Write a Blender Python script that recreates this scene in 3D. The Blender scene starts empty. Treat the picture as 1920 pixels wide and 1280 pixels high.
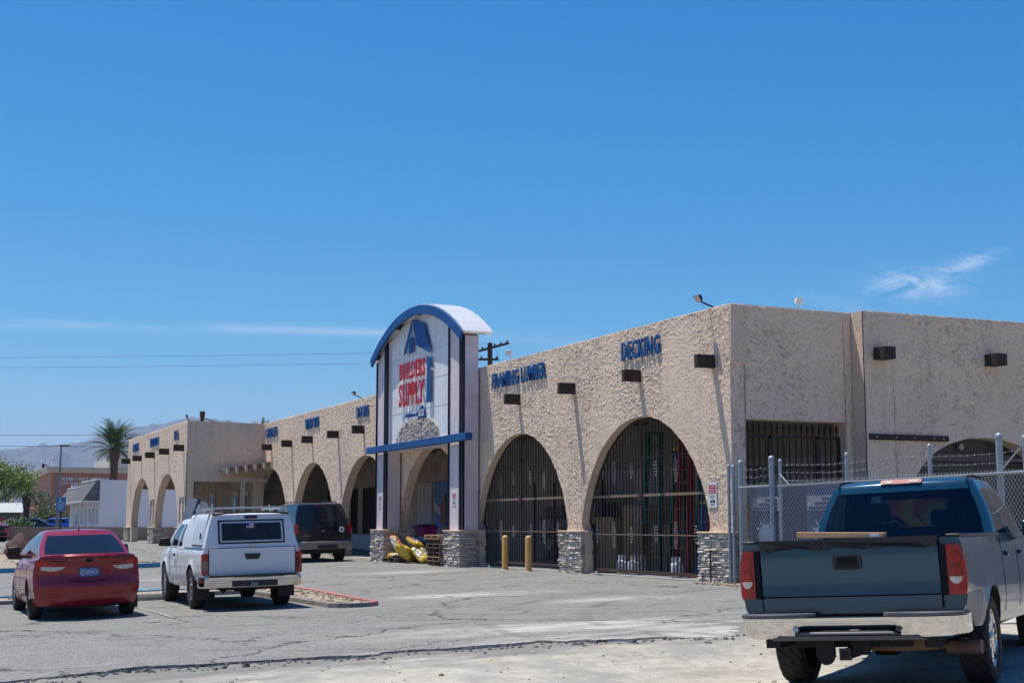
import bpy, bmesh, math, random
import numpy as np
from mathutils import Vector, Matrix, noise
from mathutils.geometry import tessellate_polygon
random.seed(7)
SC = bpy.context.scene
COL = SC.collection
R = math.radians
PI = math.pi
XF = 15.74      # plane of the long arcade front (world X); +Y runs along the front, away from the camera
XW = 12.31      # plane of the far wing's front
YS = 24.42      # plane of the shaded end wall
CAMZ = 1.18
HEAD = R(24.01)
SL = 0.026      # cross fall of the lot


def lerp(a, b, t):
    return a + (b - a) * t


def sstep(a, b, x):
    t = max(0.0, min(1.0, (x - a) / (b - a)))
    return t * t * (3 - 2 * t)


def zg(x, y):
    base = SL * (max(x, -40) - XF) if x < XF else 0.0
    return lerp(base, 0.28, sstep(50, 67, y))


# ---------------------------------------------------------------- mesh builder
class MB:
    def __init__(self):
        self.v, self.f, self.mi, self.sm = [], [], [], []
        self.X = None

    def add(self, vs, fs, mi=0, smooth=False):
        o = len(self.v)
        for p in vs:
            p = Vector(p)
            self.v.append(self.X @ p if self.X else p)
        for f in fs:
            self.f.append([o + i for i in f])
            self.mi.append(mi)
            self.sm.append(smooth)
        return o

    def box(self, x0, x1, y0, y1, z0, z1, mi=0):
        vs = [(x0, y0, z0), (x1, y0, z0), (x1, y1, z0), (x0, y1, z0), (x0, y0, z1), (x1, y0, z1), (x1, y1, z1), (x0, y1, z1)]
        self.hexa(vs, mi)

    def hexa(self, vs, mi=0):
        self.add(vs, [(3, 2, 1, 0), (4, 5, 6, 7), (0, 1, 5, 4), (1, 2, 6, 5), (2, 3, 7, 6), (3, 0, 4, 7)], mi)

    def cyl(self, p, q, r, r2=None, n=12, mi=0, caps=True, smooth=True):
        p, q = Vector(p), Vector(q)
        r2 = r if r2 is None else r2
        d = (q - p)
        if d.length < 1e-6:
            return
        d.normalize()
        a = d.orthogonal().normalized()
        b = d.cross(a)
        vs = []
        for c, rr in ((p, r), (q, r2)):
            for i in range(n):
                t = 2 * PI * i / n
                vs.append(c + a * (rr * math.cos(t)) + b * (rr * math.sin(t)))
        fs = [(i, (i + 1) % n, n + (i + 1) % n, n + i) for i in range(n)]
        self.add(vs, fs, mi, smooth)
        if caps:
            self.add(vs[:n], [tuple(range(n - 1, -1, -1))], mi)
            self.add(vs[n:], [tuple(range(n))], mi)

    def tube(self, pts, r, n=6, mi=0, smooth=True, radii=None):
        pts = [Vector(p) for p in pts]
        vs = []
        a = None
        m = len(pts)
        for k, p in enumerate(pts):
            d = (pts[min(k + 1, m - 1)] - pts[max(k - 1, 0)]).normalized()
            if a is None:
                a = d.orthogonal().normalized()
            else:
                a = (a - d * a.dot(d)).normalized()
            b = d.cross(a)
            rr = radii[k] if radii else r
            for i in range(n):
                t = 2 * PI * i / n
                vs.append(p + a * (rr * math.cos(t)) + b * (rr * math.sin(t)))
        fs = []
        for k in range(m - 1):
            for i in range(n):
                fs.append((k * n + i, k * n + (i + 1) % n, (k + 1) * n + (i + 1) % n, (k + 1) * n + i))
        fs.append(tuple(range(n - 1, -1, -1)))
        fs.append(tuple((m - 1) * n + i for i in range(n)))
        self.add(vs, fs, mi, smooth)

    def prism(self, poly, axis, d0, d1, mi=0, side_mi=None, smooth_side=False):
        """poly: 2-D outline; axis 'x': (y,z) swept in x; 'y': (x,z) swept in y; 'z': (x,y) swept in z"""
        def P(a, b, d):
            return {'x': (d, a, b), 'y': (a, d, b), 'z': (a, b, d)}[axis]
        n = len(poly)
        tris = tessellate_polygon([[Vector((a, b, 0)) for a, b in poly]])
        v0 = [P(a, b, d0) for a, b in poly]
        v1 = [P(a, b, d1) for a, b in poly]
        self.add(v0, [tuple(t) for t in tris], mi)
        self.add(v1, [tuple(reversed(t)) for t in tris], mi)
        s = mi if side_mi is None else side_mi
        self.add(v0 + v1, [(i, (i + 1) % n, n + (i + 1) % n, n + i) for i in range(n)], s, smooth_side)

    def lathe(self, prof, c, axis='z', n=24, mi=0, smooth=True, caps=True):
        """prof: (r, h) pairs along the axis"""
        c = Vector(c)
        vs = []
        for r, h in prof:
            for i in range(n):
                t = 2 * PI * i / n
                a, b = r * math.cos(t), r * math.sin(t)
                vs.append(c + Vector({'z': (a, b, h), 'x': (h, a, b), 'y': (a, h, b)}[axis]))
        fs = []
        m = len(prof)
        for k in range(m - 1):
            for i in range(n):
                fs.append((k * n + i, k * n + (i + 1) % n, (k + 1) * n + (i + 1) % n, (k + 1) * n + i))
        if caps:
            if prof[0][0] > 1e-4:
                fs.append(tuple(range(n - 1, -1, -1)))
            if prof[-1][0] > 1e-4:
                fs.append(tuple((m - 1) * n + i for i in range(n)))
        self.add(vs, fs, mi, smooth)

    def grid(self, rows, mi=0, smooth=True, close=False):
        """rows: list of equal-length point lists"""
        n = len(rows[0])
        vs = [p for r in rows for p in r]
        fs = []
        for j in range(len(rows) - 1):
            for i in range(n if close else n - 1):
                i2 = (i + 1) % n
                fs.append((j * n + i, j * n + i2, (j + 1) * n + i2, (j + 1) * n + i))
        self.add(vs, fs, mi, smooth)

    def build(self, name, mats, parent=None, world=False, bevel=0, angle=40, fixn=True, segs=2, weld=True):
        me = bpy.data.meshes.new(name)
        inv = wm(parent).inverted() if (parent and world) else None
        me.from_pydata([(inv @ p if inv else p) for p in self.v], [], self.f)
        if not isinstance(mats, (list, tuple)):
            mats = [mats]
        for m in mats:
            me.materials.append(m)
        me.polygons.foreach_set('material_index', self.mi)
        me.polygons.foreach_set('use_smooth', self.sm)
        if weld or fixn:
            bm = bmesh.new()
            bm.from_mesh(me)
            if weld:
                bmesh.ops.remove_doubles(bm, verts=bm.verts, dist=1e-5)
            if fixn:
                bmesh.ops.recalc_face_normals(bm, faces=bm.faces)
            bm.to_mesh(me)
            bm.free()
        me.update()
        if any(self.sm):
            me.set_sharp_from_angle(angle=R(angle))
        o = bpy.data.objects.new(name, me)
        COL.objects.link(o)
        if parent:
            o.parent = parent
        if bevel:
            b = o.modifiers.new('bevel', 'BEVEL')
            b.width = bevel
            b.segments = segs
            b.limit_method = 'ANGLE'
            b.angle_limit = R(40)
            for p in me.polygons:
                p.use_smooth = True
            me.set_sharp_from_angle(angle=R(50))
            b.harden_normals = False
        return o


def wm(o):
    m = o.matrix_basis.copy()
    while o.parent:
        o = o.parent
        m = o.matrix_basis @ m
    return m


def tag(o, label, cat, group=None, kind=None):
    if label:
        o['label'] = label
    if cat:
        o['category'] = cat
    if group:
        o['group'] = group
    if kind:
        o['kind'] = kind
    return o


def thing(name, label, cat, loc=(0, 0, 0), rz=0, group=None, tilt=None):
    """Empty at a thing's base. tilt: ground normal to stand on (else upright)."""
    o = bpy.data.objects.new(name, None)
    COL.objects.link(o)
    m = Matrix.Rotation(rz, 4, 'Z')
    if tilt is not None:
        n = Vector(tilt).normalized()
        f = (m @ Vector((0, 1, 0)))
        f = (f - n * f.dot(n)).normalized()
        r = f.cross(n)
        m = Matrix((r, f, n)).transposed().to_4x4()
    o.matrix_basis = Matrix.Translation(loc) @ m
    return tag(o, label, cat, group)


def kids(o):
    return [c for c in bpy.data.objects if c.parent == o]


def dup(o, loc=None, label=None, rz=None, parent=None, _top=True):
    c = o.copy()
    COL.objects.link(c)
    if not _top:
        c.parent = parent
    for k in kids(o):
        dup(k, parent=c, _top=False)
    if _top:
        if loc is not None:
            c.location = loc
        if rz is not None:
            c.rotation_euler.z = rz
        if label:
            c['label'] = label
    return c


# ---------------------------------------------------------------- materials
class NT:
    def __init__(self, name):
        self.m = bpy.data.materials.new(name)
        self.m.use_nodes = True
        self.t = self.m.node_tree
        self.b = self.t.nodes['Principled BSDF']

    def n(self, typ, **kw):
        nd = self.t.nodes.new(typ)
        ins = kw.pop('ins', {})
        for k, v in kw.items():
            setattr(nd, k, v)
        for k, v in ins.items():
            s = nd.inputs[k]
            if hasattr(v, 'is_output') and v.is_output:
                self.t.links.new(v, s)
            else:
                s.default_value = v
        return nd

    def math(self, op, a, b=0.0, c=0.0, clamp=False):
        return self.n('ShaderNodeMath', operation=op, use_clamp=clamp, ins={0: a, 1: b, 2: c}).outputs[0]

    def vmath(self, op, a, b=(0, 0, 0)):
        return self.n('ShaderNodeVectorMath', operation=op, ins={0: a, 1: b}).outputs[0]

    def noise(self, vec, scale=5, detail=3, rough=.5, dist=0, dim='3D'):
        return self.n('ShaderNodeTexNoise', noise_dimensions=dim, ins={'Vector': vec, 'Scale': scale, 'Detail': detail, 'Roughness': rough, 'Distortion': dist}).outputs[0]

    def ramp(self, fac, stops, interp='LINEAR'):
        nd = self.n('ShaderNodeValToRGB', ins={0: fac})
        cr = nd.color_ramp
        cr.interpolation = interp
        while len(cr.elements) < len(stops):
            cr.elements.new(.5)
        for e, (p, c) in zip(cr.elements, stops):
            e.position = p
            e.color = (c, c, c, 1) if not isinstance(c, (tuple, list)) else (*c[:3], 1)
        return nd.outputs[0]

    def mix(self, fac, a, b, blend='MIX'):
        nd = self.n('ShaderNodeMix', data_type='RGBA', blend_type=blend)
        for i, v in ((0, fac), (6, a), (7, b)):
            if hasattr(v, 'is_output'):
                self.t.links.new(v, nd.inputs[i])
            else:
                nd.inputs[i].default_value = (*v[:3], 1) if i else v
        return nd.outputs[2]

    def pos(self):
        return self.n('ShaderNodeNewGeometry').outputs['Position']

    def obj(self):
        return self.n('ShaderNodeTexCoord').outputs['Object']

    def set(self, **kw):
        for k, v in kw.items():
            s = self.b.inputs[k.replace('_', ' ')]
            if hasattr(v, 'is_output'):
                self.t.links.new(v, s)
            else:
                s.default_value = (*v, 1) if isinstance(v, tuple) and len(v) == 3 and s.type == 'RGBA' else v
        return self

    def bump(self, h, strength=.5, dist=.02):
        o = self.n('ShaderNodeBump', ins={'Height': h, 'Strength': strength, 'Distance': dist}).outputs[0]
        self.t.links.new(o, self.b.inputs['Normal'])


def mat(name, col, rough=.6, metal=0, var=.12, ns=3, bump=0, bs=60, coat=0, spec=.5, dirt=None, island=0):
    q = NT(name)
    p = q.obj()
    c = col
    if var:
        nz = q.noise(p, ns, 4, .6)
        lo = tuple(x * (1 - var) for x in col)
        hi = tuple(min(1, x * (1 + var)) for x in col)
        c = q.ramp(nz, [(.3, lo), (.7, hi)])
    if island:
        ri = q.n('ShaderNodeNewGeometry').outputs['Random Per Island']
        k = q.math('MULTIPLY_ADD', ri, 2 * island, 1 - island)
        c = q.vmath('MULTIPLY', c, q.n('ShaderNodeCombineXYZ', ins={0: k, 1: k, 2: k}).outputs[0]) if var else q.mix(ri, tuple(x * (1 - island) for x in col), tuple(x * (1 + island) for x in col))
    if dirt:
        n2 = q.noise(p, 1.7, 6, .7)
        c = q.mix(q.ramp(n2, [(.45, 0), (.75, .6)]), c, dirt)
    q.set(Base_Color=c, Roughness=rough, Metallic=metal, Specular_IOR_Level=spec)
    if coat:
        q.set(Coat_Weight=coat, Coat_Roughness=.04)
    if bump:
        q.bump(q.noise(p, bs, 3, .6), bump, .01)
    return q.m


def stucco_mat(name, c_hi, c_lo, depth=.035, strength=.9):
    q = NT(name)
    P = q.pos()
    s = q.n('ShaderNodeSeparateXYZ', ins={0: P}).outputs
    u = q.math('ADD', s[0], s[1])
    p = q.n('ShaderNodeCombineXYZ', ins={0: u, 1: s[2], 2: 0.0}).outputs[0]
    wn = q.n('ShaderNodeTexNoise', noise_dimensions='2D', ins={'Vector': p, 'Scale': 2.6, 'Detail': 2.0})
    w = q.vmath('SCALE', q.vmath('SUBTRACT', wn.outputs['Color'], (.5, .5, .5)))
    w.node.inputs['Scale'].default_value = .42
    pw = q.vmath('ADD', p, w)
    hs = []
    for k, (vs, mp) in enumerate(((3.4, (4.5, 24, 1)), (5.2, (6, 34, 1)))):
        off = q.vmath('ADD', pw, (k * 7.3, k * 3.1, 0))
        v = q.n('ShaderNodeTexVoronoi', voronoi_dimensions='2D', ins={'Vector': off, 'Scale': vs})
        ang = q.math('MULTIPLY', q.n('ShaderNodeSeparateColor', ins={0: v.outputs['Color']}).outputs[0], 6.283)
        rot = q.n('ShaderNodeVectorRotate', rotation_type='Z_AXIS', ins={'Vector': p, 'Angle': ang}).outputs[0]
        sc = q.vmath('MULTIPLY', rot, mp)
        nz = q.noise(sc, 1.0, 2, .5, .6, '2D')
        hs.append(q.ramp(nz, [(.36, 0), (.5, .75), (.62, 1)]))
    m1 = q.ramp(q.noise(q.vmath('ADD', p, (3, 8, 0)), 1.9, 4, .6, 0, '2D'), [(.38, .25), (.6, 1)])
    m2 = q.ramp(q.noise(q.vmath('ADD', p, (13, 2, 0)), 2.7, 4, .6, 0, '2D'), [(.40, .1), (.62, 1)])
    lump = q.ramp(q.noise(p, 7.5, 5, .68, 1.2, '2D'), [(.36, 0), (.66, 1)])
    h = q.math('ADD', q.math('ADD', q.math('MULTIPLY', hs[0], m1), q.math('MULTIPLY', q.math('MULTIPLY', hs[1], m2), .7)), q.math('MULTIPLY', lump, .55))
    fine = q.noise(P, 60, 3, .6)
    big = q.noise(P, .5, 4, .6)
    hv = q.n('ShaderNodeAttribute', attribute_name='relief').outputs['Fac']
    h2 = q.math('MULTIPLY_ADD', fine, .12, h)
    col = q.mix(q.ramp(h, [(.15, 1), (.8, 0)]), c_hi, c_lo)
    col = q.mix(q.ramp(hv, [(.0, .2), (.05, .85), (.42, 0)]), col, tuple(x * .55 for x in c_lo))     # crevice shade put into the colour of the hollows, with grime
    col = q.mix(q.ramp(big, [(.35, 0), (.75, .28)]), col, tuple(x * .72 for x in c_hi))
    # rain streaks and grime with a soft vertical grain
    gv = q.vmath('MULTIPLY', P, (3, 3, .18))
    col = q.mix(q.ramp(q.noise(gv, 1.3, 5, .65), [(.52, 0), (.80, .34)]), col, tuple(x * .55 for x in c_lo))
    q.set(Base_Color=col, Roughness=.92, Specular_IOR_Level=.2)
    q.bump(h2, strength, depth)
    return q.m


def car_paint(name, col, rough=.25, metal=.0, dust=.25, dustcol=(.30, .27, .23), coat=.8, flake=0):
    q = NT(name)
    p = q.obj()
    z = q.n('ShaderNodeSeparateXYZ', ins={0: p}).outputs[2]
    low = q.n('ShaderNodeMapRange', ins={0: z, 1: .9, 2: .25, 3: 0.0, 4: 1.0}).outputs[0]
    d = q.math('MULTIPLY', q.math('MULTIPLY_ADD', low, .8, .25), q.ramp(q.noise(p, 4, 6, .65), [(.3, .3), (.75, 1)]))
    d = q.math('MULTIPLY', d, dust, clamp=True)
    c = q.mix(d, col, dustcol)
    q.set(Base_Color=c, Metallic=metal, Roughness=q.math('MULTIPLY_ADD', d, .6, rough), Coat_Weight=coat, Coat_Roughness=.05, Specular_IOR_Level=.5)
    return q.m


M = {}
M['stucco'] = stucco_mat('stucco', (.81, .63, .475), (.60, .465, .35), .008, .7)
M['stucco_flat'] = stucco_mat('stucco_smooth', (.80, .61, .44), (.62, .47, .34), .01, .6)
M['timber'] = mat('dark_timber', (.035, .022, .018), .75, var=.3, ns=8, bump=.4, bs=30)
M['blue'] = mat('sign_blue', (.002, .085, .27), .6, var=.1, spec=.25)
M['blue_trim'] = mat('trim_blue', (.002, .075, .25), .55, var=.15, ns=2, spec=.3)
M['red_letter'] = mat('sign_red', (.48, .010, .03), .6, var=.05, spec=.25)
M['white_panel'] = mat('white_panel', (.80, .81, .80), .5, var=.05, ns=1.2, dirt=(.55, .54, .52))
M['lilac'] = mat('lilac_siding', (.70, .61, .62), .7, var=.07, ns=2, bump=.3, bs=25, dirt=(.48, .42, .42))
M['black_trim'] = mat('black_trim', (.006, .006, .010), .7, var=.2, spec=.2)
M['roof_metal'] = mat('ribbed_roof_metal', (.75, .75, .74), .35, metal=.35, var=.06)
M['iron'] = mat('black_iron', (.014, .010, .010), .6, var=.4, ns=10)
M['rust'] = mat('rusty_iron', (.045, .022, .016), .8, var=.5, ns=12, dirt=(.14, .06, .03))
M['rust_rail'] = mat('worn_rail', (.20, .14, .10), .8, var=.4, ns=10, dirt=(.34, .2, .08))
M['cast'] = mat('bright_casting', (.48, .47, .45), .4, metal=.4, var=.6, ns=60)
M['galv'] = mat('galvanised_steel', (.32, .355, .39), .5, metal=.4, var=.15, ns=12)
M['wire'] = mat('galvanised_wire', (.28, .29, .305), .5, metal=.3, var=0)
M['concrete'] = mat('concrete', (.36, .34, .31), .9, var=.2, ns=4, bump=.3, bs=50, dirt=(.2, .19, .17))
M['kerb'] = mat('kerb_concrete', (.19, .18, .165), .9, var=.25, ns=3, bump=.4, bs=40, dirt=(.13, .12, .11))
M['kerb_red'] = mat('kerb_red_paint', (.36, .13, .11), .8, var=.2, ns=5, bump=.3, bs=40, dirt=(.3, .24, .21))
M['kerb_blue'] = mat('kerb_blue_paint', (.06, .27, .42), .75, var=.15, ns=5, bump=.2, bs=40, dirt=(.16, .28, .34))
M['gravel'] = None
M['glass_dark'] = mat('dark_glass', (.008, .010, .013), .06, var=0, spec=.4)
M['rubber'] = mat('tyre_rubber', (.018, .017, .017), .85, var=.2, ns=8, dirt=(.07, .06, .05))
M['plastic'] = mat('black_plastic', (.014, .014, .016), .5, var=.15)
M['chrome'] = mat('chrome', (.60, .59, .58), .07, metal=1, var=0)
M['alloy'] = mat('alloy', (.45, .46, .48), .28, metal=.9, var=.1)
M['under'] = mat('underbody', (.010, .009, .009), .9, var=.2)
M['lamp_red'] = mat('red_lens', (.30, .003, .006), .22, var=.15, ns=14, coat=.25)
M['lamp_dark'] = mat('dark_red_lens', (.09, .003, .005), .2, var=.2, ns=14, coat=.25)
M['lamp_clear'] = mat('clear_lens', (.58, .50, .44), .15, var=.2, ns=20, coat=.5)
M['yellow'] = mat('bollard_yellow', (.66, .37, .11), .6, var=.08, ns=5, dirt=(.5, .3, .1))
M['wood'] = mat('pallet_wood', (.30, .19, .11), .85, var=.3, ns=9, bump=.3, bs=30, island=.3)
M['wood_grey'] = mat('old_pallet_wood', (.17, .11, .075), .88, var=.3, ns=9, bump=.3, bs=30, island=.3)
M['card'] = mat('cardboard', (.52, .32, .17), .85, var=.12, ns=4)
M['white_paint'] = mat('white_paint', (.72, .72, .72), .5, var=.06)
M['white_brick'] = mat('white_block_wall', (.52, .53, .55), .8, var=.1, ns=3)
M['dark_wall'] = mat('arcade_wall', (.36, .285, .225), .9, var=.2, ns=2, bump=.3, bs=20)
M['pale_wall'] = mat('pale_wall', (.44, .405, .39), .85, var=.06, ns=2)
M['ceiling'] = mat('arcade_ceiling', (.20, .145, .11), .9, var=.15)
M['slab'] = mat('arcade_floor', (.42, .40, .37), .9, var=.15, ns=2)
M['fibre_green'] = mat('green_rail', (.01, .13, .10), .5, var=.1)
M['fibre_red'] = mat('red_rail', (.42, .02, .015), .5, var=.1)
M['fibre_blue'] = mat('blue_rail', (.02, .14, .42), .5, var=.1)
M['fibre_yellow'] = mat('yellow_rail', (.62, .36, .02), .5, var=.1)


def ledge_mat(name, lo, hi):
    q = NT(name)
    ri = q.n('ShaderNodeNewGeometry').outputs['Random Per Island']
    c = q.ramp(ri, [(0, lo), (.35, tuple(lerp(a, b, .55) for a, b in zip(lo, hi))), (.8, hi), (1, (hi[0], hi[1] * .9, hi[2] * .8))])
    n = q.noise(q.pos(), 22, 4, .6)
    c = q.mix(q.ramp(n, [(.35, 0), (.7, .45)]), c, tuple(x * .6 for x in lo))
    q.set(Base_Color=c, Roughness=.9, Specular_IOR_Level=.25)
    q.bump(n, .7, .02)
    return q.m


M['ledge'] = ledge_mat('stacked_stone', (.34, .29, .245), (.74, .67, .58))


def gravel_mat():
    q = NT('gravel')
    p = q.pos()
    v = q.n('ShaderNodeTexVoronoi', ins={'Vector': p, 'Scale': 22.0})
    sp = q.n('ShaderNodeSeparateColor', ins={0: v.outputs['Color']}).outputs[0]
    c = q.ramp(sp, [(0, (.15, .115, .085)), (.5, (.31, .24, .17)), (1, (.50, .44, .36))])
    q.set(Base_Color=c, Roughness=.95)
    q.bump(v.outputs['Distance'], .8, -.03)
    return q.m


M['gravel'] = gravel_mat()


def asphalt_mat():
    q = NT('asphalt')
    p = q.pos()
    s = q.n('ShaderNodeSeparateXYZ', ins={0: p}).outputs
    big = q.noise(p, .22, 5, .62)
    mid = q.noise(p, 1.3, 5, .65)
    # long soft bands left by traffic across the lot
    bands = q.noise(q.vmath('MULTIPLY', p, (.12, 1.1, 1)), 1.0, 4, .6)
    c = q.ramp(q.math('MULTIPLY_ADD', mid, .5, q.math('MULTIPLY', big, .5)), [(.3, (.145, .145, .136)), (.7, (.25, .25, .234))])
    c = q.mix(q.ramp(bands, [(.4, 0), (.75, .45)]), c, (.29, .287, .268))
    # hand-sized mottling and wear
    m10 = q.noise(p, 9.0, 4, .7)
    m3 = q.noise(q.vmath('ADD', p, (5, 5, 0)), 3.2, 5, .7)
    c = q.mix(q.ramp(m10, [(.36, .55), (.5, 0)]), c, (.115, .115, .11))
    c = q.mix(q.ramp(m3, [(.52, 0), (.72, .5)]), c, (.36, .355, .33))
    # aggregate speckle
    v = q.n('ShaderNodeTexVoronoi', ins={'Vector': p, 'Scale': 70.0})
    sp = q.n('ShaderNodeSeparateColor', ins={0: v.outputs['Color']}).outputs[0]
    c = q.mix(.48, c, q.ramp(sp, [(0, (.07, .068, .066)), (.6, (.2, .195, .185)), (1, (.46, .44, .40))]))
    # oil and patch stains
    st = q.noise(q.vmath('ADD', p, (31, 7, 0)), .8, 3, .5)
    c = q.mix(q.ramp(st, [(.62, 0), (.74, .55)]), c, (.085, .083, .08))
    # pale dust: near the broken edge and drifting right, plus loose drifts in front of the gates
    dn = q.noise(q.vmath('MULTIPLY', p, (.5, 1.3, 1)), 1.0, 6, .68)
    near = q.n('ShaderNodeMapRange', ins={0: s[1], 1: 20.0, 2: 15.2, 3: 0.0, 4: 1.0}).outputs[0]
    right = q.n('ShaderNodeMapRange', ins={0: s[0], 1: 4.0, 2: 10.5, 3: 0.12, 4: 1.0}).outputs[0]
    amount = q.math('MULTIPLY', near, right)
    thr = q.math('SUBTRACT', q.math('ADD', dn, q.math('MULTIPLY', amount, .36)), .64)
    dust = q.math('MULTIPLY', thr, 4.0, clamp=True)
    c = q.mix(q.math('MULTIPLY', dust, .85), c, (.52, .48, .42))
    for (cx, cy, rx, ry, k) in ((10.6, 25.4, 1.6, .8, 1), (8.2, 17.6, 2.6, .7, .9), (11.9, 22.2, 1.3, .5, .8), (13.0, 36, 2, 1, .5), (7.0, 38, 2.5, 1.2, .35)):
        d = q.n('ShaderNodeVectorMath', operation='LENGTH', ins={0: q.vmath('DIVIDE', q.vmath('SUBTRACT', p, (cx, cy, 0)), (rx, ry, 1e6))}).outputs['Value']
        f = q.n('ShaderNodeMapRange', ins={0: d, 1: 1.3, 2: 0.1, 3: 0.0, 4: 1.0}).outputs[0]
        f = q.math('MULTIPLY', q.math('MULTIPLY', f, q.ramp(dn, [(.36, 0), (.62, 1)])), k, clamp=True)
        c = q.mix(f, c, (.58, .55, .50))
    # scuffed tyre arcs from turning cars
    tn = q.ramp(q.noise(q.vmath('MULTIPLY', p, (1, 1, 1)), 1.6, 4, .6), [(.4, 0), (.6, 1)])
    for cx, cy, rr in ((13.5, 26.5, 6.2), (13.5, 26.5, 7.75), (3.0, 12.5, 7.2), (3.0, 12.5, 8.7), (16.5, 16.0, 7.5), (16.5, 16, 9.0)):
        ln = q.n('ShaderNodeVectorMath', operation='LENGTH', ins={0: q.vmath('MULTIPLY', q.vmath('SUBTRACT', p, (cx, cy, 0)), (1, 1, 0))}).outputs['Value']
        k = q.n('ShaderNodeMapRange', ins={0: q.math('ABSOLUTE', q.math('SUBTRACT', ln, rr)), 1: .06, 2: .16, 3: .42, 4: 0.0}).outputs[0]
        c = q.mix(q.math('MULTIPLY', k, tn), c, (.07, .068, .066))
    # drips where cars stand
    for cx, cy, rr in ((3.3, 26.8, .55), (6.0, 27.2, .5), (0.6, 26.9, .45), (13.7, 49.5, .6), (9.3, 35.5, .35)):
        ln = q.n('ShaderNodeVectorMath', operation='LENGTH', ins={0: q.vmath('MULTIPLY', q.vmath('SUBTRACT', p, (cx, cy, 0)), (1, 1, 0))}).outputs['Value']
        k = q.n('ShaderNodeMapRange', ins={0: q.math('ADD', ln, q.math('MULTIPLY', q.noise(p, 5, 3), .5)), 1: rr, 2: rr + .35, 3: .75, 4: 0.0}).outputs[0]
        c = q.mix(k, c, (.045, .044, .043))
    # cracks
    wv = q.n('ShaderNodeTexNoise', ins={'Vector': p, 'Scale': 1.1, 'Detail': 5.0, 'Roughness': .7})
    pw = q.vmath('ADD', p, q.vmath('MULTIPLY', q.vmath('SUBTRACT', wv.outputs['Color'], (.5, .5, .5)), (1.6, 1.6, 0)))
    crack = None
    for sc, wdt, th in ((.20, .009, .36), (.42, .010, .47), (.9, .012, .60)):
        ve = q.n('ShaderNodeTexVoronoi', voronoi_dimensions='2D', feature='DISTANCE_TO_EDGE', ins={'Vector': pw, 'Scale': sc})
        k = q.n('ShaderNodeMapRange', ins={0: ve.outputs['Distance'], 1: wdt * .4, 2: wdt, 3: 1.0, 4: 0.0}).outputs[0]
        mk = q.ramp(q.noise(q.vmath('ADD', p, (sc * 50, 3, 0)), .35, 3, .6), [(th, 0), (th + .08, 1)])
        k = q.math('MULTIPLY', k, mk)
        crack = k if crack is None else q.math('MAXIMUM', crack, k)
    c = q.mix(q.math('MULTIPLY', crack, .85), c, (.03, .028, .026))
    q.set(Base_Color=c, Roughness=.93, Specular_IOR_Level=.25)
    h = q.math('SUBTRACT', q.math('MULTIPLY_ADD', sp, .25, q.noise(p, 30, 4, .6)), crack)
    q.bump(h, .55, .012)
    return q.m


M['asphalt'] = asphalt_mat()


def dirt_mat():
    q = NT('dry_dirt')
    p = q.pos()
    a = q.noise(p, .45, 6, .65)
    b = q.noise(p, 5, 6, .7)
    c = q.ramp(q.math('MULTIPLY_ADD', b, .62, q.math('MULTIPLY', a, .38)), [(.3, (.23, .21, .17)), (.5, (.40, .37, .31)), (.72, (.55, .515, .44))])
    g = q.noise(q.vmath('ADD', p, (9, 4, 0)), .9, 5, .65)
    c = q.mix(q.ramp(g, [(.47, 0), (.62, .75)]), c, (.27, .26, .24))
    py_ = q.n('ShaderNodeSeparateXYZ', ins={0: p}).outputs[1]
    brk = q.math('SUBTRACT', q.math('ADD', q.n('ShaderNodeMapRange', ins={0: py_, 1: 13.4, 2: 15.7, 3: 0.0, 4: .42}).outputs[0], q.noise(q.vmath('MULTIPLY', p, (.7, 2.2, 1)), 1.0, 6, .68)), .68)
    c = q.mix(q.math('MULTIPLY', brk, 5.0, clamp=True), c, (.20, .19, .175))
    v = q.n('ShaderNodeTexVoronoi', ins={'Vector': p, 'Scale': 26.0})
    peb = q.ramp(v.outputs['Distance'], [(.0, 1), (.28, 0)])
    sp = q.n('ShaderNodeSeparateColor', ins={0: v.outputs['Color']}).outputs[0]
    pm = q.math('MULTIPLY', peb, q.math('GREATER_THAN', sp, .72))
    c = q.mix(pm, c, q.ramp(sp, [(.72, (.16, .15, .14)), (1, (.55, .52, .47))]))
    # tyre tracks: fine chevron ripples running with the drive lane
    tw = q.n('ShaderNodeTexWave', bands_direction='DIAGONAL', ins={'Vector': q.vmath('ADD', q.vmath('MULTIPLY', p, (1, 1.6, 0)), q.vmath('SCALE', (0, 0, 0))), 'Scale': 5.5, 'Distortion': 3.0, 'Detail': 2.0, 'Detail Scale': 1.2}).outputs['Fac']
    tm = q.ramp(q.noise(q.vmath('MULTIPLY', p, (.35, 1.2, 1)), 1.0, 2, .5), [(.5, 0), (.62, 1)])
    h = q.math('ADD', q.math('MULTIPLY_ADD', b, 1.0, pm), q.math('MULTIPLY', q.math('MULTIPLY', tw, tm), .5))
    q.set(Base_Color=c, Roughness=.97, Specular_IOR_Level=.15)
    q.bump(h, .6, .03)
    return q.m


M['dirt'] = dirt_mat()


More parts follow.
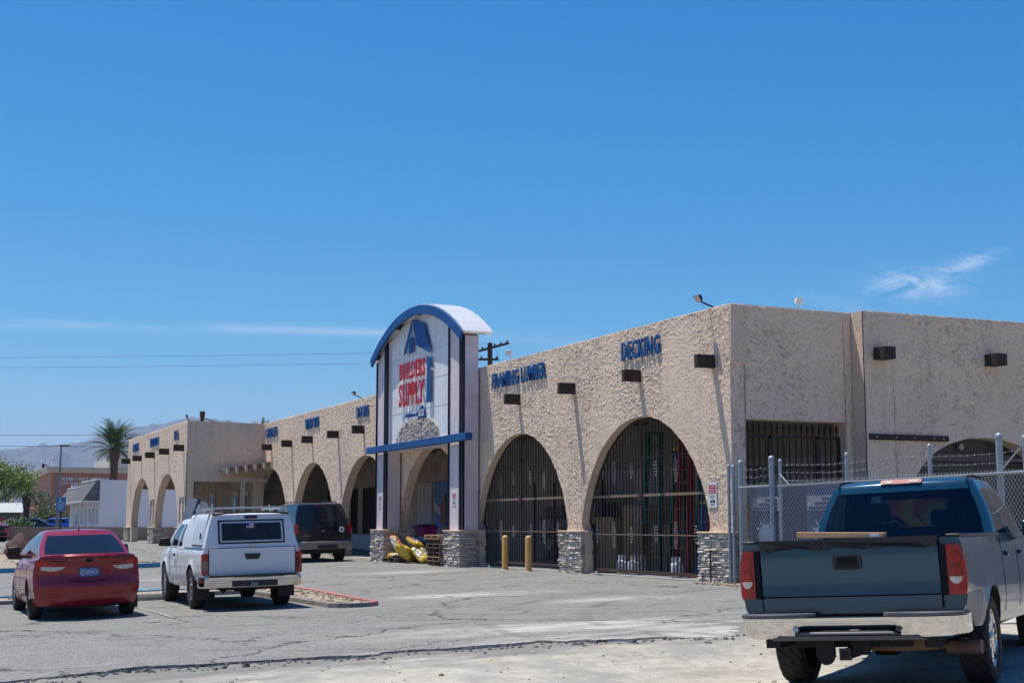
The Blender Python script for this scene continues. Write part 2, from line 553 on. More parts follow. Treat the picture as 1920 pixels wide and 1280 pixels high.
# ---------------------------------------------------------------- text
def text_mesh(mb, body, width, height, origin, right, up, out, ext=.03, bold=.012, mi=0, sharp=False):
    """adds lettering fitted to a width x height box; origin = lower-left corner"""
    cu = bpy.data.curves.new('t', 'FONT')
    cu.body = body
    cu.size = 1
    cu.extrude = .5
    cu.offset = bold
    cu.resolution_u = 2
    cu.space_character = 1.12
    tmp = bpy.data.objects.new('t', cu)
    me = bpy.data.meshes.new_from_object(tmp)
    xs = [v.co.x for v in me.vertices]
    ys = [v.co.y for v in me.vertices]
    x0, x1, y0, y1 = min(xs), max(xs), min(ys), max(ys)
    right, up, out, origin = Vector(right), Vector(up), Vector(out), Vector(origin)
    vs = [origin + right * ((v.co.x - x0) / (x1 - x0) * width) + up * ((v.co.y - y0) / (y1 - y0) * height) + out * ((v.co.z + .5) * ext) for v in me.vertices]
    mb.add(vs, [tuple(p.vertices) for p in me.polygons], mi)
    bpy.data.objects.remove(tmp)
    bpy.data.meshes.remove(me)
    bpy.data.curves.remove(cu)


def rrect(x0, x1, z0, z1, r, n=4):
    pts = []
    for cx, cz, a in ((x1 - r, z0 + r, -90), (x1 - r, z1 - r, 0), (x0 + r, z1 - r, 90), (x0 + r, z0 + r, 180)):
        for i in range(n + 1):
            t = R(a + 90 * i / n)
            pts.append((cx + r * math.cos(t), cz + r * math.sin(t)))
    return pts


# ---------------------------------------------------------------- hand-trowelled stucco relief
def trowel_field(w, h, res, seed, dens=290, amp=.018):
    """height field (metres) of overlapping trowel strokes on a w x h wall"""
    rg = np.random.default_rng(seed)
    nx, ny = int(w / res) + 2, int(h / res) + 2
    F = np.zeros((ny, nx), np.float32)
    gy, gx = np.mgrid[0:ny, 0:nx].astype(np.float32)
    for k in range(7):      # slow waviness of the wall
        a, f, p = rg.uniform(0, 6.3), rg.uniform(.5, 2.2), rg.uniform(0, 6.3)
        F += .0035 * np.sin((gx * math.cos(a) + gy * math.sin(a)) * res * f + p)
    n = int(w * h * dens)
    cx, cy = rg.uniform(0, w, n), rg.uniform(0, h, n)
    # stroke direction drifts over the wall in patches, with a lot of scatter
    th = 2.2 * np.sin(cx * 1.3 + 1.7 * np.sin(cy * 1.1)) + 1.6 * np.sin(cy * 1.9 + cx * .6) + rg.normal(0, .75, n)
    L = rg.uniform(.035, .115, n) * np.where(rg.random(n) < .25, 1.5, 1)
    W = np.maximum(rg.uniform(.006, .021, n), res * .55)
    A = amp * rg.uniform(.25, 1, n) ** 1.3
    cv = rg.normal(0, 2.2, n)
    tilt = rg.uniform(-.5, .5, n)
    for i in range(n):
        r = L[i] + W[i]
        x0, x1 = max(0, int((cx[i] - r) / res)), min(nx, int((cx[i] + r) / res) + 2)
        y0, y1 = max(0, int((cy[i] - r) / res)), min(ny, int((cy[i] + r) / res) + 2)
        if x1 <= x0 or y1 <= y0:
            continue
        dx = gx[y0:y1, x0:x1] * res - cx[i]
        dy = gy[y0:y1, x0:x1] * res - cy[i]
        c, s_ = math.cos(th[i]), math.sin(th[i])
        u = (dx * c + dy * s_) / L[i]
        v = (-dx * s_ + dy * c - cv[i] * (dx * c + dy * s_) ** 2) / W[i]
        m = np.clip((1 - np.abs(v)) * 2.2, 0, 1) * np.clip((1 - u * u) * 2.4, 0, 1)
        new = A[i] * m * (1 + tilt[i] * v) * (.75 + .25 * u)
        blk = F[y0:y1, x0:x1]
        np.maximum(blk, blk * .35 + new, out=blk)
    return F


def fsample(F, u, v, res):
    x = np.clip(u / res, 0, F.shape[1] - 1.001)
    y = np.clip(v / res, 0, F.shape[0] - 1.001)
    i, j = x.astype(int), y.astype(int)
    a, b = x - i, y - j
    return F[j, i] * (1 - a) * (1 - b) + F[j, i + 1] * a * (1 - b) + F[j + 1, i] * (1 - a) * b + F[j + 1, i + 1] * a * b


def stucco_skin(name, parent, m, u0, u1, zlow, top, res, place, seed, edge=.03, amp=.0155):
    """trowelled skin on a wall: place(u, z, d) -> xyz arrays; zlow(u) lower edge (arch line); rows shear between zlow and top"""
    w, h = u1 - u0, 5.8
    F = trowel_field(w, h, res, seed, amp=amp)
    nu = int(w / res) + 1
    us = np.linspace(u0, u1, nu)
    zl = np.array([zlow(u) for u in us])
    zt = np.array([top(u) for u in us])
    nz = int((zt.max() - .9) / res) + 1
    t = np.linspace(0, 1, nz)[:, None]
    Z = zl[None, :] * (1 - t) + zt[None, :] * t
    U = np.repeat(us[None, :], nz, 0)
    D = fsample(F, U - u0, Z, res) + .004
    # skirts: tuck every border back into the wall
    def pad(A, mode='edge'):
        return np.pad(A, 1, mode=mode)
    U2, Z2, D2 = pad(U), pad(Z), pad(D)
    D2[0, :] = D2[-1, :] = -edge
    D2[:, 0] = D2[:, -1] = -edge
    X, Y, ZZ = place(U2, Z2, D2)
    co = np.stack([X, Y, ZZ], -1).reshape(-1, 3)
    off = np.array(parent.matrix_basis.translation)
    co = co - off
    ny, nx = U2.shape
    idx = np.arange(ny * nx).reshape(ny, nx)
    q = np.stack([idx[:-1, :-1], idx[:-1, 1:], idx[1:, 1:], idx[1:, :-1]], -1).reshape(-1, 4)
    me = bpy.data.meshes.new(name)
    me.vertices.add(len(co))
    me.vertices.foreach_set('co', co.astype(np.float32).ravel())
    me.loops.add(q.size)
    me.loops.foreach_set('vertex_index', q.astype(np.int32).ravel())
    me.polygons.add(len(q))
    me.polygons.foreach_set('loop_start', np.arange(0, q.size, 4, dtype=np.int32))
    me.polygons.foreach_set('use_smooth', np.ones(len(q), bool))
    at = me.attributes.new('relief', 'FLOAT', 'POINT')
    at.data.foreach_set('value', (np.clip(D2, .0, .05).ravel() / .022).astype(np.float32))
    me.materials.append(m)
    me.update(calc_edges=True)
    me.validate()
    o = bpy.data.objects.new(name, me)
    COL.objects.link(o)
    o.parent = parent
    return o
# ================================================================ GROUND
def xs_range(segs):
    out = []
    for a, b, st in segs:
        n = max(1, round((b - a) / st))
        out += [a + (b - a) * i / n for i in range(n)]
    out.append(segs[-1][1])
    return out


def interp0(tab, v):
    if v <= tab[0][0]:
        return tab[0][1]
    for (a, fa), (b, fb) in zip(tab, tab[1:]):
        if v <= b:
            return lerp(fa, fb, (v - a) / (b - a))
    return tab[-1][1]


EDGE = [(-60, 13.2), (-8, 14.6), (-1, 15.2), (1.25, 15.5), (1.95, 15.72), (2.94, 16.02), (4.33, 15.88), (5.37, 15.72), (5.43, 15.86), (6.9, 15.8), (7.43, 15.89), (8.6, 15.5), (9.22, 15.25), (10.25, 15.0), (14, 14.2), (40, 12)]


def edge_y(x):
    y = interp0(EDGE, x)
    k = 1.25 if -4 < x < 12 else .3
    return y + k * (.10 * noise.noise((x * 1.3, 0, 0)) + .08 * noise.noise((x * 5, 3, 0)) + .06 * noise.noise((x * 14, 9, 0)))


def asphalt_bump(x, y):
    return .018 * noise.noise((x * .35, y * .35, 2)) + .006 * noise.noise((x * 1.1, y * 1.1, 5))


mb = MB()
xs = xs_range([(-70, -6, 4), (-6, -2, .5), (-2, 12, .06), (12, 16, .5), (16, 44, 4)])
rows = []
fr = [0, .0015, .004, .008, .014, .022, .03, .04, .055, .075, .1, .13, .17, .22, .28, .35, .43, .5, .58, .66, .75, .85, .95, 1]
for t in fr:
    row = []
    for x in xs:
        e = edge_y(x)
        y = lerp(e, 90, t)
        z = zg(x, y) + asphalt_bump(x, y)
        if y - e < .9:      # the slab's edge sags and crumbles
            z -= .012 * (1 - (y - e) / .9) * (1 + noise.noise((x * 2, 1, 1)))
        row.append((x, y, z))
    rows.append(row)
skirt = [(x + .02 * noise.noise((x * 9, 1, 4)), y - .015 - .03 * abs(noise.noise((x * 6, 2, 8))), z - .11) for x, y, z in rows[0]]
mb.grid([skirt] + rows, smooth=False)
o = mb.build('parking_lot', M['asphalt'], fixn=False, weld=False)
tag(o, None, None, kind='structure')
o.data.shade_smooth()
o.data.set_sharp_from_angle(angle=R(40))


TRK = Vector((8.68, 10.93))


def zdirt(x, y):
    base = SL * (x - XF)
    # worn lower beside the broken slab edge on the left, level with it on the right
    off = lerp(-.042, -.004, sstep(6.3, 9.6, x)) + .034 * max(0, noise.noise((x * .8, 4, 2)) - .05)
    off = lerp(off, off - .05, sstep(15.0, 12.0, y))
    z = base + off + .03 * noise.noise((x * .5, y * .5, 1)) + .012 * noise.noise((x * 1.7, y * 1.7, 4)) + .005 * noise.noise((x * 5, y * 5, 7))
    d = (Vector((x, y)) - TRK).length
    k = 1 - sstep(2.2, 4.2, d)
    tz = -.285 + .045 * ((x - TRK.x) * .629 - (y - TRK.y) * .777)
    z = lerp(z, tz + .004 * noise.noise((x * 5, y * 5, 7)), k)
    return z


mb = MB()
xs = xs_range([(-70, -6, 4), (-6, -1, .5), (-1, 15, .09), (15, 44, 2)])
ys = xs_range([(-30, 4, 4), (4, 9, .5), (9, 17.4, .09)])
mb.grid([[(x, y, zdirt(x, y) if y < 16.6 else zdirt(x, 16.6) - .12 * (y - 16.6)) for x in xs] for y in ys])
o = mb.build('dirt_lot', M['dirt'], fixn=False, weld=False)
tag(o, None, None, kind='structure')

# crumbled asphalt along the broken edge
mb = MB()
for _ in range(600):
    x = random.uniform(-4, 10.2)
    y = edge_y(x) - abs(random.gauss(0, .22)) - .015
    r = random.uniform(.008, .028) * (2.0 if random.random() < .12 else 1)
    a = random.uniform(0, 6.3)
    z = zdirt(x, y)
    ring = [(x + r * random.uniform(.6, 1.3) * math.cos(a + k * 1.26), y + r * random.uniform(.6, 1.3) * math.sin(a + k * 1.26)) for k in range(5)]
    mb.add([(px_, py_, z - .005) for px_, py_ in ring] + [(lerp(x, px_, .7), lerp(y, py_, .7), z + r * random.uniform(.4, .8)) for px_, py_ in ring], [(0, 1, 6, 5), (1, 2, 7, 6), (2, 3, 8, 7), (3, 4, 9, 8), (4, 0, 5, 9), (5, 6, 7, 8, 9)])
o = mb.build('asphalt_crumbs', mat('asphalt_lump', (.165, .162, .15), .95, var=.3, ns=9, island=.4), weld=False)
tag(o, 'dark crumbs of asphalt scattered along the broken pavement edge', 'rubble', kind='stuff')
mb = MB()
for _ in range(420):
    x = random.uniform(-3, 14)
    y = random.uniform(9.5, 15.2)
    if y > edge_y(x) - .1:
        continue
    r = random.uniform(.006, .02) * (2.2 if random.random() < .08 else 1)
    z = zdirt(x, y)
    mb.lathe([(r * .8, -.004), (r, r * .3), (r * .6, r * .7), (0, r * .8)], (x, y, z), n=6, smooth=False)
o = mb.build('dirt_pebbles', mat('pebble_grey', (.34, .31, .27), .95, var=.3, ns=9, island=.5), weld=False)
tag(o, 'small stones strewn over the pale dirt in front', 'pebbles', kind='stuff')

mb = MB()
gx = [-9000, -3000, -1000, -400, -150, -70, -40, -20, 0, 10, XF, 20, 30, 60, 120, 300, 1000, 3000, 9000]
gy = [-9000, -1000, -100, -20, 0, 16, 30, 45, 50, 52, 54, 56, 58, 60, 62, 64, 67, 75, 90, 120, 200, 400, 1000, 3000, 9000]
mb.grid([[(x, y, zg(x, y) - (.25 if y < 84 else .04)) for x in gx] for y in gy])
gm = mat('desert_ground', (.40, .345, .28), .95, var=.25, ns=.02, bump=.3, bs=2)
tag(mb.build('ground', gm, fixn=False), None, None, kind='structure')
# the city-hall side street and its far lots
mb = MB()
mb.grid([[(x, y, .262 + .01) for x in (-120, 14.5)] for y in (90, 182)])
tag(mb.build('side_street', mat('street_asphalt', (.15, .147, .14), .93, var=.2, ns=.3), fixn=False), None, None, kind='structure')


# ---------------------------------------------------------------- kerb islands
def island(name, outline, h, kerb_mats, w=.16):
    """outline: plan points counter-clockwise; kerb_mats: material index per edge"""
    root = thing(name, None, None, (outline[0][0], outline[0][1], zg(*outline[0])))
    root['kind'] = 'structure'
    n = len(outline)
    P = [Vector(p) for p in outline]
    inn = []
    for i in range(n):
        a, b, c = P[i - 1], P[i], P[(i + 1) % n]
        d1, d2 = (b - a).normalized(), (c - b).normalized()
        n1, n2 = Vector((-d1.y, d1.x)), Vector((-d2.y, d2.x))
        m = (n1 + n2).normalized()
        inn.append(b + m * (w / max(.4, m.dot(n1))))
    mb = MB()
    for i in range(n):
        j = (i + 1) % n
        L = (P[j] - P[i]).length
        k = max(1, int(L / .5))
        for s in range(k):
            t0, t1 = s / k, (s + 1) / k
            q = [P[i].lerp(P[j], t0), P[i].lerp(P[j], t1), inn[i].lerp(inn[j], t1), inn[i].lerp(inn[j], t0)]
            nz = [zg(*p) for p in q]
            hh = [h + .012 * noise.noise((p.x * 1.5, p.y * 1.5, 3)) for p in q]
            bt = [(q[0].x, q[0].y), (q[1].x, q[1].y)]
            ins = (inn[i] - P[i]).normalized() * .03
            vs = [(q[x].x, q[x].y, nz[x] - .1) for x in range(4)] + [(q[x].x + (ins.x if x < 2 else 0), q[x].y + (ins.y if x < 2 else 0), nz[x] + hh[x]) for x in range(4)]
            mb.hexa(vs, kerb_mats[i])
    mb.build('kerb', [M['kerb'], M['kerb_red'], M['kerb_blue']], root, world=True, weld=True)
    mb = MB()
    vs = [(p.x, p.y, zg(*p) + h - .03) for p in inn]
    tris = tessellate_polygon([[Vector((p.x, p.y, 0)) for p in inn]])
    mb.add(vs, [tuple(t) for t in tris])
    for _ in range(int(500)):
        t = random.choice(tris)
        a, b = sorted((random.random(), random.random()))
        p = Vector(vs[t[0]]) * a + Vector(vs[t[1]]) * (b - a) + Vector(vs[t[2]]) * (1 - b)
        r = random.uniform(.015, .05)
        mb.lathe([(r * .7, -.01), (r, r * .3), (r * .6, r * .7), (0, r * .8)], p, n=6, smooth=False)
    g = mb.build('gravel_bed', M['gravel'], root, world=True)
    return root


def arc(cx, cy, r, a0, a1, n=6):
    return [(cx + r * math.cos(R(lerp(a0, a1, i / n))), cy + r * math.sin(R(lerp(a0, a1, i / n)))) for i in range(n + 1)]


pts = [(-12, 29.3), (7.05, 29.3), (7.1, 24.6)] + arc(7.6, 23.9, .5, 200, 350, 6) + [(8.35, 29.0), (8.3, 31.0), (6.2, 31.2), (-12, 31.2)]
km = [0, 0, 0, 0, 0, 0, 0, 1, 1, 1, 1, 1, 2, 2, 0]
km = [0] * 2 + [0] * 5 + [1] * 4 + [0, 2, 0]
while len(km) < len(pts):
    km.append(0)
island('kerb_island', pts, .075, km)
pts = [(-8, 47.2), (7.6, 47.2)] + arc(7.9, 48.3, 1.1, -90, 60, 5) + [(7.4, 55.5), (6.0, 58), (-8, 58)]
km = [2, 2, 2, 2] + [1] * 6 + [2, 0]
while len(km) < len(pts):
    km.append(0)
island('kerb_island', pts, .14, km[:len(pts)])

# painted blue bay lines and faded white stall lines
mb = MB()


def paint_strip(mb, x0, y0, x1, y1, w, mi=0):
    a, b = Vector((x0, y0)), Vector((x1, y1))
    d = (b - a).normalized()
    nrm = Vector((-d.y, d.x)) * w / 2
    k = max(1, int((b - a).length / .6))
    rows = []
    for i in range(k + 1):
        p = a.lerp(b, i / k)
        rows.append([(q.x, q.y, zg(q.x, q.y) + asphalt_bump(q.x, q.y) + .007) for q in (p - nrm, p + nrm)])
    mb.grid(rows, mi)


for x in (1.2, 3.4, 5.6):
    paint_strip(mb, x, 31.6, x, 36.8, .14)
paint_strip(mb, -4, 36.8, 6.6, 36.8, .14)
for k in range(6):
    paint_strip(mb, 3.5 + k * .36, 31.7, 4.6 + k * .36, 33.2, .09)
paint_strip(mb, -6, 32.2, 2.8, 32.6, .5)
q = NT('worn_paint_blue')
q.set(Base_Color=q.mix(q.ramp(q.noise(q.pos(), 6, 5, .7), [(.42, 0), (.6, 1)]), (.07, .30, .44), (.2, .22, .22)), Roughness=.9)
tag(mb.build('blue_bay_markings', q.m, fixn=False), None, None, kind='structure')
mb = MB()
paint_strip(mb, 4.42, 23.0, 4.42, 28.9, .08)
paint_strip(mb, 3.85, 22.5, 4.1, 22.45, .10)
paint_strip(mb, 1.6, 23.0, 1.6, 28.9, .10)
q = NT('worn_paint_white')
q.set(Base_Color=q.mix(q.ramp(q.noise(q.pos(), 7, 5, .7), [(.38, 0), (.54, 1)]), (.42, .41, .39), (.19, .185, .18)), Roughness=.9)
tag(mb.build('white_bay_markings', q.m, fixn=False), None, None, kind='structure')

# ================================================================ STORE BUILDING
HP = [(2.86, 1.02), (2.92, 1.25), (2.82, 1.6), (2.62, 2.05), (2.32, 2.48), (1.92, 2.9), (1.42, 3.24), (.92, 3.46), (.46, 3.57), (0, 3.6)]
ARCH = [28.22, 34.85, 41.45, 48.05, 54.65, 61.25]
PIERS = [24.98, 31.62, 38.2, 44.75, 51.35, 57.95, 64.3]
WARCH = [66.85, 73.65]
WPIERS = [63.3, 70.25, 77.6]


def smooth_arch(c, hp, foot, z_end, steps=3):
    """notch outline from +side foot over the crown to -side foot, in (y,z)"""
    side = [(foot, z_end), (foot, hp[0][1])] + hp
    pts = [(c - w, z) for w, z in side] + [(c + w, z) for w, z in reversed(side[:-1])]
    # refine the curved part
    out = []
    n = len(pts)
    for i in range(n - 1):
        p0, p1, p2, p3 = (Vector(pts[max(0, min(n - 1, i + d))]) for d in (-1, 0, 1, 2))
        out.append(tuple(p1))
        if 2 <= i < n - 3:
            for s in range(1, steps):
                t = s / steps
                v = .5 * ((2 * p1) + (p2 - p0) * t + (2 * p0 - 5 * p1 + 4 * p2 - p3) * t * t + (3 * p1 - p0 - 3 * p2 + p3) * t ** 3)
                out.append(tuple(v))
    out.append(tuple(pts[-1]))
    return out


def front_outline(y0, y1, top, zb, arches, hp, foot):
    pts = [(y0, zb)]
    for c in arches:
        pts += smooth_arch(c, hp, foot, zb)
    pts += [(y1, zb)]
    # gently hand-trowelled parapet line
    n = int((y1 - y0) / 1.2)
    for i in range(n + 1):
        y = lerp(y1, y0, i / n)
        pts.append((y, top + .012 * noise.noise((y * .7, 1, 2))))
    return pts


store = thing('hardware_store', 'long sand-stuccoed store with a row of pointed arches and dark projecting beam ends', 'store', (XF, 44.4, 0))
M_ST, M_SF = M['stucco'], M['stucco_flat']
TOP = 5.66
mb = MB()
mb.prism(front_outline(YS, 64.45, TOP, -.15, ARCH, HP, 2.72), 'x', XF, XF + .30)
mb.build('front_wall', M_ST, store, world=True, fixn=True)
# shaded end wall with its gate opening, then the stepped-out flank with an arch
mb = MB()
mb.prism([(XF + .302, 3.3), (18.55, 3.3), (18.55, -.15), (18.75, -.15), (18.75, TOP - .02), (XF + .302, TOP)], 'y', YS, YS + .4)
mb.build('end_wall', M_ST, store, world=True)
SA = [(0, 3.04), (.45, 3.02), (.95, 2.9), (1.35, 2.72), (1.72, 2.42), (2.05, 2.0), (2.3, 1.5), (2.42, 1.0), (2.42, -.15)]
oc = 21.9
mb = MB()
op = [(oc - w, z) for w, z in reversed(SA)] + [(oc + w, z) for w, z in SA[1:]]
mb.prism([(18.752, -.15)] + op + [(48.0, -.15), (48.0, TOP - .05), (18.752, TOP - .02)], 'y', YS - .42, YS + .02)
mb.build('side_wall', M_ST, store, world=True)
# a second skin: pilaster strip at the corner head
mb = MB()
mb.box(XF - .01, XF + .36, YS - .05, YS - .001, 4.42, TOP - .01)
mb.build('corner_pilaster', M_ST, store, world=True, bevel=.015)
# trowelled skins over the visible faces


def arch_line(arches, hp, base):
    tab = sorted((w, z) for w, z in hp[1:])
    def f(u):
        for c in arches:
            d = abs(u - c)
            if d < tab[-1][0]:
                return interp0(tab, d) if d > 0 else hp[-1][1]
        return base
    return f


front = bpy.data.objects['front_wall']
AL = arch_line(ARCH, HP, 1.0)
pl_x = lambda X0: (lambda u, z, d: (X0 - d, u, z))
stucco_skin('stucco_coat', store, M_ST, YS, 38.3, AL, lambda u: TOP - .004, .02, pl_x(XF), 1)
stucco_skin('stucco_coat', store, M_ST, 38.32, 45.0, AL, lambda u: TOP - .004, .04, pl_x(XF), 2)
stucco_skin('stucco_coat', store, M_ST, 45.02, 64.45, AL, lambda u: TOP - .004, .032, pl_x(XF), 3)
pl_y = lambda Y0: (lambda u, z, d: (u, Y0 - d, z))
stucco_skin('stucco_coat', store, M_ST, XF - .005, 18.73, lambda u: 3.3 if 16.06 < u < 18.55 else -.1, lambda u: TOP - .024, .022, pl_y(YS), 4, amp=.026)


def flank_low(u):
    d = abs(u - 21.9)
    return interp0([(w, z) for w, z in SA], d) if d < 2.42 else -.1


stucco_skin('stucco_coat', store, M_ST, 18.752, 26.5, flank_low, lambda u: TOP - .03, .024, pl_y(YS - .42), 5, amp=.026)
# roof, arcade ceiling, floor, inner wall, back and far walls
mb = MB()
mb.box(XF + .302, 25.2, YS + .402, 64.0, 5.2, 5.35)
mb.build('flat_roof', M['concrete'], store, world=True)
mb = MB()
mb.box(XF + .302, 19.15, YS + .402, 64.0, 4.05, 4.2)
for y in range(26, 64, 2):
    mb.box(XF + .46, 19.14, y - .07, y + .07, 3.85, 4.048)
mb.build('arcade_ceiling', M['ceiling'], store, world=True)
mb = MB()
mb.box(XF + .03, 19.3, YS + .03, 64.3, -.2, .03)
mb.build('arcade_floor', M['slab'], store, world=True)
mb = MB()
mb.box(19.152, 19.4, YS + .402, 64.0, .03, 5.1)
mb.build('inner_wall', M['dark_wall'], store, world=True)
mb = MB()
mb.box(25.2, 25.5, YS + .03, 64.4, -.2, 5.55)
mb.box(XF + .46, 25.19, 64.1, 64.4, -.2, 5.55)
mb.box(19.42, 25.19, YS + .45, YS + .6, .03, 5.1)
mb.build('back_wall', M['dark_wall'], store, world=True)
# inner wall fittings: pale panels, white block dado, doors, windows, posters
for y0, y1, z0, z1 in ((25.0, 36.6, .03, 2.7), (50.3, 51.8, .03, 2.77)):
    mb = MB()
    mb.box(19.10, 19.148, y0, y1, z0, z1)
    y = y0 + .1
    while y < y1 - .1:
        mb.box(19.085, 19.098, y, y + .03, z0 + .02, z1 - .02)
        y += .35
    mb.build('pale_panelling', M['pale_wall'], store, world=True)
mb = MB()
mb.box(19.0, 19.148, 52.2, 63.8, .03, .76)
z = .03
for k in range(4):
    mb.box(18.985, 18.998, 52.2, 63.8, .05 + k * .185, .19 + k * .185)
mb.build('block_dado', M['white_brick'], store, world=True)


def shop_window(y0, y1, z0, z1, x=19.15, wide=.05, door=False):
    f = MB()
    for a in ((y0, y0 + wide, z0, z1), (y1 - wide, y1, z0, z1), (y0 + wide, y1 - wide, z0, z0 + wide), (y0 + wide, y1 - wide, z1 - wide, z1)):
        f.box(x - .07, x - .004, *a)
    fr_ = f.build('door' if door else 'window', M['plastic'], store, world=True)
    g = MB()
    g.box(x - .035, x - .012, y0 + wide, y1 - wide, z0 + wide, z1 - wide)
    g.build('pane', M['glass_dark'], fr_, world=True)
    return fr_


for a in ((57.1, 58.55, .8, 2.72), (59.45, 60.2, .8, 2.72), (66.5 - 4, 63.7, .8, 2.75), (53.1, 54.5, .8, 2.7), (55.0, 56.3, .8, 2.7), (60.9, 61.9, .8, 2.72)):
    shop_window(*a)
shop_window(45.2, 46.4, .03, 2.35, door=True)
shop_window(37.6, 38.8, .03, 2.35, door=True)
mb = MB()
mb.box(19.09, 19.146, 48.7, 49.95, 1.1, 2.77, 0)
mb.prism([(48.72, 1.5), (49.93, 2.05), (49.93, 1.75), (48.72, 1.2)], 'x', 19.07, 19.088, 1)
mb.prism([(48.72, 2.35), (49.3, 1.9), (49.3, 1.25), (48.72, 1.15)], 'x', 19.05, 19.068, 2)
mb.build('framing_poster', [mat('poster_blue', (.02, .12, .32), .5, var=.4, ns=2), mat('poster_cream', (.45, .38, .32), .6), mat('poster_brown', (.16, .07, .05), .6, var=.4, ns=6)], store, world=True)
# roll-up shutter inside the flank arch, and the round bell in its crown
mb = MB()
mb.box(19.42, 24.4, YS + .25, YS + .3, .0, 3.3)
z = .05
while z < 2.75:
    mb.box(19.42, 24.4, YS + .21, YS + .248, z, z + .085)
    z += .1
mb.box(19.42, 24.4, YS + .08, YS + .24, 2.55, 2.72)
mb.build('roll_shutter', mat('shutter_grey', (.085, .082, .08), .55, var=.15), store, world=True)
mb = MB()
mb.lathe([(0, -.08), (.07, -.075), (.075, 0)], (21.74, YS + .2, 2.87), axis='y', n=14)
mb.build('alarm_bell', M['galv'], store, world=True)
# stone piers
def ledge(mb, x0, x1, y0, y1, z0, z1, faces=('x', 'y0', 'y1')):
    """irregular stacked-stone facing around a solid core"""
    mb.box(x0 + .045, x1, y0 + .045, y1 - .045, z0, z1 - .01)
    z = z0
    while z < z1 - .015:
        h = min(random.uniform(.035, .085), z1 - z)
        if z1 - z - h < .02:
            h = z1 - z
        for f in faces:
            a, b = (y0, y1) if f == 'x' else (x0, x1)
            s = a
            while s < b - .01:
                w = random.uniform(.10, .34)
                e = min(b, s + w)
                if b - e < .06:
                    e = b
                d = random.uniform(-.018, .022)
                g = .004
                j = [d + random.uniform(-.022, .022) for _ in range(4)]
                zj = [random.uniform(0, .012) for _ in range(4)]
                a0, a1, z0_, z1_ = s + g, e - g, z + g, z + h - g
                # outer face corners: (along, z, outset); tilted so each stone catches light its own way
                o4 = [(a0, z0_ + zj[0], j[0] - .006), (a1, z0_ + zj[1], j[1] - .006), (a1, z1_ - zj[2], j[2] - .012), (a0, z1_ - zj[3], j[3] - .012)]
                i4 = [(a0, z0_), (a1, z0_), (a1, z1_), (a0, z1_)]
                if f == 'x':
                    mb.hexa([(x0 - k[2], k[0], k[1]) for k in o4] + [(x0 + .07, k[0], k[1]) for k in i4])
                elif f == 'y0':
                    mb.hexa([(k[0], y0 - k[2], k[1]) for k in o4] + [(k[0], y0 + .07, k[1]) for k in i4])
                else:
                    mb.hexa([(k[0], y1 + k[2], k[1]) for k in o4] + [(k[0], y1 - .07, k[1]) for k in i4])
                s = e
        z += h


def pier(x0, x1, y0, y1, z0, z1, parent, faces=('x', 'y0')):
    mb = MB()
    ledge(mb, x0, x1, y0, y1, z0, z1, faces)
    o = mb.build('stone_pier', M['ledge'], parent, world=True, weld=False)
    mb = MB()
    mb.box(x0 - .02, x1, y0 - .02, y1 + .02, z1, z1 + .035)
    mb.build('cap', M['stucco_flat'], o, world=True, bevel=.012)
    return o


pier(XF - .13, XF + .32, 24.36, 25.6, -.2, 1.0, store)
for c in PIERS[1:]:
    pier(XF - .11, XF + .40, c - .63, c + .63, -.2, 1.0, store)
# projecting beam ends on the front
VG = [24.98, 28.12, 31.46, 34.78, 38.1, 41.45, 44.8, 48.18, 51.24, 54.72, 57.79, 61.08, 64.24]


def beam_end(name, x0, x1, y0, y1, z0, z1, parent, tw=0):
    mb = MB()
    mb.X = Matrix.Translation(((x0 + x1) / 2, (y0 + y1) / 2, (z0 + z1) / 2)) @ Matrix.Rotation(tw, 4, 'X')
    hx, hy, hz = (x1 - x0) / 2, (y1 - y0) / 2, (z1 - z0) / 2
    mb.box(-hx, hx, -hy, hy, -hz, hz)
    return mb.build(name, M['timber'], parent, world=True, bevel=.01)


for y in VG:
    beam_end('beam_end', XF - .44, XF + .1, y, y + .14, 4.385 + random.uniform(-.01, .01), 4.66, store, random.uniform(-.02, .02))
for x in (18.98, 21.98):
    mb = MB()
    beam_end('beam_end', x, x + .3, YS - .80, YS - .3, 4.60, 4.86, store)
# old ledger board on the flank, with bolts
mb = MB()
mb.box(18.8, 20.86, YS - .50, YS - .422, 2.93, 3.05)
o = mb.build('ledger_board', M['timber'], store, world=True, bevel=.012)
mb = MB()
for x in (18.95, 19.45, 19.95, 20.45, 20.7):
    mb.cyl((x, YS - .52, 2.99), (x, YS - .501, 2.99), .018, n=8)
mb.build('bolt', M['galv'], o, world=True)


def wall_letters(text, y_left, width, z0, h, x, parent, matl=None, ext=.03, bold=.014):
    mb = MB()
    text_mesh(mb, text, width, h, (x - .03, y_left, z0), (0, -1, 0), (0, 0, 1), (-1, 0, 0), ext, bold)
    return mb.build('lettering', matl or M['blue'], parent, world=True, fixn=False)


wall_letters('FRAMING LUMBER', 36.6, 3.5, 4.94, .43, XF, store)
wall_letters('DECKING', 28.97, 1.75, 4.93, .44, XF, store)
wall_letters('DOORS', 48.98, 1.35, 4.95, .43, XF, store)
wall_letters('WINDOWS', 55.7, 1.9, 4.95, .43, XF, store)
wall_letters('CABINETS', 62.1, 2.0, 4.95, .43, XF, store)

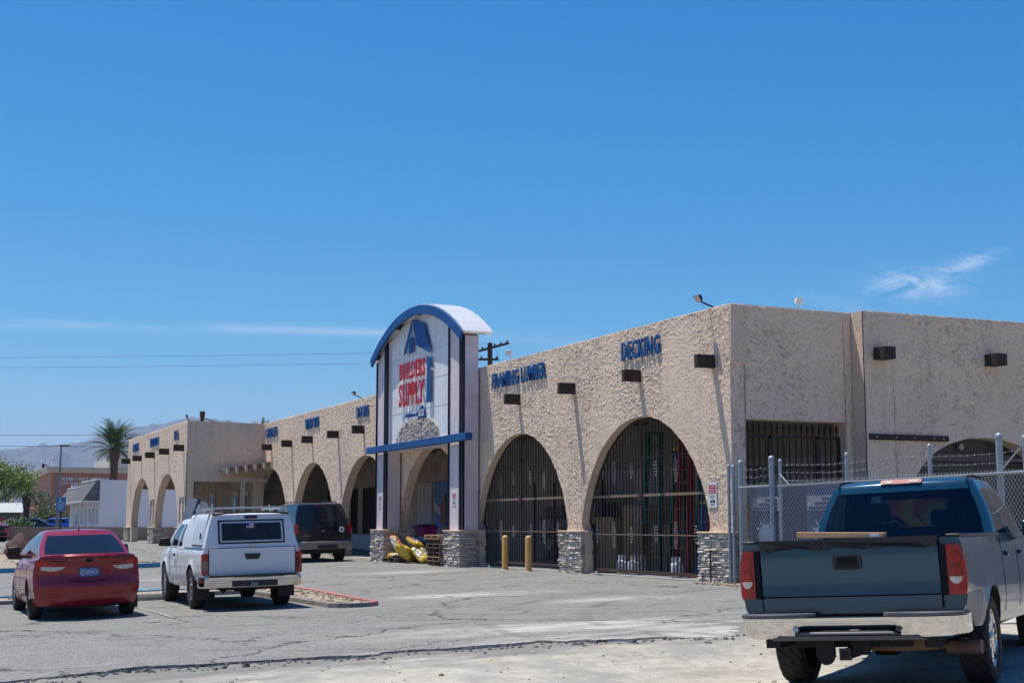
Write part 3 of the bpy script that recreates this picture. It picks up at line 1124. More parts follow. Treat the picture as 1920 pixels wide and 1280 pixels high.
# ================================================================ FAR WING
wing = thing('store_wing', 'projecting stuccoed wing with two tall arches beyond the white pickup', 'building', (XW, 70.3, .28))
WHP = [(w * .98, z + .02 if z < 3 else z - .1) for w, z in HP]
mb = MB()
mb.prism(front_outline(62.43, 78.15, 5.68, .1, WARCH, WHP, 2.72), 'x', XW, XW + .33)
mb.build('front_wall', M_ST, wing, world=True)
stucco_skin('stucco_coat', wing, M_ST, 62.43, 78.15, arch_line(WARCH, WHP, 1.0), lambda u: 5.676, .04, pl_x(XW), 6)
mb = MB()
ret = [(XW + .332, 3.05), (15.45, 3.05), (15.45, .1), (15.74, .1), (15.74, 5.62), (XW + .332, 5.68)]
mb.prism(ret, 'y', 62.43, 62.83)
mb.build('return_wall', M_ST, wing, world=True)
mb = MB()
mb.prism([(a, b) for a, b in ret], 'y', 77.75, 78.15)
mb.build('end_wall', M_ST, wing, world=True)
mb = MB()
mb.box(XW - .01, XW + .32, 62.37, 62.428, 4.3, 5.66)
mb.build('corner_pilaster', M_ST, wing, world=True)
mb = MB()
mb.box(15.742, 16.0, 64.46, 78.1, .1, 5.6)
mb.build('shop_wall', M['dark_wall'], wing, world=True)
mb = MB()
mb.box(XW + .34, 15.73, 62.85, 77.74, 4.9, 5.1)
mb.build('flat_roof', M['concrete'], wing, world=True)
mb = MB()
mb.box(XW + .1, 15.7, 62.5, 78.3, .0, .3)
mb.build('arcade_floor', M['slab'], wing, world=True)
for c in WPIERS:
    pier(XW - .11, XW + .42, c - .72, c + .72, .1, 1.03, wing)
for y in (63.0, 66.5, 70.2, 73.9, 77.45):
    beam_end('beam_end', XW - .46, XW + .1, y, y + .15, 4.38, 4.66, wing)
wall_letters('CERAMIC', 76.55, 1.85, 4.94, .42, XW, wing)
wall_letters('WOOD FLOORS', 71.4, 2.3, 4.95, .42, XW, wing)
wall_letters('TILE', 65.3, 1.05, 4.95, .42, XW, wing)
for y in (70.35, 63.15):        # empty framed sign boxes on the piers
    mb = MB()
    for a in ((y - .4, y - .33, 1.25, 2.4), (y + .33, y + .4, 1.25, 2.4), (y - .33, y + .33, 1.25, 1.32), (y - .33, y + .33, 2.33, 2.4)):
        mb.box(XW - .06, XW - .003, *a)
    mb.build('sign_frame', M['concrete'], wing, world=True)
# doors and panels inside the recess
for y0, y1 in ((65.0, 66.0), (67.0, 68.1), (72.0, 73.0)):
    f = MB()
    f.box(15.66, 15.738, y0, y1, .3, 2.75)
    d = f.build('door', M['pale_wall'], wing, world=True)
    f = MB()
    f.box(15.63, 15.658, y0 + .15, y1 - .15, 1.3, 2.5)
    f.build('pane', M['glass_dark'], d, world=True)
mb = MB()
mb.box(15.0, 15.35, 69, 69.5, 5.6, 5.9)
mb.build('roof_curb', M['concrete'], wing, world=True)

t = thing('roof_vent', 'small brown vent box standing on the far wing roof', 'vent', (13.2, 63.7, 5.1))
mb = MB()
mb.box(-.07, .07, -.07, .07, 0, .85)
mb.box(-.1, .1, -.1, .1, .85, 1.1)
mb.build('vent_box', M['rust'], t, bevel=.01)
mb = MB()
mb.tube([(.08, 0, .8), (.4, .1, .72), (.75, .1, .6), (1.0, .1, .3)], .02)
mb.build('conduit', M['rust'], t)

# pergola hung in the recess between front and wing
t = thing('pergola', 'pale timber pergola with a post at the inside corner by the far wing', 'pergola', (14.6, 61.9, .2))
pm = mat('pale_timber', (.44, .37, .30), .8, var=.15, ns=6, bump=.2)
for k, x in enumerate((13.8, 14.2, 14.6, 15.0, 15.4)):
    mb = MB()
    z = 3.55 + (x - 13.8) * .17
    mb.box(x - .045, x + .045, 61.0, 62.4, z - .16, z)
    mb.box(x - .045, x + .045, 60.9, 61.0, z - .26, z)
    mb.build('rafter', pm, t, world=True)
mb = MB()
mb.hexa([(13.7, 61.2, 3.56), (15.72, 61.2, 3.88), (15.72, 62.4, 3.88), (13.7, 62.4, 3.56), (13.7, 61.2, 3.60), (15.72, 61.2, 3.92), (15.72, 62.4, 3.92), (13.7, 62.4, 3.60)])
mb.build('deck', pm, t, world=True)
mb = MB()
mb.box(14.3, 15.73, 61.75, 61.9, 3.02, 3.2)
mb.build('header_beam', pm, t, world=True)
mb = MB()
mb.box(14.58, 14.74, 61.75, 61.91, -.05, 3.02)
mb.build('post', pm, t, world=True)

# ================================================================ SIGN TOWER
tower = thing('sign_tower', 'tall white entrance sign tower with barrel-vaulted roof and blue trim', 'sign tower', (15.4, 41.45, 0))
XT = 15.25
PL, PR = (44.19, 45.35), (37.54, 38.76)
CY, HALF, CHZ, SAG = 41.45, 4.05, 6.66, 1.22
RAD = (HALF ** 2 + SAG ** 2) / (2 * SAG)
CZ = CHZ + SAG - RAD


def arcz(y, r=RAD):
    return CZ + math.sqrt(max(0, r * r - (y - CY) ** 2))


def under(y):
    return arcz(y, RAD - .16)


for y0, y1 in (PL, PR):
    mb = MB()
    n = 5
    top = [(lerp(y1, y0, i / n), under(lerp(y1, y0, i / n))) for i in range(n + 1)]
    mb.prism([(y0, 1.0), (y1, 1.0)] + top, 'x', XT, XT + .42)
    p = mb.build('pillar', M['lilac'], tower, world=True)
    mb = MB()
    for a, b in ((y0 - .004, y0 + .34), (y1 - .05, y1 + .004)):
        mb.prism([(a, 1.03), (b, 1.03), (b, under(b) - .02), (a, under(a) - .02)], 'x', XT - .045, XT - .003)
    mb.build('trim_strip', M['black_trim'], p, world=True)
mb = MB()
n = 24
ya, yb = PR[1] + .003, PL[0] - .003
mb.prism([(ya, 3.74), (yb, 3.74)] + [(lerp(yb, ya, i / n), under(lerp(yb, ya, i / n))) for i in range(n + 1)], 'x', XT + .08, XT + .3)
panel = mb.build('sign_panel', M['white_panel'], tower, world=True)
mb = MB()       # sheet joints
for z in (4.72, 5.6, 6.48):
    mb.box(XT + .0755, XT + .079, ya, yb, z, z + .006)
mb.box(XT + .0755, XT + .079, 42.9, 42.906, 3.76, 7.3)
mb.build('panel_joint', M['concrete'], panel, world=True)
XP = XT + .08
mb = MB()
for poly in ([(42.02, 7.60), (41.985, 7.38), (42.5, 6.60), (42.78, 6.54)], [(42.24, 6.99), (41.88, 7.07), (41.88, 6.57), (42.23, 6.51)], [(41.98, 7.62), (40.88, 7.34), (40.24, 6.34), (41.56, 6.74)], [(40.6, 6.3), (40.31, 6.23), (40.31, 4.86), (40.65, 4.87)]):
    mb.prism(poly, 'x', XP - .095, XP - .08)
mb.build('house_emblem', M['blue'], panel, world=True)
PXS = XP
mb = MB()
text_mesh(mb, 'BUILDERS', 2.34, .56, (PXS - .08, 43.12, 5.74), (0, -1, 0), (0, 0, 1), (-1, 0, 0), .018, .026)
mb.build('lettering', M['red_letter'], panel, world=True, fixn=False)
mb = MB()
text_mesh(mb, 'SUPPLY', 2.3, .75, (PXS - .08, 43.16, 4.89), (0, -1, 0), (0, 0, 1), (-1, 0, 0), .018, .026)
mb.build('lettering', M['red_letter'], panel, world=True, fixn=False)
mb = MB()
text_mesh(mb, 'A Division of', 1.15, .14, (PXS - .03, 42.68, 4.53), (0, -1, 0), (0, 0, 1), (-1, 0, 0), .02, .015)
mb.build('lettering', M['blue'], panel, world=True, fixn=False)
mb = MB()
mb.prism([(41.46, 4.45), (40.87, 4.43), (40.87, 4.66), (41.15, 4.84), (41.46, 4.66)], 'x', PXS - .06, PXS - .02)
hb = mb.build('house_badge', M['blue'], panel, world=True)
mb = MB()
text_mesh(mb, 'UCS', .46, .2, (PXS - .061, 41.40, 4.5), (0, -1, 0), (0, 0, 1), (-1, 0, 0), .012, .02)
mb.build('lettering', M['white_paint'], hb, world=True, fixn=False)
# stone medallion: half-oval field of pale ledge stone above the beam
prof = [(43.52, 3.75), (43.5, 3.95), (43.36, 4.12), (43.02, 4.33), (42.5, 4.42), (41.9, 4.455), (41.2, 4.45), (40.6, 4.4), (40.15, 4.26), (39.82, 4.08), (39.72, 3.9), (39.7, 3.75)]


def top_at(y):
    for (a, za), (b, zb_) in zip(prof, prof[1:]):
        if b <= y <= a:
            return lerp(za, zb_, (a - y) / (a - b))
    return 0


mb = MB()
mb.prism(prof, 'x', XP - .02, XP - .002)
z = 3.76
while z < 4.42:
    h = random.uniform(.03, .06)
    y = 39.7
    while y < 43.5:
        w = random.uniform(.08, .26)
        if top_at(y + .01) > z + h and top_at(min(y + w, 43.5) - .01) > z + h:
            mb.box(XP - random.uniform(.035, .075), XP - .0205, y + .003, y + w - .003, z + .003, z + h - .003)
        y += w
    z += h
mb.build('stone_medallion', M['ledge'], tower, world=True, weld=False)
# blue cross beam and its soffit
mb = MB()
mb.box(XT - .25, XT - .048, 36.85, 45.72, 3.53, 3.74)
mb.build('cross_beam', M['blue_trim'], tower, world=True, bevel=.012)
mb = MB()
mb.box(XT - .04, XF - .01, ya, yb, 3.5, 3.735)
mb.build('soffit', M['lilac'], tower, world=True)
# barrel roof
n = 36
for nm, r0, r1, x0, x1, m_ in (('barrel_roof', RAD - .02, RAD + .06, XT - .14, 16.02, 'roof_metal'), ('fascia', RAD - .24, RAD + .035, XT - .21, XT - .142, 'blue_trim')):
    am = math.asin((HALF + .05) / RAD)
    mb = MB()
    rows = []
    for i in range(n + 1):
        a = lerp(-am, am, i / n)
        s, c = math.sin(a), math.cos(a)
        rib = .018 if (i % 2 and nm == 'barrel_roof') else 0
        rows.append([(x0, CY + s * r0, CZ + c * r0), (x0, CY + s * (r1 + rib), CZ + c * (r1 + rib)), (x1, CY + s * (r1 + rib), CZ + c * (r1 + rib)), (x1, CY + s * r0, CZ + c * r0)])
    mb.grid(rows, close=True, smooth=False)
    for r in (rows[0], rows[-1]):
        mb.add(r, [(0, 1, 2, 3)])
    mb.build(nm, M[m_], tower, world=True)
for y in (37.7, 39.6, 41.45, 43.3, 45.2):
    mb = MB()
    mb.box(XT - .13, 15.95, y - .05, y + .05, arcz(y) - .20, arcz(y) - .04)
    mb.build('roof_joist', M['timber'], tower, world=True)
for y0, y1 in ((PL[0] - .08, PL[1] + .08), (PR[0] - .02, PR[1] + .04)):
    pier(XT - .16, XF - .12, y0, y1, -.2, .985, tower, ('x', 'y0', 'y1'))
# ================================================================ ARCH GATES
def arch_w(z, hp=HP):
    """half width of the arch opening at height z"""
    if z <= 1.02:
        return 2.72
    for (w0, z0), (w1, z1) in zip(hp, hp[1:]):
        if z0 <= z <= z1:
            return lerp(w0, w1, (z - z0) / (z1 - z0))
    return 0


def arch_h(d):
    """height of the opening at distance d from its centre line"""
    d = abs(d)
    z = 3.6
    for (w0, z0), (w1, z1) in zip(HP[1:], HP[2:]):
        if w1 <= d <= w0:
            return lerp(z1, z0, (d - w1) / max(1e-6, w0 - w1))
    return 1.2 if d > 2.8 else z


def rosette(mb, y, z, h, x):
    n = int(h / .05)
    for k in range(n):
        t = k / max(1, n - 1)
        w = .085 * math.sin(PI * (t * .8 + .1))
        for s in (-1, 1):
            mb.lathe([(0, -.014), (.012, -.006), (.010, .008), (0, .014)], (x - .022, y + s * w * random.uniform(.5, 1), z + (t - .5) * h + random.uniform(-.01, .01)), axis='x', n=6)
        mb.tube([(x - .012, y - w, z + (t - .5) * h), (x - .012, y + w, z + (t - .5) * h + .02)], .005, n=4)


def gate(c, label, zb, ros, mid, low):
    x = XF + .2
    t = thing('arch_gate', label, 'gate', (x, c, 0), 0, 'wrought iron gates filling the arches')
    mb = MB()
    pts = [(-2.66, zb), (-2.66, 1.0)] + [(-w + .06, z) for w, z in HP[1:-1]] + [(0, 3.53)] + [(w - .06, z) for w, z in reversed(HP[1:-1])] + [(2.66, 1.0), (2.66, zb)]
    mb.tube([(x, c + a, b) for a, b in pts], .032, n=6)
    mb.build('frame', M['iron'], t, world=True)
    mb = MB()
    d = -2.6
    k = 0
    while d < 2.62:
        top = arch_h(abs(d)) - .05 if abs(d) < 2.75 else 1.0
        mb.box(x - .011, x + .011, c + d - .013, c + d + .013, zb + .05, top)
        d += .155 if k % 2 else .15
        k += 1
    mb.build('bars', M['iron'], t, world=True)
    mb = MB()
    w = 2.64
    mb.box(x - .03, x + .03, c - w, c + w, zb, zb + .07)
    mb.build('bottom_rail', M['rust'], t, world=True)
    mb = MB()
    w = arch_w(mid) - .05
    mb.box(x - .03, x - .0095, c - w, c + w, mid - .03, mid + .03)
    mb.build('middle_rail', M['rust_rail'], t, world=True)
    for z in (low, 2.7):
        mb = MB()
        w = arch_w(z) - .06
        mb.box(x - .022, x - .0095, c - w, c + w, z - .012, z + .012)
        mb.build('thin_rail', M['rust_rail'] if z < 2 else M['iron'], t, world=True)
    mb = MB()
    mb.box(x - .024, x + .024, c + .28, c + .33, zb, 3.5)
    mb.build('centre_stile', M['rust'], t, world=True)
    mb = MB()
    mb.box(x - .05, x - .031, c + .2, c + .36, mid - .12, mid + .10)
    mb.cyl((x - .06, c + .28, mid - .02), (x - .05, c + .28, mid - .02), .03, n=10)
    mb.build('lock_box', M['iron'], t, world=True)
    for sy in (-1, 1):
        for z in (.45, .8):
            mb = MB()
            mb.cyl((x - .03, c + sy * 2.66, z), (x - .03, c + sy * 2.66, z + .14), .028, n=8)
            mb.build('hinge', M['rust'], t, world=True)
    for y, z, h in ros:
        mb = MB()
        rosette(mb, y, z, h, x)
        mb.build('cast_rosette', M['cast'], t, world=True)
    return t


gate(28.22, 'black iron arch gate with ladders and gas tanks behind it', .08,
     [(29.82, 2.38, .5), (28.97, 2.42, .32), (27.84, 2.42, .3), (26.97, 2.38, .5), (30.7, .94, .34), (29.85, .94, .55), (29.0, .94, .32), (27.86, .96, .32), (27.0, .94, .55), (26.16, .97, .34)], 1.84, .95)
gate(34.85, 'black iron gate in the arch behind the two yellow bollards', .12,
     [(36.5, 2.26, .5), (35.64, 2.43, .32), (34.55, 2.42, .32), (33.68, 2.34, .45), (36.49, 1.02, .5), (35.64, 1.0, .32), (34.51, .99, .34), (33.68, .99, .55), (32.87, 1.02, .34)], 1.86, 1.0)
# paper litter caught under the gates
for k, (x, y, rz) in enumerate(((15.75, 30.3, .5), (15.7, 29.7, 1.4), (15.72, 36.6, .2))):
    mb = MB()
    mb.grid([[(0, 0, 0.012), (.1, .02, .02)], [(.05, .12, .05), (.14, .13, .015)], [(.10, .2, .13), (.16, .2, .06)]])
    o = mb.build('paper_scrap', M['white_paint'], fixn=False)
    o.location = (x - .1, y, .0)
    o.rotation_euler.z = rz
    tag(o, ('curled white paper scrap at the far side of the big gate foot', 'pointed white paper scrap under the big gate sill', 'white paper scrap on the ground between the two yellow bollards')[k], 'litter', 'paper scraps under the gates')

# spear-topped gate in the end wall
t = thing('spear_gate', 'black spear-topped iron gate in the opening of the shaded end wall', 'gate', (17.3, YS + .2, 0))
y = YS + .18
mb = MB()
for x0, x1, z0, z1 in ((16.06, 16.11, .1, 3.0), (18.47, 18.52, .1, 3.0), (16.72, 16.8, .1, 3.0), (17.9, 17.98, .1, 3.0), (16.11, 18.47, 2.95, 3.0), (16.11, 18.47, 2.32, 2.37), (16.11, 18.47, .15, .2)):
    mb.box(x0, x1, y - .02, y + .02, z0, z1)
mb.build('frame', M['iron'], t, world=True)
mb = MB()
x = 16.22
while x < 18.45:
    mb.box(x - .014, x + .014, y - .014, y + .014, .2, 3.08)
    mb.lathe([(.012, 0), (.036, .04), (.016, .06), (.04, .09), (0, .20)], (x, y, 3.07), n=6)
    x += .148
mb.build('spear_bars', M['iron'], t, world=True)
mb = MB()
mb.box(16.75, 17.9, y - .05, y - .022, 2.22, 2.28)
mb.build('latch_bar', M['iron'], t, world=True)

# ================================================================ CHAIN LINK FENCE
FX = 15.44
fence = thing('chain_link_fence', 'long galvanised chain-link fence with barbed wire behind the blue pickup', 'fence', (FX, 17, 0))
def post(y, r, h, parent, x=FX):
    mb = MB()
    z0 = zg(x, y) - .05
    mb.cyl((x, y, z0), (x, y, h), r, n=12)
    mb.lathe([(r * 1.15, 0), (r * 1.15, .03), (r * .8, .06), (0, .075)], (x, y, h), n=12)
    for z in (.5, 1.2, 1.85):
        mb.lathe([(r * 1.18, -.012), (r * 1.18, .012)], (x, y, z), n=12, caps=False)
    return mb.build('post', M['galv'], parent, world=True)


def chain_mesh(y0, y1, z0, z1, x, parent):
    mb = MB()
    s = .074
    n = int((y1 - y0 + z1 - z0) / s)
    k = 1.3      # taller than wide
    H = (z1 - z0) / k
    for i in range(n + 1):
        for sg in (1, -1):
            # a diagonal starting on the bottom line
            a0 = y0 - H + i * s if sg > 0 else y0 + i * s
            p = []
            for u in (0, H):
                p.append((a0 + sg * u, u))
            (ya, ua), (yb, ub) = p
            # clip to y range
            def clip(yv, ya, ua, yb, ub):
                tt = (yv - ya) / (yb - ya)
                return yv, ua + (ub - ua) * tt
            if max(ya, yb) <= y0 or min(ya, yb) >= y1:
                continue
            if ya < y0: ya, ua = clip(y0, ya, ua, yb, ub)
            if yb < y0: yb, ub = clip(y0, ya, ua, yb, ub)
            if ya > y1: ya, ua = clip(y1, ya, ua, yb, ub)
            if yb > y1: yb, ub = clip(y1, ya, ua, yb, ub)
            mb.cyl((x + sg * .003, ya, z0 + ua * k), (x + sg * .003, yb, z0 + ub * k), .0034, n=3, caps=False, smooth=False)
    return mb.build('chain_mesh', M['wire'], parent, world=True, fixn=False, weld=False)


def barbed(y0, y1, z, x, parent):
    mb = MB()
    pts = []
    n = int((y1 - y0) / .25)
    for i in range(n + 1):
        t = i / n
        pts.append((x + .006 * math.sin(i), lerp(y0, y1, t), z - .05 * math.sin(PI * ((t * 3) % 1)) + .008 * math.sin(i * 2.3)))
    mb.tube(pts, .0032, n=4)
    for i in range(int((y1 - y0) / .16)):
        yy = y0 + i * .16
        zz = z - .05 * math.sin(PI * (((yy - y0) / (y1 - y0) * 3) % 1))
        mb.cyl((x - .02, yy - .015, zz - .018), (x + .02, yy + .015, zz + .018), .0016, n=3, caps=False)
    return mb.build('barbed_wire', M['wire'], parent, world=True, fixn=False, weld=False)


for y, r, h in ((22.34, .03, 2.33), (20.33, .032, 2.36), (18.18, .033, 2.40), (16.62, .05, 2.48), (16.1, .03, 2.42), (14.2, .03, 2.42), (12.0, .04, 2.42)):
    post(y, r, h, fence)
mb = MB()
mb.cyl((FX - .05, 12, 1.98), (FX - .05, 22.34, 1.89), .022, n=10)
mb.build('top_rail', M['galv'], fence, world=True)
chain_mesh(12.0, 22.34, .02, 1.99, FX - .075, fence)
for z in (2.0, 2.15, 2.29):
    barbed(12.0, 22.34, z, FX - .03, fence)
mb = MB()
mb.cyl((FX - .04, 22.3, 2.12), (FX - .04, 22.0, 1.9), .012, n=6)
mb.cyl((FX - .04, 16.15, 2.3), (FX - .04, 16.6, 1.95), .014, n=6)
mb.build('brace', M['galv'], fence, world=True)
g = thing('chain_link_gate', 'narrow chain-link panel between thick posts at the store corner', 'fence', (FX, 23.1, 0))
post(23.68, .042, 2.36, g)
post(22.62, .052, 2.40, g)
mb = MB()
mb.cyl((FX - .05, 22.62, 1.9), (FX - .05, 23.68, 1.89), .022, n=10)
mb.build('top_rail', M['galv'], g, world=True)
chain_mesh(22.64, 23.66, .02, 1.93, FX - .075, g)
for z in (1.98, 2.12, 2.27):
    barbed(22.62, 23.68, z, FX - .03, g)
for k, (y, h) in enumerate(((23.98, 2.28), (24.14, 2.3))):
    q_ = thing('spare_post', ('loose steel post standing hard against the store corner', 'loose steel post standing beside the thick hinge post')[1 - k], 'post', (FX + .02, y, zg(FX, y)), 0, 'loose steel posts at the store corner')
    post(y, .032, h, q_, FX + .02)

# printed cabinets behind the fence
pb = mat('cabinet_blue', (.006, .028, .10), .5, var=.6, ns=3)
for k, (y, lab) in enumerate(((23.85, 'blue and white printed cabinet behind the narrow chain-link panel'), (22.0, 'dark blue printed cabinet behind the long fence, next to the spear gate'))):
    t = thing('storage_cabinet', lab, 'cabinet', (16.3, y, 0), 0, 'printed cabinets behind the fence')
    x0, x1, y0, y1 = 16.05, 16.75, y - .62, y + .4
    mb = MB()
    mb.box(x0, x1, y0, y1, .12, 1.93)
    mb.build('body', pb, t, world=True, bevel=.02)
    mb = MB()
    mb.box(x0 - .012, x0 - .002, y0 + .05, y1 - .05, 1.45, 1.72)
    mb.box(x0 - .012, x0 - .002, y0 + .05, y1 - .05, .16, .32)
    for j in range(3):
        mb.box(x0 - .016, x0 - .0125, y0 + .1, y1 - .1 - .2 * j, 1.47 + j * .08, 1.52 + j * .08, 1)
    mb.lathe([(0, -.02), (.2, -.018), (.24, -.012), (.24, 0)], (x0 - .002, y - .1, .95), axis='x', n=20, mi=2)
    for j in range(12):
        a = j * PI / 6
        mb.cyl((x0 - .012, y - .1 + .26 * math.cos(a), .95 + .26 * math.sin(a)), (x0 - .012, y - .1 + .38 * math.cos(a), .95 + .38 * math.sin(a)), .02, .005, n=4, mi=2)
    mb.build('printed_front', [mat('cabinet_print', (.22, .25, .30), .5, var=.5, ns=12), pb, mat('cabinet_pale', (.12, .2, .3), .5)], t, world=True)
    mb = MB()
    for yy in (y0 + .1, y1 - .1):
        for xx in (x0 + .08, x1 - .08):
            mb.cyl((xx, yy, -.02), (xx, yy, .12), .04, n=8)
    mb.build('feet', M['plastic'], t, world=True)

# ================================================================ SMALL THINGS AT THE FRONT
for k, y in enumerate((34.84, 33.36)):
    t = thing('bollard', ('yellow steel bollard by the far half of the gate, nearer the sign tower', 'yellow steel bollard nearer the big gate')[k], 'bollard', (15.32, y, zg(15.32, y)), 0, 'yellow bollards in front of the gate')
    mb = MB()
    mb.lathe([(.085, -.02), (.082, .0), (.082, .84), (.075, .875), (.05, .90), (0, .915)], (0, 0, 0), n=18)
    mb.build('pipe', M['yellow'], t)
    mb = MB()
    mb.lathe([(.14, 0), (.13, .012), (.085, .018)], (0, 0, 0), n=14)
    mb.build('footing', M['concrete'], t)

PAL = [0]


def pallet_mesh(m):
    """1.02 wide (y) by 1.0 (x) slatted pallet, 0.125 tall"""
    mb = MB()
    for y in (-.5, 0, .5):
        mb.box(-.5, .5, y - .019 + .0, y + .019, .018, .107)
    for z0, z1, n in ((.107, .125, 7), (0, .018, 5)):
        for i in range(n):
            x = lerp(-.455, .455, i / (n - 1)) + random.uniform(-.008, .008)
            mb.box(x - .045, x + .045, -.52 + random.uniform(-.01, .01), .52 + random.uniform(-.01, .01), z0, z1)
    o = mb.build('pallet', m, weld=False)
    return o


ordn = ['lowest pallet of the stack leaning at the tower pier', 'second pallet from the bottom of the stack', 'third pallet from the bottom of the stack', 'middle pallet of the stack', 'third pallet from the top of the stack', 'second pallet from the top of the stack', 'pale new topmost pallet of the stack beside the tower pier']
for k in range(7):
    o = pallet_mesh(mat('new_pallet_wood', (.50, .33, .19), .85, var=.2, ns=9, bump=.3, bs=30, island=.25) if k == 6 else M['wood'] if k in (0, 1) else M['wood_grey'])
    o.location = (15.5 + random.uniform(-.03, .03) - (.05 if k == 6 else 0), 39.36 + random.uniform(-.04, .04) + (.12 if k == 6 else 0), zg(15.4, 39) + .008 + k * .1265)
    o.rotation_euler.z = random.uniform(-.04, .04)
    tag(o, ordn[k], 'pallet', 'pallets stacked by the tower pier')
for k, (x, y, rz) in enumerate(((15.55, 43.5, .05), (16.0, 42.3, .15))):
    o = pallet_mesh(M['wood_grey'])
    o.location = (x, y, .01)
    o.rotation_euler.z = rz
    tag(o, ('weathered pallet on the ground under the orange bag', 'weathered pallet on the ground under the yellow bags')[k], 'pallet', 'pallets under the bags')


def bag(name, label, loc, rot, size, mats, seed, group='filled plastic bags heaped at the store entrance'):
    """pillow-shaped filled bag with crimped ends and a printed band"""
    rnd = random.Random(seed)
    L, W, H = size
    mb = MB()
    nu, nv = 26, 30
    rows = []
    for i in range(nu + 1):
        u = i / nu * 2 - 1
        e = (1 - abs(u) ** 5)
        row = []
        for j in range(nv):
            a = 2 * PI * j / nv
            ca, sa = math.cos(a), math.sin(a)
            y = W / 2 * math.copysign(abs(ca) ** .6, ca) * (.86 + .14 * e)
            z = H / 2 * math.copysign(abs(sa) ** .8, sa) * (max(.03, e) ** .6)
            k = .035 * noise.noise((u * 3 + seed, ca * 2, sa * 2)) + .022 * noise.noise((u * 7 + seed, ca * 4, sa * 4)) - .012 * abs(noise.noise((u * 16 + seed, ca * 7, sa * 7)))
            row.append((u * L / 2, y + k, z + k))
        rows.append(row)
    n0 = len(mb.v)
    mb.grid(rows, close=True)
    fl = len(mb.f)
    for idx in range(fl):
        i, j = divmod(idx, nv)
        u = (i + .5) / nu * 2 - 1
        a = (j + .5) / nv * 2 * PI
        if abs(u) > .78:
            mb.mi[idx] = 1
        elif math.sin(a) > .2 and abs(math.cos(a)) < .8 and abs(u) < .62:
            mb.mi[idx] = 2
    for r in (rows[0], rows[-1]):
        mb.add(r, [tuple(range(nv))], 1)
    o = mb.build(name, mats, angle=70)
    o.matrix_basis = Matrix.Translation(loc) @ Matrix.Rotation(rot[2], 4, 'Z') @ Matrix.Rotation(rot[1], 4, 'Y') @ Matrix.Rotation(rot[0], 4, 'X')
    return tag(o, label, 'bag', group)


def printed(n, base, ink, ink2):
    q = NT(n)
    o_ = q.obj()
    s_ = q.n('ShaderNodeSeparateXYZ', ins={0: o_}).outputs
    rows_ = q.math('GREATER_THAN', q.math('FRACT', q.math('MULTIPLY', s_[1], 9.0)), .45)
    let = q.math('GREATER_THAN', q.noise(q.vmath('MULTIPLY', o_, (38, 6, 0)), 1.0, 2), .52)
    band = q.math('GREATER_THAN', q.math('ABSOLUTE', s_[1]), .11)
    c = q.mix(q.math('MULTIPLY', rows_, let), base, ink)
    c = q.mix(q.math('MULTIPLY', band, q.math('GREATER_THAN', q.noise(o_, 3.0, 2), .5)), c, ink2)
    q.set(Base_Color=c, Roughness=.34, Coat_Weight=.2)
    q.bump(q.noise(o_, 16, 4, .6), .6, .02)
    return q.m


def plast(n, c):
    return mat(n, c, .32, var=.25, ns=9, coat=.2, bump=.8, bs=14)


BY, BO, BW, BR, BK, BL = plast('bag_yellow', (.58, .38, .02)), plast('bag_orange', (.62, .16, .02)), printed('bag_white', (.62, .60, .55), (.04, .04, .05), (.45, .42, .3)), printed('bag_red', (.58, .10, .06), (.75, .7, .6), (.62, .3, .05)), printed('bag_black', (.025, .025, .03), (.55, .4, .05), (.2, .2, .22)), printed('bag_lilac', (.10, .13, .28), (.5, .5, .6), (.25, .1, .2))
bag('soil_bag', 'orange and red bag standing tilted against the far tower pier', (15.42, 43.6, .50), (.55, -.75, 1.75), (.84, .44, .24), [BW, BO, BR], 3)
bag('soil_bag', 'flat yellow bag lying on the pallet edge below the orange bag', (15.3, 43.5, .2), (0, .05, 1.4), (.8, .46, .15), [BY, BW, BY], 8)
bag('soil_bag', 'white-fronted yellow bag slumped in the middle of the heap', (15.25, 42.75, .33), (.75, .25, 1.1), (.62, .46, .26), [BY, BY, BW], 11)
bag('soil_bag', 'yellow bag with crumpled dark print sagging over the pallet front', (15.22, 42.2, .30), (.5, .75, .9), (.60, .40, .20), [BY, BY, BK], 15)
bag('soil_bag', 'yellow and black bag sliding down on the near side of the heap', (15.45, 41.55, .30), (.35, .5, -1.45), (.86, .40, .18), [BY, BY, BK], 21)
bag('soil_bag', 'bag with lilac print lying on top of the heap', (15.5, 42.15, .62), (.35, -.18, 1.6), (.86, .46, .18), [BY, BY, BL], 27)
bag('soil_bag', 'dark bag wedged behind the orange bag', (15.95, 43.2, .5), (.2, -.3, 1.2), (.8, .48, .26), [BK, BK, BL], 33)

t = thing('chest_freezer', 'pale blue-grey chest behind the heap of bags', 'chest', (16.65, 44.25, .03))
mb = MB()
mb.box(-.35, .35, -.65, .65, .05, .70)
mb.build('body', mat('chest_grey', (.26, .33, .42), .45, var=.06), t, bevel=.03)
mb = MB()
mb.box(-.37, .37, -.67, .67, .705, .76)
mb.build('lid', mat('chest_lid', (.36, .42, .50), .4, var=.05), t, bevel=.02)
mb = MB()
mb.box(-.39, -.36, -.1, .1, .66, .70)
mb.build('handle', M['plastic'], t)
t = thing('storage_tub', 'magenta plastic tub with rounded lid standing on the pale chest', 'tub', (16.62, 44.3, .79))
mg = mat('magenta_plastic', (.42, .01, .16), .35, var=.1)
mb = MB()
mb.hexa([(-.24, -.34, 0), (.24, -.34, 0), (.24, .34, 0), (-.24, .34, 0), (-.28, -.40, .3), (.28, -.40, .3), (.28, .40, .3), (-.28, .40, .3)])
mb.build('body', mg, t, bevel=.04)
mb = MB()
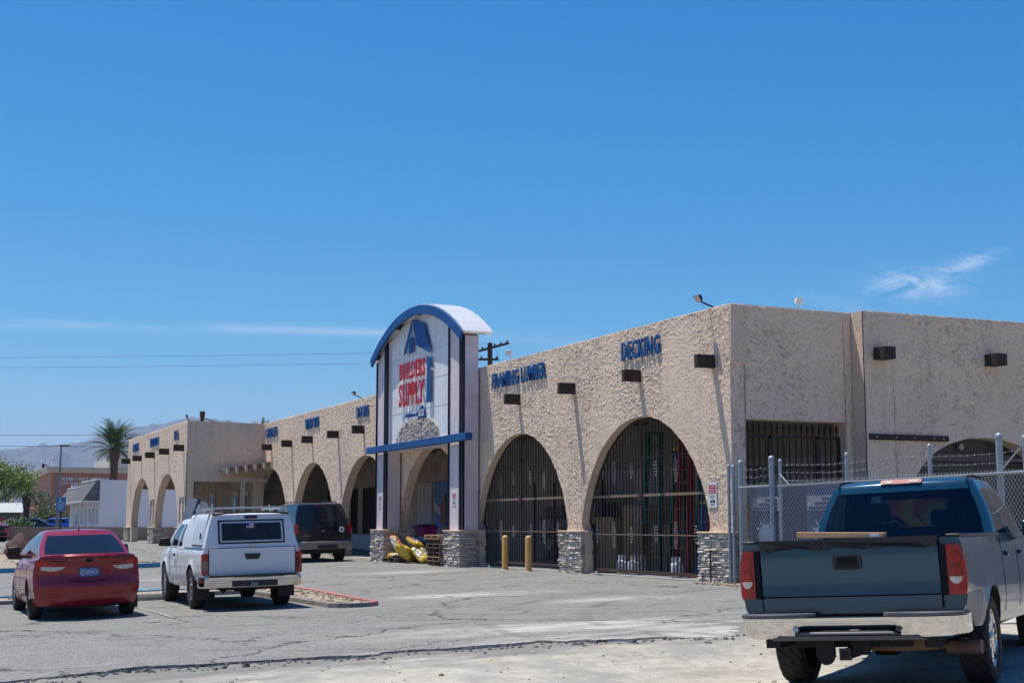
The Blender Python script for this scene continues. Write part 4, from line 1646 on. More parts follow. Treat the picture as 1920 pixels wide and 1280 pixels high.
mb.grid([[(-.29 * s, -.41 * s + 0, .30 + z), (.29 * s, -.41 * s, .30 + z), (.29 * s, .41 * s, .30 + z), (-.29 * s, .41 * s, .30 + z)] for s, z in ((1, 0), (1, .03), (.85, .075), (.5, .1), (.05, .105))], close=True)
mb.build('lid', mat('dark_magenta', (.2, .01, .06), .35, var=.1), t)

# propane tanks behind the big gate
def tank(loc, label):
    t = thing('propane_tank', label, 'gas tank', loc, random.uniform(0, 3), 'white propane tanks behind the big gate')
    mb = MB()
    mb.lathe([(.10, .0), (.12, .03), (.152, .05), (.152, .25), (.145, .29), (.11, .325), (.05, .34), (0, .342)], (0, 0, 0), n=20)
    mb.build('cylinder', M['white_paint'], t)
    mb = MB()
    for a0 in (20, 200):
        rows = []
        for i in range(9):
            a = R(a0 + 140 * i / 8)
            rows.append([(.105 * math.cos(a), .105 * math.sin(a), .30), (.105 * math.cos(a), .105 * math.sin(a), .445), (.098 * math.cos(a), .098 * math.sin(a), .445), (.098 * math.cos(a), .098 * math.sin(a), .30)])
        mb.grid(rows, close=True)
    mb.build('collar', M['white_paint'], t)
    mb = MB()
    mb.cyl((0, 0, .34), (0, 0, .40), .025, n=8)
    mb.cyl((-.05, 0, .39), (.06, 0, .39), .014, n=8)
    mb.build('valve', M['cast'], t)
    mb = MB()
    mb.lathe([(.125, 0), (.13, .035)], (0, 0, 0), n=16, caps=False)
    mb.build('foot_ring', M['white_paint'], t)
    return t


tank((16.15, 29.85, .03), 'white propane tank at the far left of the tank row behind the gate')
tank((16.5, 29.6, .03), 'white propane tank at the back, between two others behind the gate')
tank((16.13, 29.25, .03), 'white propane tank in front of the green ladders')
tank((16.13, 27.35, .03), 'lone white propane tank at the near end, by the stone pier')

# folded step ladders leaning on the inside of the arcade
def ladder(loc, rz, h, m_, cap_m, label, lean=.06):
    t = thing('step_ladder', label, 'ladder', loc, rz, 'folded fibreglass ladders behind the big gate')
    mb = MB()
    for s in (-1, 1):
        for k, dx in ((0, 0), (1, .1)):
            mb.hexa([(dx, s * .26 - .03, 0), (dx + .07, s * .26 - .03, 0), (dx + .07, s * .26 + .03, 0), (dx, s * .26 + .03, 0), (dx + h * lean, s * .17 - .03, h), (dx + .07 + h * lean, s * .17 - .03, h), (dx + .07 + h * lean, s * .17 + .03, h), (dx + h * lean, s * .17 + .03, h)])
    mb.build('rails', m_, t)
    z = .3
    while z < h - .2:
        w = lerp(.26, .17, z / h) - .03
        mb = MB()
        mb.box(z * lean, z * lean + .08, -w, w, z, z + .03)
        mb.build('step', m_, t)
        z += .3
    mb = MB()
    mb.box(h * lean - .03, h * lean + .2, -.2, .2, h, h + .07)
    mb.build('cap', cap_m, t, bevel=.01)
    return t


ladder((16.9, 29.9, .03), .5, 3.3, M['fibre_green'], M['fibre_green'], 'tallest green ladder, farthest from the near pier')
ladder((17.2, 29.25, .03), .2, 2.9, M['fibre_green'], M['fibre_yellow'], 'green ladder with a yellow cap in the middle of the group')
ladder((16.9, 28.55, .03), .1, 3.35, M['fibre_red'], M['fibre_red'], 'red ladder rising to the arch edge')
ladder((17.1, 28.05, .03), -.2, 2.75, M['fibre_green'], M['fibre_yellow'], 'green ladder directly beside the red ladder')
ladder((16.75, 27.3, .03), -.1, 1.6, M['fibre_blue'], M['fibre_yellow'], 'short blue ladder behind the lone tank')
ladder((16.6, 26.75, .03), -.1, 2.2, M['fibre_red'], M['fibre_yellow'], 'dark red ladder with yellow top beside the near pier')

def carton(loc, rz, size, label, open_=False, printed=False):
    t = thing('carton', label, 'box', loc, rz, 'cardboard cartons behind the big gate')
    a, b, h = size
    mb = MB()
    mb.box(-a / 2, a / 2, -b / 2, b / 2, 0, h)
    mb.build('body', M['card'], t)
    if open_:
        mb = MB()
        mb.hexa([(-a / 2, -b / 2, h + .002), (a / 2, -b / 2, h + .002), (a / 2, b / 2, h + .002), (-a / 2, b / 2, h + .002), (-a / 2 - .1, -b / 2, h + .25), (-a / 2 - .09, -b / 2, h + .25), (-a / 2 - .09, b / 2, h + .25), (-a / 2 - .1, b / 2, h + .25)])
        mb.build('flap', M['card'], t)
    mb = MB()
    mb.box(-a / 2 - .003, -a / 2 - .001, -.03, .03, .01, h - .01)
    mb.build('tape', mat('packing_tape', (.42, .30, .18), .35, var=0), t)
    if printed:
        mb = MB()
        mb.box(-a / 2 - .004, -a / 2 - .002, -b * .4, -b * .12, h * .72, h * .95)
        mb.build('printed_label', M['pale_wall'], t)


carton((18.3, 34.0, .03), 0, (.8, 1.1, 1.1), 'open brown carton farthest left behind the big gate', open_=True)
carton((18.5, 32.75, .03), 0, (.9, 1.25, 1.65), 'tall brown carton with a pale label behind the big gate', printed=True)
carton((18.5, 31.3, .03), 0, (.9, 1.1, 1.15), 'brown carton behind the leftmost propane tank')
# shelving goods in the dark bay behind the bollards
t = thing('goods_rack', 'dark shelving rack of goods behind the bollard gate', 'rack', (18.5, 36.2, .03))
for k, z in enumerate((.15, .75, 1.35, 1.95)):
    mb = MB()
    mb.box(18.1, 18.9, 34.6, 39.0, z, z + .03)
    mb.build('shelf', M['timber'], t, world=True)
for y in (34.6, 36.1, 37.6, 39.0):
    mb = MB()
    mb.box(18.1, 18.15, y, y + .05, .03, 2.4)
    mb.build('upright', M['rust'], t, world=True)
gm_ = [mat('goods_%d' % 0, (.14, .02, .02), .6), mat('goods_grey', (.12, .12, .13), .6), mat('goods_violet', (.07, .04, .10), .6), mat('goods_tan', (.16, .11, .07), .6)]
y = 34.8
k = 0
while y < 38.7:
    for z in (.181, .781, 1.381):
        w = random.uniform(.2, .42)
        o = MB()
        o.box(18.2, 18.7, y, y + w - .03, z, z + random.uniform(.2, .45))
        b = o.build('stored_box', gm_[k % 4], world=False, bevel=.01)
        lv = {.181: 'bottom', .781: 'middle', 1.381: 'top'}[z]
        tag(b, 'dim boxed goods on the %s shelf of the rack behind the bollard gate' % lv, 'box', 'boxed goods on the rack')
        k += 1
    y += .5

# wall signs
def tow_sign(x, y0, y1, z0, z1, label):
    t = thing('parking_sign', label, 'sign', (x, (y0 + y1) / 2, z0), 0, 'tow-away notices on the front')
    w = y1 - y0
    mb = MB()
    mb.prism(rrect(y0, y1, z0, z1, .03), 'x', x - .012, x - .003)
    mb.build('plate', M['white_paint'], t, world=True)
    h = z1 - z0
    mb = MB()
    mb.box(x - .0145, x - .0125, y0 + w * .1, y1 - w * .1, z0 + h * .54, z1 - h * .12)
    rb = mb.build('red_field', M['red_letter'], t, world=True)
    mb = MB()
    for k, s in enumerate(('DO NOT', 'BLOCK', 'DRIVEWAY')):
        text_mesh(mb, s, w * .62, h * .075, (x - .015, y1 - w * .19, z1 - h * (.235 + .105 * k)), (0, -1, 0), (0, 0, 1), (-1, 0, 0), .001, .01)
    mb.build('lettering', M['white_paint'], rb, world=True, fixn=False)
    mb = MB()
    for k, s in enumerate(('VEHICLES WILL BE', 'TOWED AWAY')):
        text_mesh(mb, s, w * (.66, .5)[k], h * .045, (x - .0135, y1 - w * (.17, .25)[k], z0 + h * (.43 - .075 * k)), (0, -1, 0), (0, 0, 1), (-1, 0, 0), .001, .01)
    # tow-truck pictogram
    for cy in (.3, .44, .62, .74):
        mb.lathe([(0, -.0015), (w * .045, -.0015), (w * .045, 0)], (x - .0125, y1 - w * cy, z0 + h * .2), axis='x', n=10)
    mb.box(x - .014, x - .0125, y1 - w * .5, y1 - w * .24, z0 + h * .21, z0 + h * .26)
    mb.box(x - .014, x - .0125, y1 - w * .8, y1 - w * .56, z0 + h * .21, z0 + h * .29)
    mb.tube([(x - .0135, y1 - w * .36, z0 + h * .25), (x - .0135, y1 - w * .54, z0 + h * .31)], .004, n=4)
    for k in range(2):
        mb.box(x - .0135, x - .0125, y0 + w * .2, y1 - w * .2, z0 + h * (.13 - .05 * k), z0 + h * (.145 - .05 * k))
    mb.build('black_print', M['black_trim'], t, world=True, fixn=False)


tow_sign(XF - .02, 24.99, 25.32, 1.53, 2.05, 'white and red tow-away sign on the stucco beside the big gate')
tow_sign(XT, 44.82, 45.06, 1.73, 2.16, 'small white and red notice on the far tower pillar')
tow_sign(XT, 38.2, 38.47, 1.72, 2.12, 'small white and red notice on the near tower pillar')

# floodlights along the parapet
def flood(loc, rz, label, pale=False, arm=.25, tilt=.5, sc=.72):
    t = thing('floodlight', label, 'floodlight', loc, rz, 'floodlights along the parapet')
    bm_ = M['white_paint'] if pale else M['plastic']
    mb = MB()
    mb.tube([(0, .1, 0), (0, .02, .03), (0, -arm * .6, .10), (0, -arm, .16)], .02, n=6)
    mb.lathe([(.05, 0), (.05, .02)], (0, .1, 0), n=10)
    mb.build('arm', bm_, t)
    mb = MB()
    mb.X = Matrix.Translation((0, -arm, .2)) @ Matrix.Rotation(-tilt, 4, 'X') @ Matrix.Scale(sc, 4)
    mb.hexa([(-.16, -.05, -.10), (.16, -.05, -.10), (.16, -.05, .12), (-.16, -.05, .12), (-.10, .07, -.06), (.10, .07, -.06), (.10, .07, .08), (-.10, .07, .08)])
    hd = mb.build('lamp_head', bm_, t, bevel=.012)
    mb = MB()
    mb.X = Matrix.Translation((0, -arm, .2)) @ Matrix.Rotation(-tilt, 4, 'X') @ Matrix.Scale(sc, 4)
    mb.box(-.14, .14, -.058, -.051, -.08, .10)
    mb.build('lens', M['lamp_clear'] if not pale else M['white_panel'], hd)
    return t


FZ = 5.66
flood((XF + .1, 25.2, FZ), R(-90), 'black floodlight on the parapet above the corner beam end', arm=.35, tilt=-.6)
flood((XF + .1, 35.6, FZ), R(-70), 'silver floodlight above the framing lumber lettering', True, .1, -.1)
flood((XF + .1, 48.85, FZ), R(-90), 'black floodlight above the doors lettering', arm=.3, tilt=-.6)
flood((XF + .1, 64.3, FZ), R(-60), 'grey floodlight at the far end of the long front', True, .05, 0)
flood((XW + .1, 62.7, 5.68), R(-90), 'black floodlight on the near corner of the far wing', arm=.1, tilt=-.3)
flood((XW + .1, 77.9, 5.68), R(-90), 'black floodlight on the far corner of the far wing', arm=.35, tilt=-.3)
flood((17.54, YS + .15, FZ - .03), R(20), 'white floodlight on the parapet of the shaded end wall', True, .0, -.25)
# pipe stub beside the corner pier
t = thing('pipe_stub', 'thin dark pipe standing at the foot of the near corner pier', 'pipe', (XF - .2, 25.0, zg(XF, 25)))
mb = MB()
mb.cyl((0, 0, -.02), (0, 0, .62), .017, n=8)
mb.build('pipe', M['iron'], t)
mb = MB()
mb.cyl((0, 0, .62), (0, 0, .67), .024, n=8)
mb.build('cap', M['iron'], t)
# rubble along the foot of the corner pier
mb = MB()
for _ in range(160):
    y = random.uniform(23.4, 25.4)
    x = XF - .18 - abs(random.gauss(0, .15))
    r = random.uniform(.012, .045)
    mb.lathe([(r * .7, -.01), (r, r * .4), (r * .5, r * .9), (0, r)], (x, y, zg(x, y) + asphalt_bump(x, y)), n=6, smooth=False)
o = mb.build('rubble', M['gravel'])
tag(o, 'pale crumbs of stone along the foot of the corner pier', 'rubble', kind='stuff')

# concrete wheel stop
mb = MB()
prof = [(-.09, 0), (.09, 0), (.07, .11), (.05, .13), (-.05, .13), (-.07, .11)]
mb.prism(prof, 'x', -.9, .9)
o = mb.build('wheel_stop', M['concrete'], bevel=.01)
o.location = (5.35, 28.55, zg(5.3, 28.5))
tag(o, 'grey concrete wheel stop at the front tyres of the white pickup', 'wheel stop')

# boulder on the far island
mb = MB()
rows = []
for i in range(12):
    v = i / 11
    rr = math.sin(PI * min(.999, .12 + v * .86)) ** .55 * (1 - .45 * v)
    rows.append([(.55 * rr * math.cos(2 * PI * j / 18) * (1 + .75 * noise.noise((math.cos(j * .35) * 2.6, math.sin(j * .35) * 2.6, v * 4))), .5 * rr * math.sin(2 * PI * j / 18) * (1 + .25 * noise.noise((j * .3, 1, v * 3))), -.05 + v * .98) for j in range(18)])
mb.grid(rows, close=True)
o = mb.build('boulder', mat('brown_rock', (.11, .06, .045), .9, var=.6, ns=5, bump=1, bs=6), angle=18)
o.location = (4.9, 54.9, zg(4.9, 54.9) + .12)
tag(o, 'upright brown boulder on the blue-edged island behind the red sedan', 'boulder')

# accessible parking sign
t = thing('parking_sign', 'blue accessible parking sign on a dark post behind the red sedan', 'sign', (5.6, 49.0, zg(5.6, 49) + .1), HEAD * -1 + R(4))
mb = MB()
mb.box(-.035, .035, .02, .07, 0, 1.95)
mb.build('post', mat('dark_post', (.03, .06, .09), .5), t)
mb = MB()
mb.prism(rrect(-.155, .155, 1.78, 2.24, .03), 'y', -.012, -.004)
pl = mb.build('plate', mat('ada_blue', (.01, .16, .38), .4, var=.08), t)
mb = MB()
mb.prism([(-.02 + .022 * math.cos(R(a)), 2.19 + .022 * math.sin(R(a))) for a in range(0, 360, 30)], 'y', -.0145, -.0125)
mb.tube([(-.02, -.014, 2.165), (-.015, -.014, 2.07), (.05, -.014, 2.07), (.075, -.014, 2.0), (.1, -.014, 2.005)], .011, n=5)
mb.tube([(-.015, -.014, 2.12), (.04, -.014, 2.12)], .009, n=5)
mb.tube([(-.05 * 1 + .075 * math.cos(R(a)) + .045, -.014, 2.045 + .075 * math.sin(R(a))) for a in range(120, 345, 15)], .010, n=5)
for s, z in (('PARKING', 1.89), ('ONLY', 1.82)):
    w = .22 if s[0] == 'P' else .13
    text_mesh(mb, s, w, .05, (-w / 2, -.0125, z), (1, 0, 0), (0, 0, 1), (0, -1, 0), .002, .01)
mb.build('white_symbol', M['white_paint'], pl, fixn=False)

# leaning sign seen from behind
t = thing('leaning_sign', 'pale sign plate seen from behind on a tilted dark post', 'sign', (9.72, 50.5, zg(9.7, 50.5)), -HEAD)
mb = MB()
mb.X = Matrix.Rotation(.32, 4, 'Y')
mb.box(-.05, .05, -.03, .03, -.05, 2.35)
mb.build('post', mat('dark_post_b', (.03, .05, .08), .5), t)
mb = MB()
mb.X = Matrix.Rotation(.32, 4, 'Y')
mb.prism(rrect(-.38, .38, 1.45, 2.3, .16), 'y', .035, .045)
mb.build('plate', mat('bare_aluminium', (.50, .51, .52), .5, metal=.3, var=.1), t)
# ================================================================ VEHICLES
# local axes: x right, y forward (0 at the rear face), z up from the ground
def interp(tab, v):
    if v <= tab[0][0]:
        return tab[0][1]
    for (a, fa), (b, fb) in zip(tab, tab[1:]):
        if v <= b:
            return lerp(fa, fb, (v - a) / (b - a))
    return tab[-1][1]


def sinterp(tab, v):
    if v <= tab[0][0]:
        return tab[0][1]
    for (a, fa), (b, fb) in zip(tab, tab[1:]):
        if v <= b:
            t = (v - a) / (b - a)
            return lerp(fa, fb, t * t * (3 - 2 * t))
    return tab[-1][1]


class Car:
    """lower body lofted from stations along y; greenhouse lofted from belt to roof"""

    def __init__(s, root, L, w, zb, zt, wheels, wr, rear, corner=.12, cp=4, front=None, shape=None, crown=.03, plan=None):
        s.root, s.L, s.w, s.zb, s.zt, s.wheels, s.wr = root, L, w, zb, zt, wheels, wr
        s.rear, s.corner, s.cp, s.front, s.crown = rear, corner, cp, front or [(0, 0)], crown
        s.shape = shape or [(0, .92), (.12, .965), (.35, 1), (.75, 1), (.92, .975), (1, .93)]
        s.plan = plan or [(0, 1), (1, 1)]

    def yrear(s, x, z):
        return sinterp(s.rear, z) + s.corner * (abs(x) / s.w) ** s.cp

    def yfront(s, x, z):
        return s.L - sinterp(s.front, z) - s.corner * 1.6 * (abs(x) / s.w) ** 2.5

    def xside(s, y, z):
        z0, zt = interp(s.zb, y), interp(s.zt, y)
        return s.w * interp(s.plan, y / s.L) * sinterp(s.shape, (z - z0) / max(.01, zt - z0))

    def seam(s, y, z0, z1, sd, r=.004):
        mb = MB()
        mb.tube([(sd * (s.xside(y, z) - .001), y, z) for z in [lerp(z0, z1, i / 8) for i in range(9)]], r, n=4)
        return mb.build('door_seam', M['black_trim'], s.root)

    def bottom(s, y):
        b = interp(s.zb, y)
        for c in s.wheels:
            d = abs(y - c)
            r = s.wr
            if d < r:
                b = max(b, s.wrz + math.sqrt(r * r - d * d))
        return b

    def section(s, y):
        zb, zt = s.bottom(y), interp(s.zt, y)
        w = s.w * interp(s.plan, y / s.L)
        z0 = interp(s.zb, y)
        row = []
        N = 12
        for i in range(N + 1):
            z = lerp(zb, zt, i / N)
            t = (z - z0) / max(.01, zt - z0)
            fl = 0
            for c in s.wheels:        # flared lip round the wheels
                d = math.hypot(y - c, z - s.wrz)
                fl = max(fl, .022 * math.exp(-((d - s.wr) / .05) ** 2))
            row.append((w * sinterp(s.shape, t) + fl, z))
        return row

    def body(s, paint, under, wrz, name='body', extra=None):
        s.wrz = wrz
        ys = set([round(s.L * i / 40, 3) for i in range(1, 40)])
        for c in s.wheels:
            for k in range(-8, 9):
                a = k / 8
                ys.add(round(c + s.wr * math.sin(a * PI / 2) * .9999, 3))
                ys.add(round(c + math.copysign(s.wr + .004, a if a else 1), 3))
        ymin = s.corner + max(v for _, v in s.rear) + .05
        ymax = s.L - (s.corner * 1.6 + max(v for _, v in s.front) + .05)
        ys = sorted(y for y in ys if max(.12, ymin) < y < min(ymax, s.L - .12))
        mb = MB()
        rows = []
        topfr = (.8, .5, 0)
        def full(sec, yfun, y):
            zt = sec[-1][1]
            w = sec[-1][0]
            half = [(x, z) for x, z in sec] + [(w * f, zt + s.crown * (1 - f * f)) for f in topfr]
            bot = [(sec[0][0] * .55, sec[0][1]), (0, sec[0][1])]
            right = list(reversed(bot)) + half
            left = [(-x, z) for x, z in reversed(right)][1:]
            return [(x, yfun(x, z) if yfun else y, z) for x, z in right + left]
        for yy in (0, .04):
            sec = s.section(.22)
            rows.append(full(sec, lambda x, z, k=yy: s.yrear(x, z) + k, 0))
        rows += [full(s.section(y), None, y) for y in ys]
        for yy in (.04, 0):
            rows.append(full(s.section(s.L - .25), lambda x, z, k=yy: s.yfront(x, z) - k, 0))
        mb.grid(rows)
        n = len(rows[0])
        nb = 2
        # under faces
        for idx in range(len(mb.f)):
            i = idx % (n - 1)
            if i < 2 or i >= n - 3:
                mb.mi[idx] = 1
        # ladder caps front and rear
        for r, fn in ((0, s.yrear), (-1, s.yfront)):
            R_ = rows[r]
            half = R_[nb:nb + 13]
            lad = []
            m = 12
            for x, y, z in half:
                lad.append([(lerp(-x, x, j / m), fn(lerp(-x, x, j / m), z), z) for j in range(m + 1)])
            x, y, z = half[-1]
            lad.append([(lerp(-x, x, j / m), fn(lerp(-x, x, j / m), z + s.crown * (1 - (2 * j / m - 1) ** 2)), z + s.crown * (1 - (2 * j / m - 1) ** 2)) for j in range(m + 1)])
            mb.grid(lad)
        o = mb.build(name, [paint, under], s.root, angle=38)
        return o

    def decal(s, name, poly, mat_, parent=None, off=.006, depth=.03, yfun=None, cuts=2, bev=0, smooth=True):
        """a thin shell laid on the rear face: poly in (x,z)"""
        yfun = yfun or s.yrear
        bm = bmesh.new()
        vs = [bm.verts.new((x, 0, z)) for x, z in poly]
        bm.faces.new(vs)
        bmesh.ops.triangulate(bm, faces=bm.faces[:])
        for _ in range(cuts):
            bmesh.ops.subdivide_edges(bm, edges=bm.edges[:], cuts=1, use_grid_fill=True)
        r = bmesh.ops.extrude_face_region(bm, geom=bm.faces[:])
        top = {v for v in r['geom'] if isinstance(v, bmesh.types.BMVert)}
        for v in bm.verts:
            y = yfun(v.co.x, v.co.z)
            v.co.y = y - off if v in top else y - off + depth
        bmesh.ops.recalc_face_normals(bm, faces=bm.faces[:])
        me = bpy.data.meshes.new(name)
        bm.to_mesh(me)
        bm.free()
        me.materials.append(mat_)
        me.shade_smooth()
        me.set_sharp_from_angle(angle=R(40))
        o = bpy.data.objects.new(name, me)
        COL.objects.link(o)
        o.parent = parent or s.root
        return o


def mirror(poly):
    return [(-x, z) for x, z in reversed(poly)]


def greenhouse(root, base, roof, crown, side, paint, glass, win=(.06, .88), rear_u=.84, front_u=.86, bulge=.02, names=('rear_window', 'side_window', 'windshield'), cname='cabin', ucurve=.10, levels=8, rounded=True, matdict=None):
    """base/roof: dict(yr, yf, wr, wf, z); side: list of (v0, v1) window spans along the side"""
    us = [0, .2, .4, .6, .75, rear_u, (rear_u + 1) / 2 + .02, .985]
    vs = sorted({.02, .98, .05, .95} | {v for a, b in side for v in (a, b, (a + b) / 2)})
    fus = [.985, (front_u + 1) / 2 + .02, front_u, .6, .35, 0]

    def ring(d, sx=1.0, inset=0):
        yr, yf, wr, wf, z = d['yr'], d['yf'], d['wr'], d['wf'], d['z']
        pts, kind = [], []
        for u in us:
            pts.append((wr * u, yr + ucurve * u ** 3 * .8))
        y0 = yr + ucurve * .8
        y1 = yf - ucurve * 1.5
        for v in vs:
            w = lerp(wr, wf, v)
            bow = 1 + .012 * math.sin(PI * v)
            pts.append((w * bow, lerp(y0, y1, v) + (.02 if v < .03 else 0)))
        for u in fus:
            pts.append((wf * u, yf - ucurve * 1.5 * u ** 2))
        left = [(-x, y) for x, y in reversed(pts)][1:-1]
        return [(x, y, z) for x, y in pts + left], pts

    zs = [0, win[0], lerp(win[0], win[1], .33), lerp(win[0], win[1], .66), win[1], (win[1] + 1) / 2, 1]
    rows = []
    for t in zs:
        d = {k: lerp(base[k], roof[k], t) for k in base}
        d['wr'] += bulge * math.sin(PI * t)
        d['wf'] += bulge * math.sin(PI * t)
        r, pts = ring(d)
        rows.append(r)
    cx = 0
    cy = (roof['yr'] + roof['yf']) / 2
    for sc, k in ((.985, .12), (.94, .35), (.8, .7), (.5, .92), (.2, 1.0)):
        r, _ = ring(roof)
        rows.append([(x * sc, cy + (y - cy) * sc, z + crown * k) for x, y, z in r])
    n = len(rows[0])
    np_ = len(pts)
    faces = {}
    centers = []
    lab = []
    for i in range(np_ - 1):
        if i < len(us) - 1:
            lab.append(names[0] if us[i + 1] <= rear_u + 1e-6 else None)
        elif i < len(us):
            lab.append(None)
        elif i < len(us) + len(vs) - 1:
            v = (vs[i - len(us)] + vs[i - len(us) + 1]) / 2
            lab.append(names[1] if any(a < v < b for a, b in side) else None)
        elif i < len(us) + len(vs):
            lab.append(None)
        else:
            j = i - len(us) - len(vs)
            lab.append(names[2] if fus[j] <= front_u + 1e-6 else None)
    full = lab + list(reversed(lab))
    allv = [p for r in rows for p in r] + [(0, cy, roof['z'] + crown)]
    out = {}
    for k in range(len(rows) - 1):
        for i in range(n):
            nm = full[i] if 1 <= k <= 3 else None
            side_tag = 0
            if nm == names[1]:
                x = rows[k][i][0]
                vv = rows[k][i][1] + rows[k][(i + 1) % n][1]
                side_tag = (1 if x > 0 else -1, next((q for q, (a, b) in enumerate(side) if True and a < ((vs[i - len(us)] + vs[i - len(us) + 1]) / 2 if i < np_ - 1 else (vs[(n - i - 1) - len(us)] + vs[(n - i) - len(us)]) / 2) < b), 0)) if True else 0
            out.setdefault((nm or cname, side_tag if nm == names[1] else 0), []).append((k * n + i, k * n + (i + 1) % n, (k + 1) * n + (i + 1) % n, (k + 1) * n + i))
    last = (len(rows) - 1) * n
    for i in range(n):
        out[(cname, 0)].append((last + i, last + (i + 1) % n, len(allv) - 1))
    objs = {}
    cab = None
    for key in sorted(out, key=lambda q: (q[0] != cname, str(q))):
        nm, st = key
        mb = MB()
        used = {}
        vs_ = []
        fs = []
        for f in out[key]:
            g = []
            for i in f:
                if i not in used:
                    used[i] = len(vs_)
                    vs_.append(allv[i])
                g.append(used[i])
            fs.append(tuple(g))
        mb.add(vs_, fs, 0, True)
        mt = paint if nm == cname else (matdict or {}).get(nm, glass)
        o = mb.build(nm, mt, root, angle=50, fixn=True)
        objs[key] = o
    # orientation: make sure normals face outwards
    c = Vector((0, cy, (base['z'] + roof['z']) / 2))
    for o in objs.values():
        me = o.data
        sgn = sum((p.center - c).dot(p.normal) * p.area for p in me.polygons)
        if sgn < 0:
            me.flip_normals()
    return objs


def wheel(root, x, y, r, w, rim, style='five', rim_mat='alloy', tread=False, z=None):
    sd = 1 if x > 0 else -1
    z = r if z is None else z
    mb = MB()
    hw = w / 2
    prof = [(rim, -hw * .82), (rim + .02, -hw * .95), (r * .86, -hw), (r * .965, -hw * .88), (r * .995, -hw * .72), (r, -hw * .35), (r, 0), (r, hw * .35), (r * .995, hw * .72), (r * .965, hw * .88), (r * .86, hw), (rim + .02, hw * .95), (rim, hw * .82)]
    n = 60 if tread else 32
    vs = []
    for k, (rr, h) in enumerate(prof):
        for i in range(n):
            a = 2 * PI * i / n
            q = rr
            if tread and 3 <= k <= 9:
                q -= .011 if (i + (k % 2)) % 3 == 0 else 0
                q -= .006 if k in (5, 7) else 0
            vs.append((x + h, y + q * math.cos(a), z + q * math.sin(a)))
    fs = []
    m = len(prof)
    for k in range(m - 1):
        for i in range(n):
            fs.append((k * n + i, k * n + (i + 1) % n, (k + 1) * n + (i + 1) % n, (k + 1) * n + i))
    mb.add(vs, fs, 0, not tread)
    t = mb.build('wheel', M['rubber'], root, angle=30)
    mb = MB()
    xo = x + sd * hw * .8
    mb.lathe([(rim + .004, 0), (rim, -sd * .0), (rim - .02, -sd * .015), (rim - .03, -sd * .07)], (xo, y, z), axis='x', n=32, caps=False)
    mb.lathe([(.0, -sd * .075), (rim - .03, -sd * .072)], (xo, y, z), axis='x', n=32, mi=1, caps=False)
    ns = {'five': 5, 'six': 6, 'ten': 10, 'steel': 8}[style]
    for k in range(ns):
        a = 2 * PI * k / ns + .3
        split = (-.11, .11) if style in ('six', 'five') else (0,)
        for ds in split:
            p0 = (xo - sd * .03, y + .05 * math.cos(a), z + .05 * math.sin(a))
            p1 = (xo - sd * .018, y + (rim - .012) * math.cos(a + ds), z + (rim - .012) * math.sin(a + ds))
            d = Vector((0, -math.sin(a), math.cos(a)))
            wd = .034 if style != 'ten' else .018
            P0, P1 = Vector(p0), Vector(p1)
            e = Vector((sd * .028, 0, 0))
            mb.hexa([P0 - d * wd, P0 + d * wd, P1 + d * wd * .8, P1 - d * wd * .8, P0 - d * wd + e, P0 + d * wd + e, P1 + d * wd * .6 + e * .6, P1 - d * wd * .6 + e * .6])
    mb.lathe([(.07, -sd * .05), (.07, sd * .0), (.05, sd * .012), (0, sd * .014)], (xo, y, z), axis='x', n=18)
    mb.build('rim', [M[rim_mat], M['under']], t, angle=35)
    return t


def veh(name, label, x, y, rz, cat, z=None, tilt=(-SL, 0, 1), group=None):
    return thing(name, label, cat, (x, y, zg(x, y) + asphalt_bump(x, y) if z is None else z), rz, group, tilt)


def mirror_part(root, x, y, z, m, glass=True):
    mb = MB()
    sd = 1 if x > 0 else -1
    mb.hexa([(x, y, z), (x + sd * .22, y + .03, z + .01), (x + sd * .22, y + .12, z + .02), (x, y + .13, z), (x, y + .01, z + .17), (x + sd * .20, y + .03, z + .16), (x + sd * .20, y + .1, z + .15), (x, y + .12, z + .17)])
    o = mb.build('wing_mirror', m, root, bevel=.02)
    mb = MB()
    mb.add([(x + sd * .02, y - .014, z + .025), (x + sd * .195, y + .012, z + .03), (x + sd * .185, y + .013, z + .145), (x + sd * .02, y - .007, z + .15)], [(0, 1, 2, 3)])
    mb.build('mirror_glass', M['glass_dark'], o)
    return o


# ---------------------------------------------------------------- red sedan
P_RED = car_paint('sedan_red', (.25, .004, .013), .24, .15, .03, (.3, .14, .12), .5)
r = veh('sedan', 'dark red four-door sedan parked nose-in at the kerb', 3.23, 23.83, 0, 'car')
car = Car(r, 4.53, .85, [(0, .24), (.4, .22), (1.2, .2), (4, .2), (4.53, .24)],
          [(0, 1.00), (.2, 1.015), (.6, 1.0), (1.2, .985), (2.2, .95), (3.2, .93), (3.7, .88), (4.2, .78), (4.53, .66)],
          [1.0, 3.70], .345,
          rear=[(.2, .14), (.3, .06), (.42, .015), (.55, 0), (.60, .01), (.64, .055), (.8, .06), (.93, .05), (.985, .03), (1.02, .05), (1.06, .1)],
          corner=.36, cp=2.5, front=[(.2, .1), (.4, .0), (.6, .05), (.8, .3)], crown=.035,
          shape=[(0, .90), (.12, .95), (.35, .995), (.55, 1), (.72, .985), (.88, .955), (1, .87)],
          plan=[(0, .975), (.12, 1), (.75, 1), (1, .93)])
car.body(P_RED, M['under'], .315)
g = greenhouse(r, dict(yr=.38, yf=3.55, wr=.72, wf=.78, z=1.0), dict(yr=1.30, yf=2.45, wr=.545, wf=.56, z=1.385), .05,
               [(.10, .36), (.40, .66), (.69, .93)], P_RED, M['glass_dark'], win=(.1, .87), rear_u=.90, bulge=.035, ucurve=.16)
mb = MB()
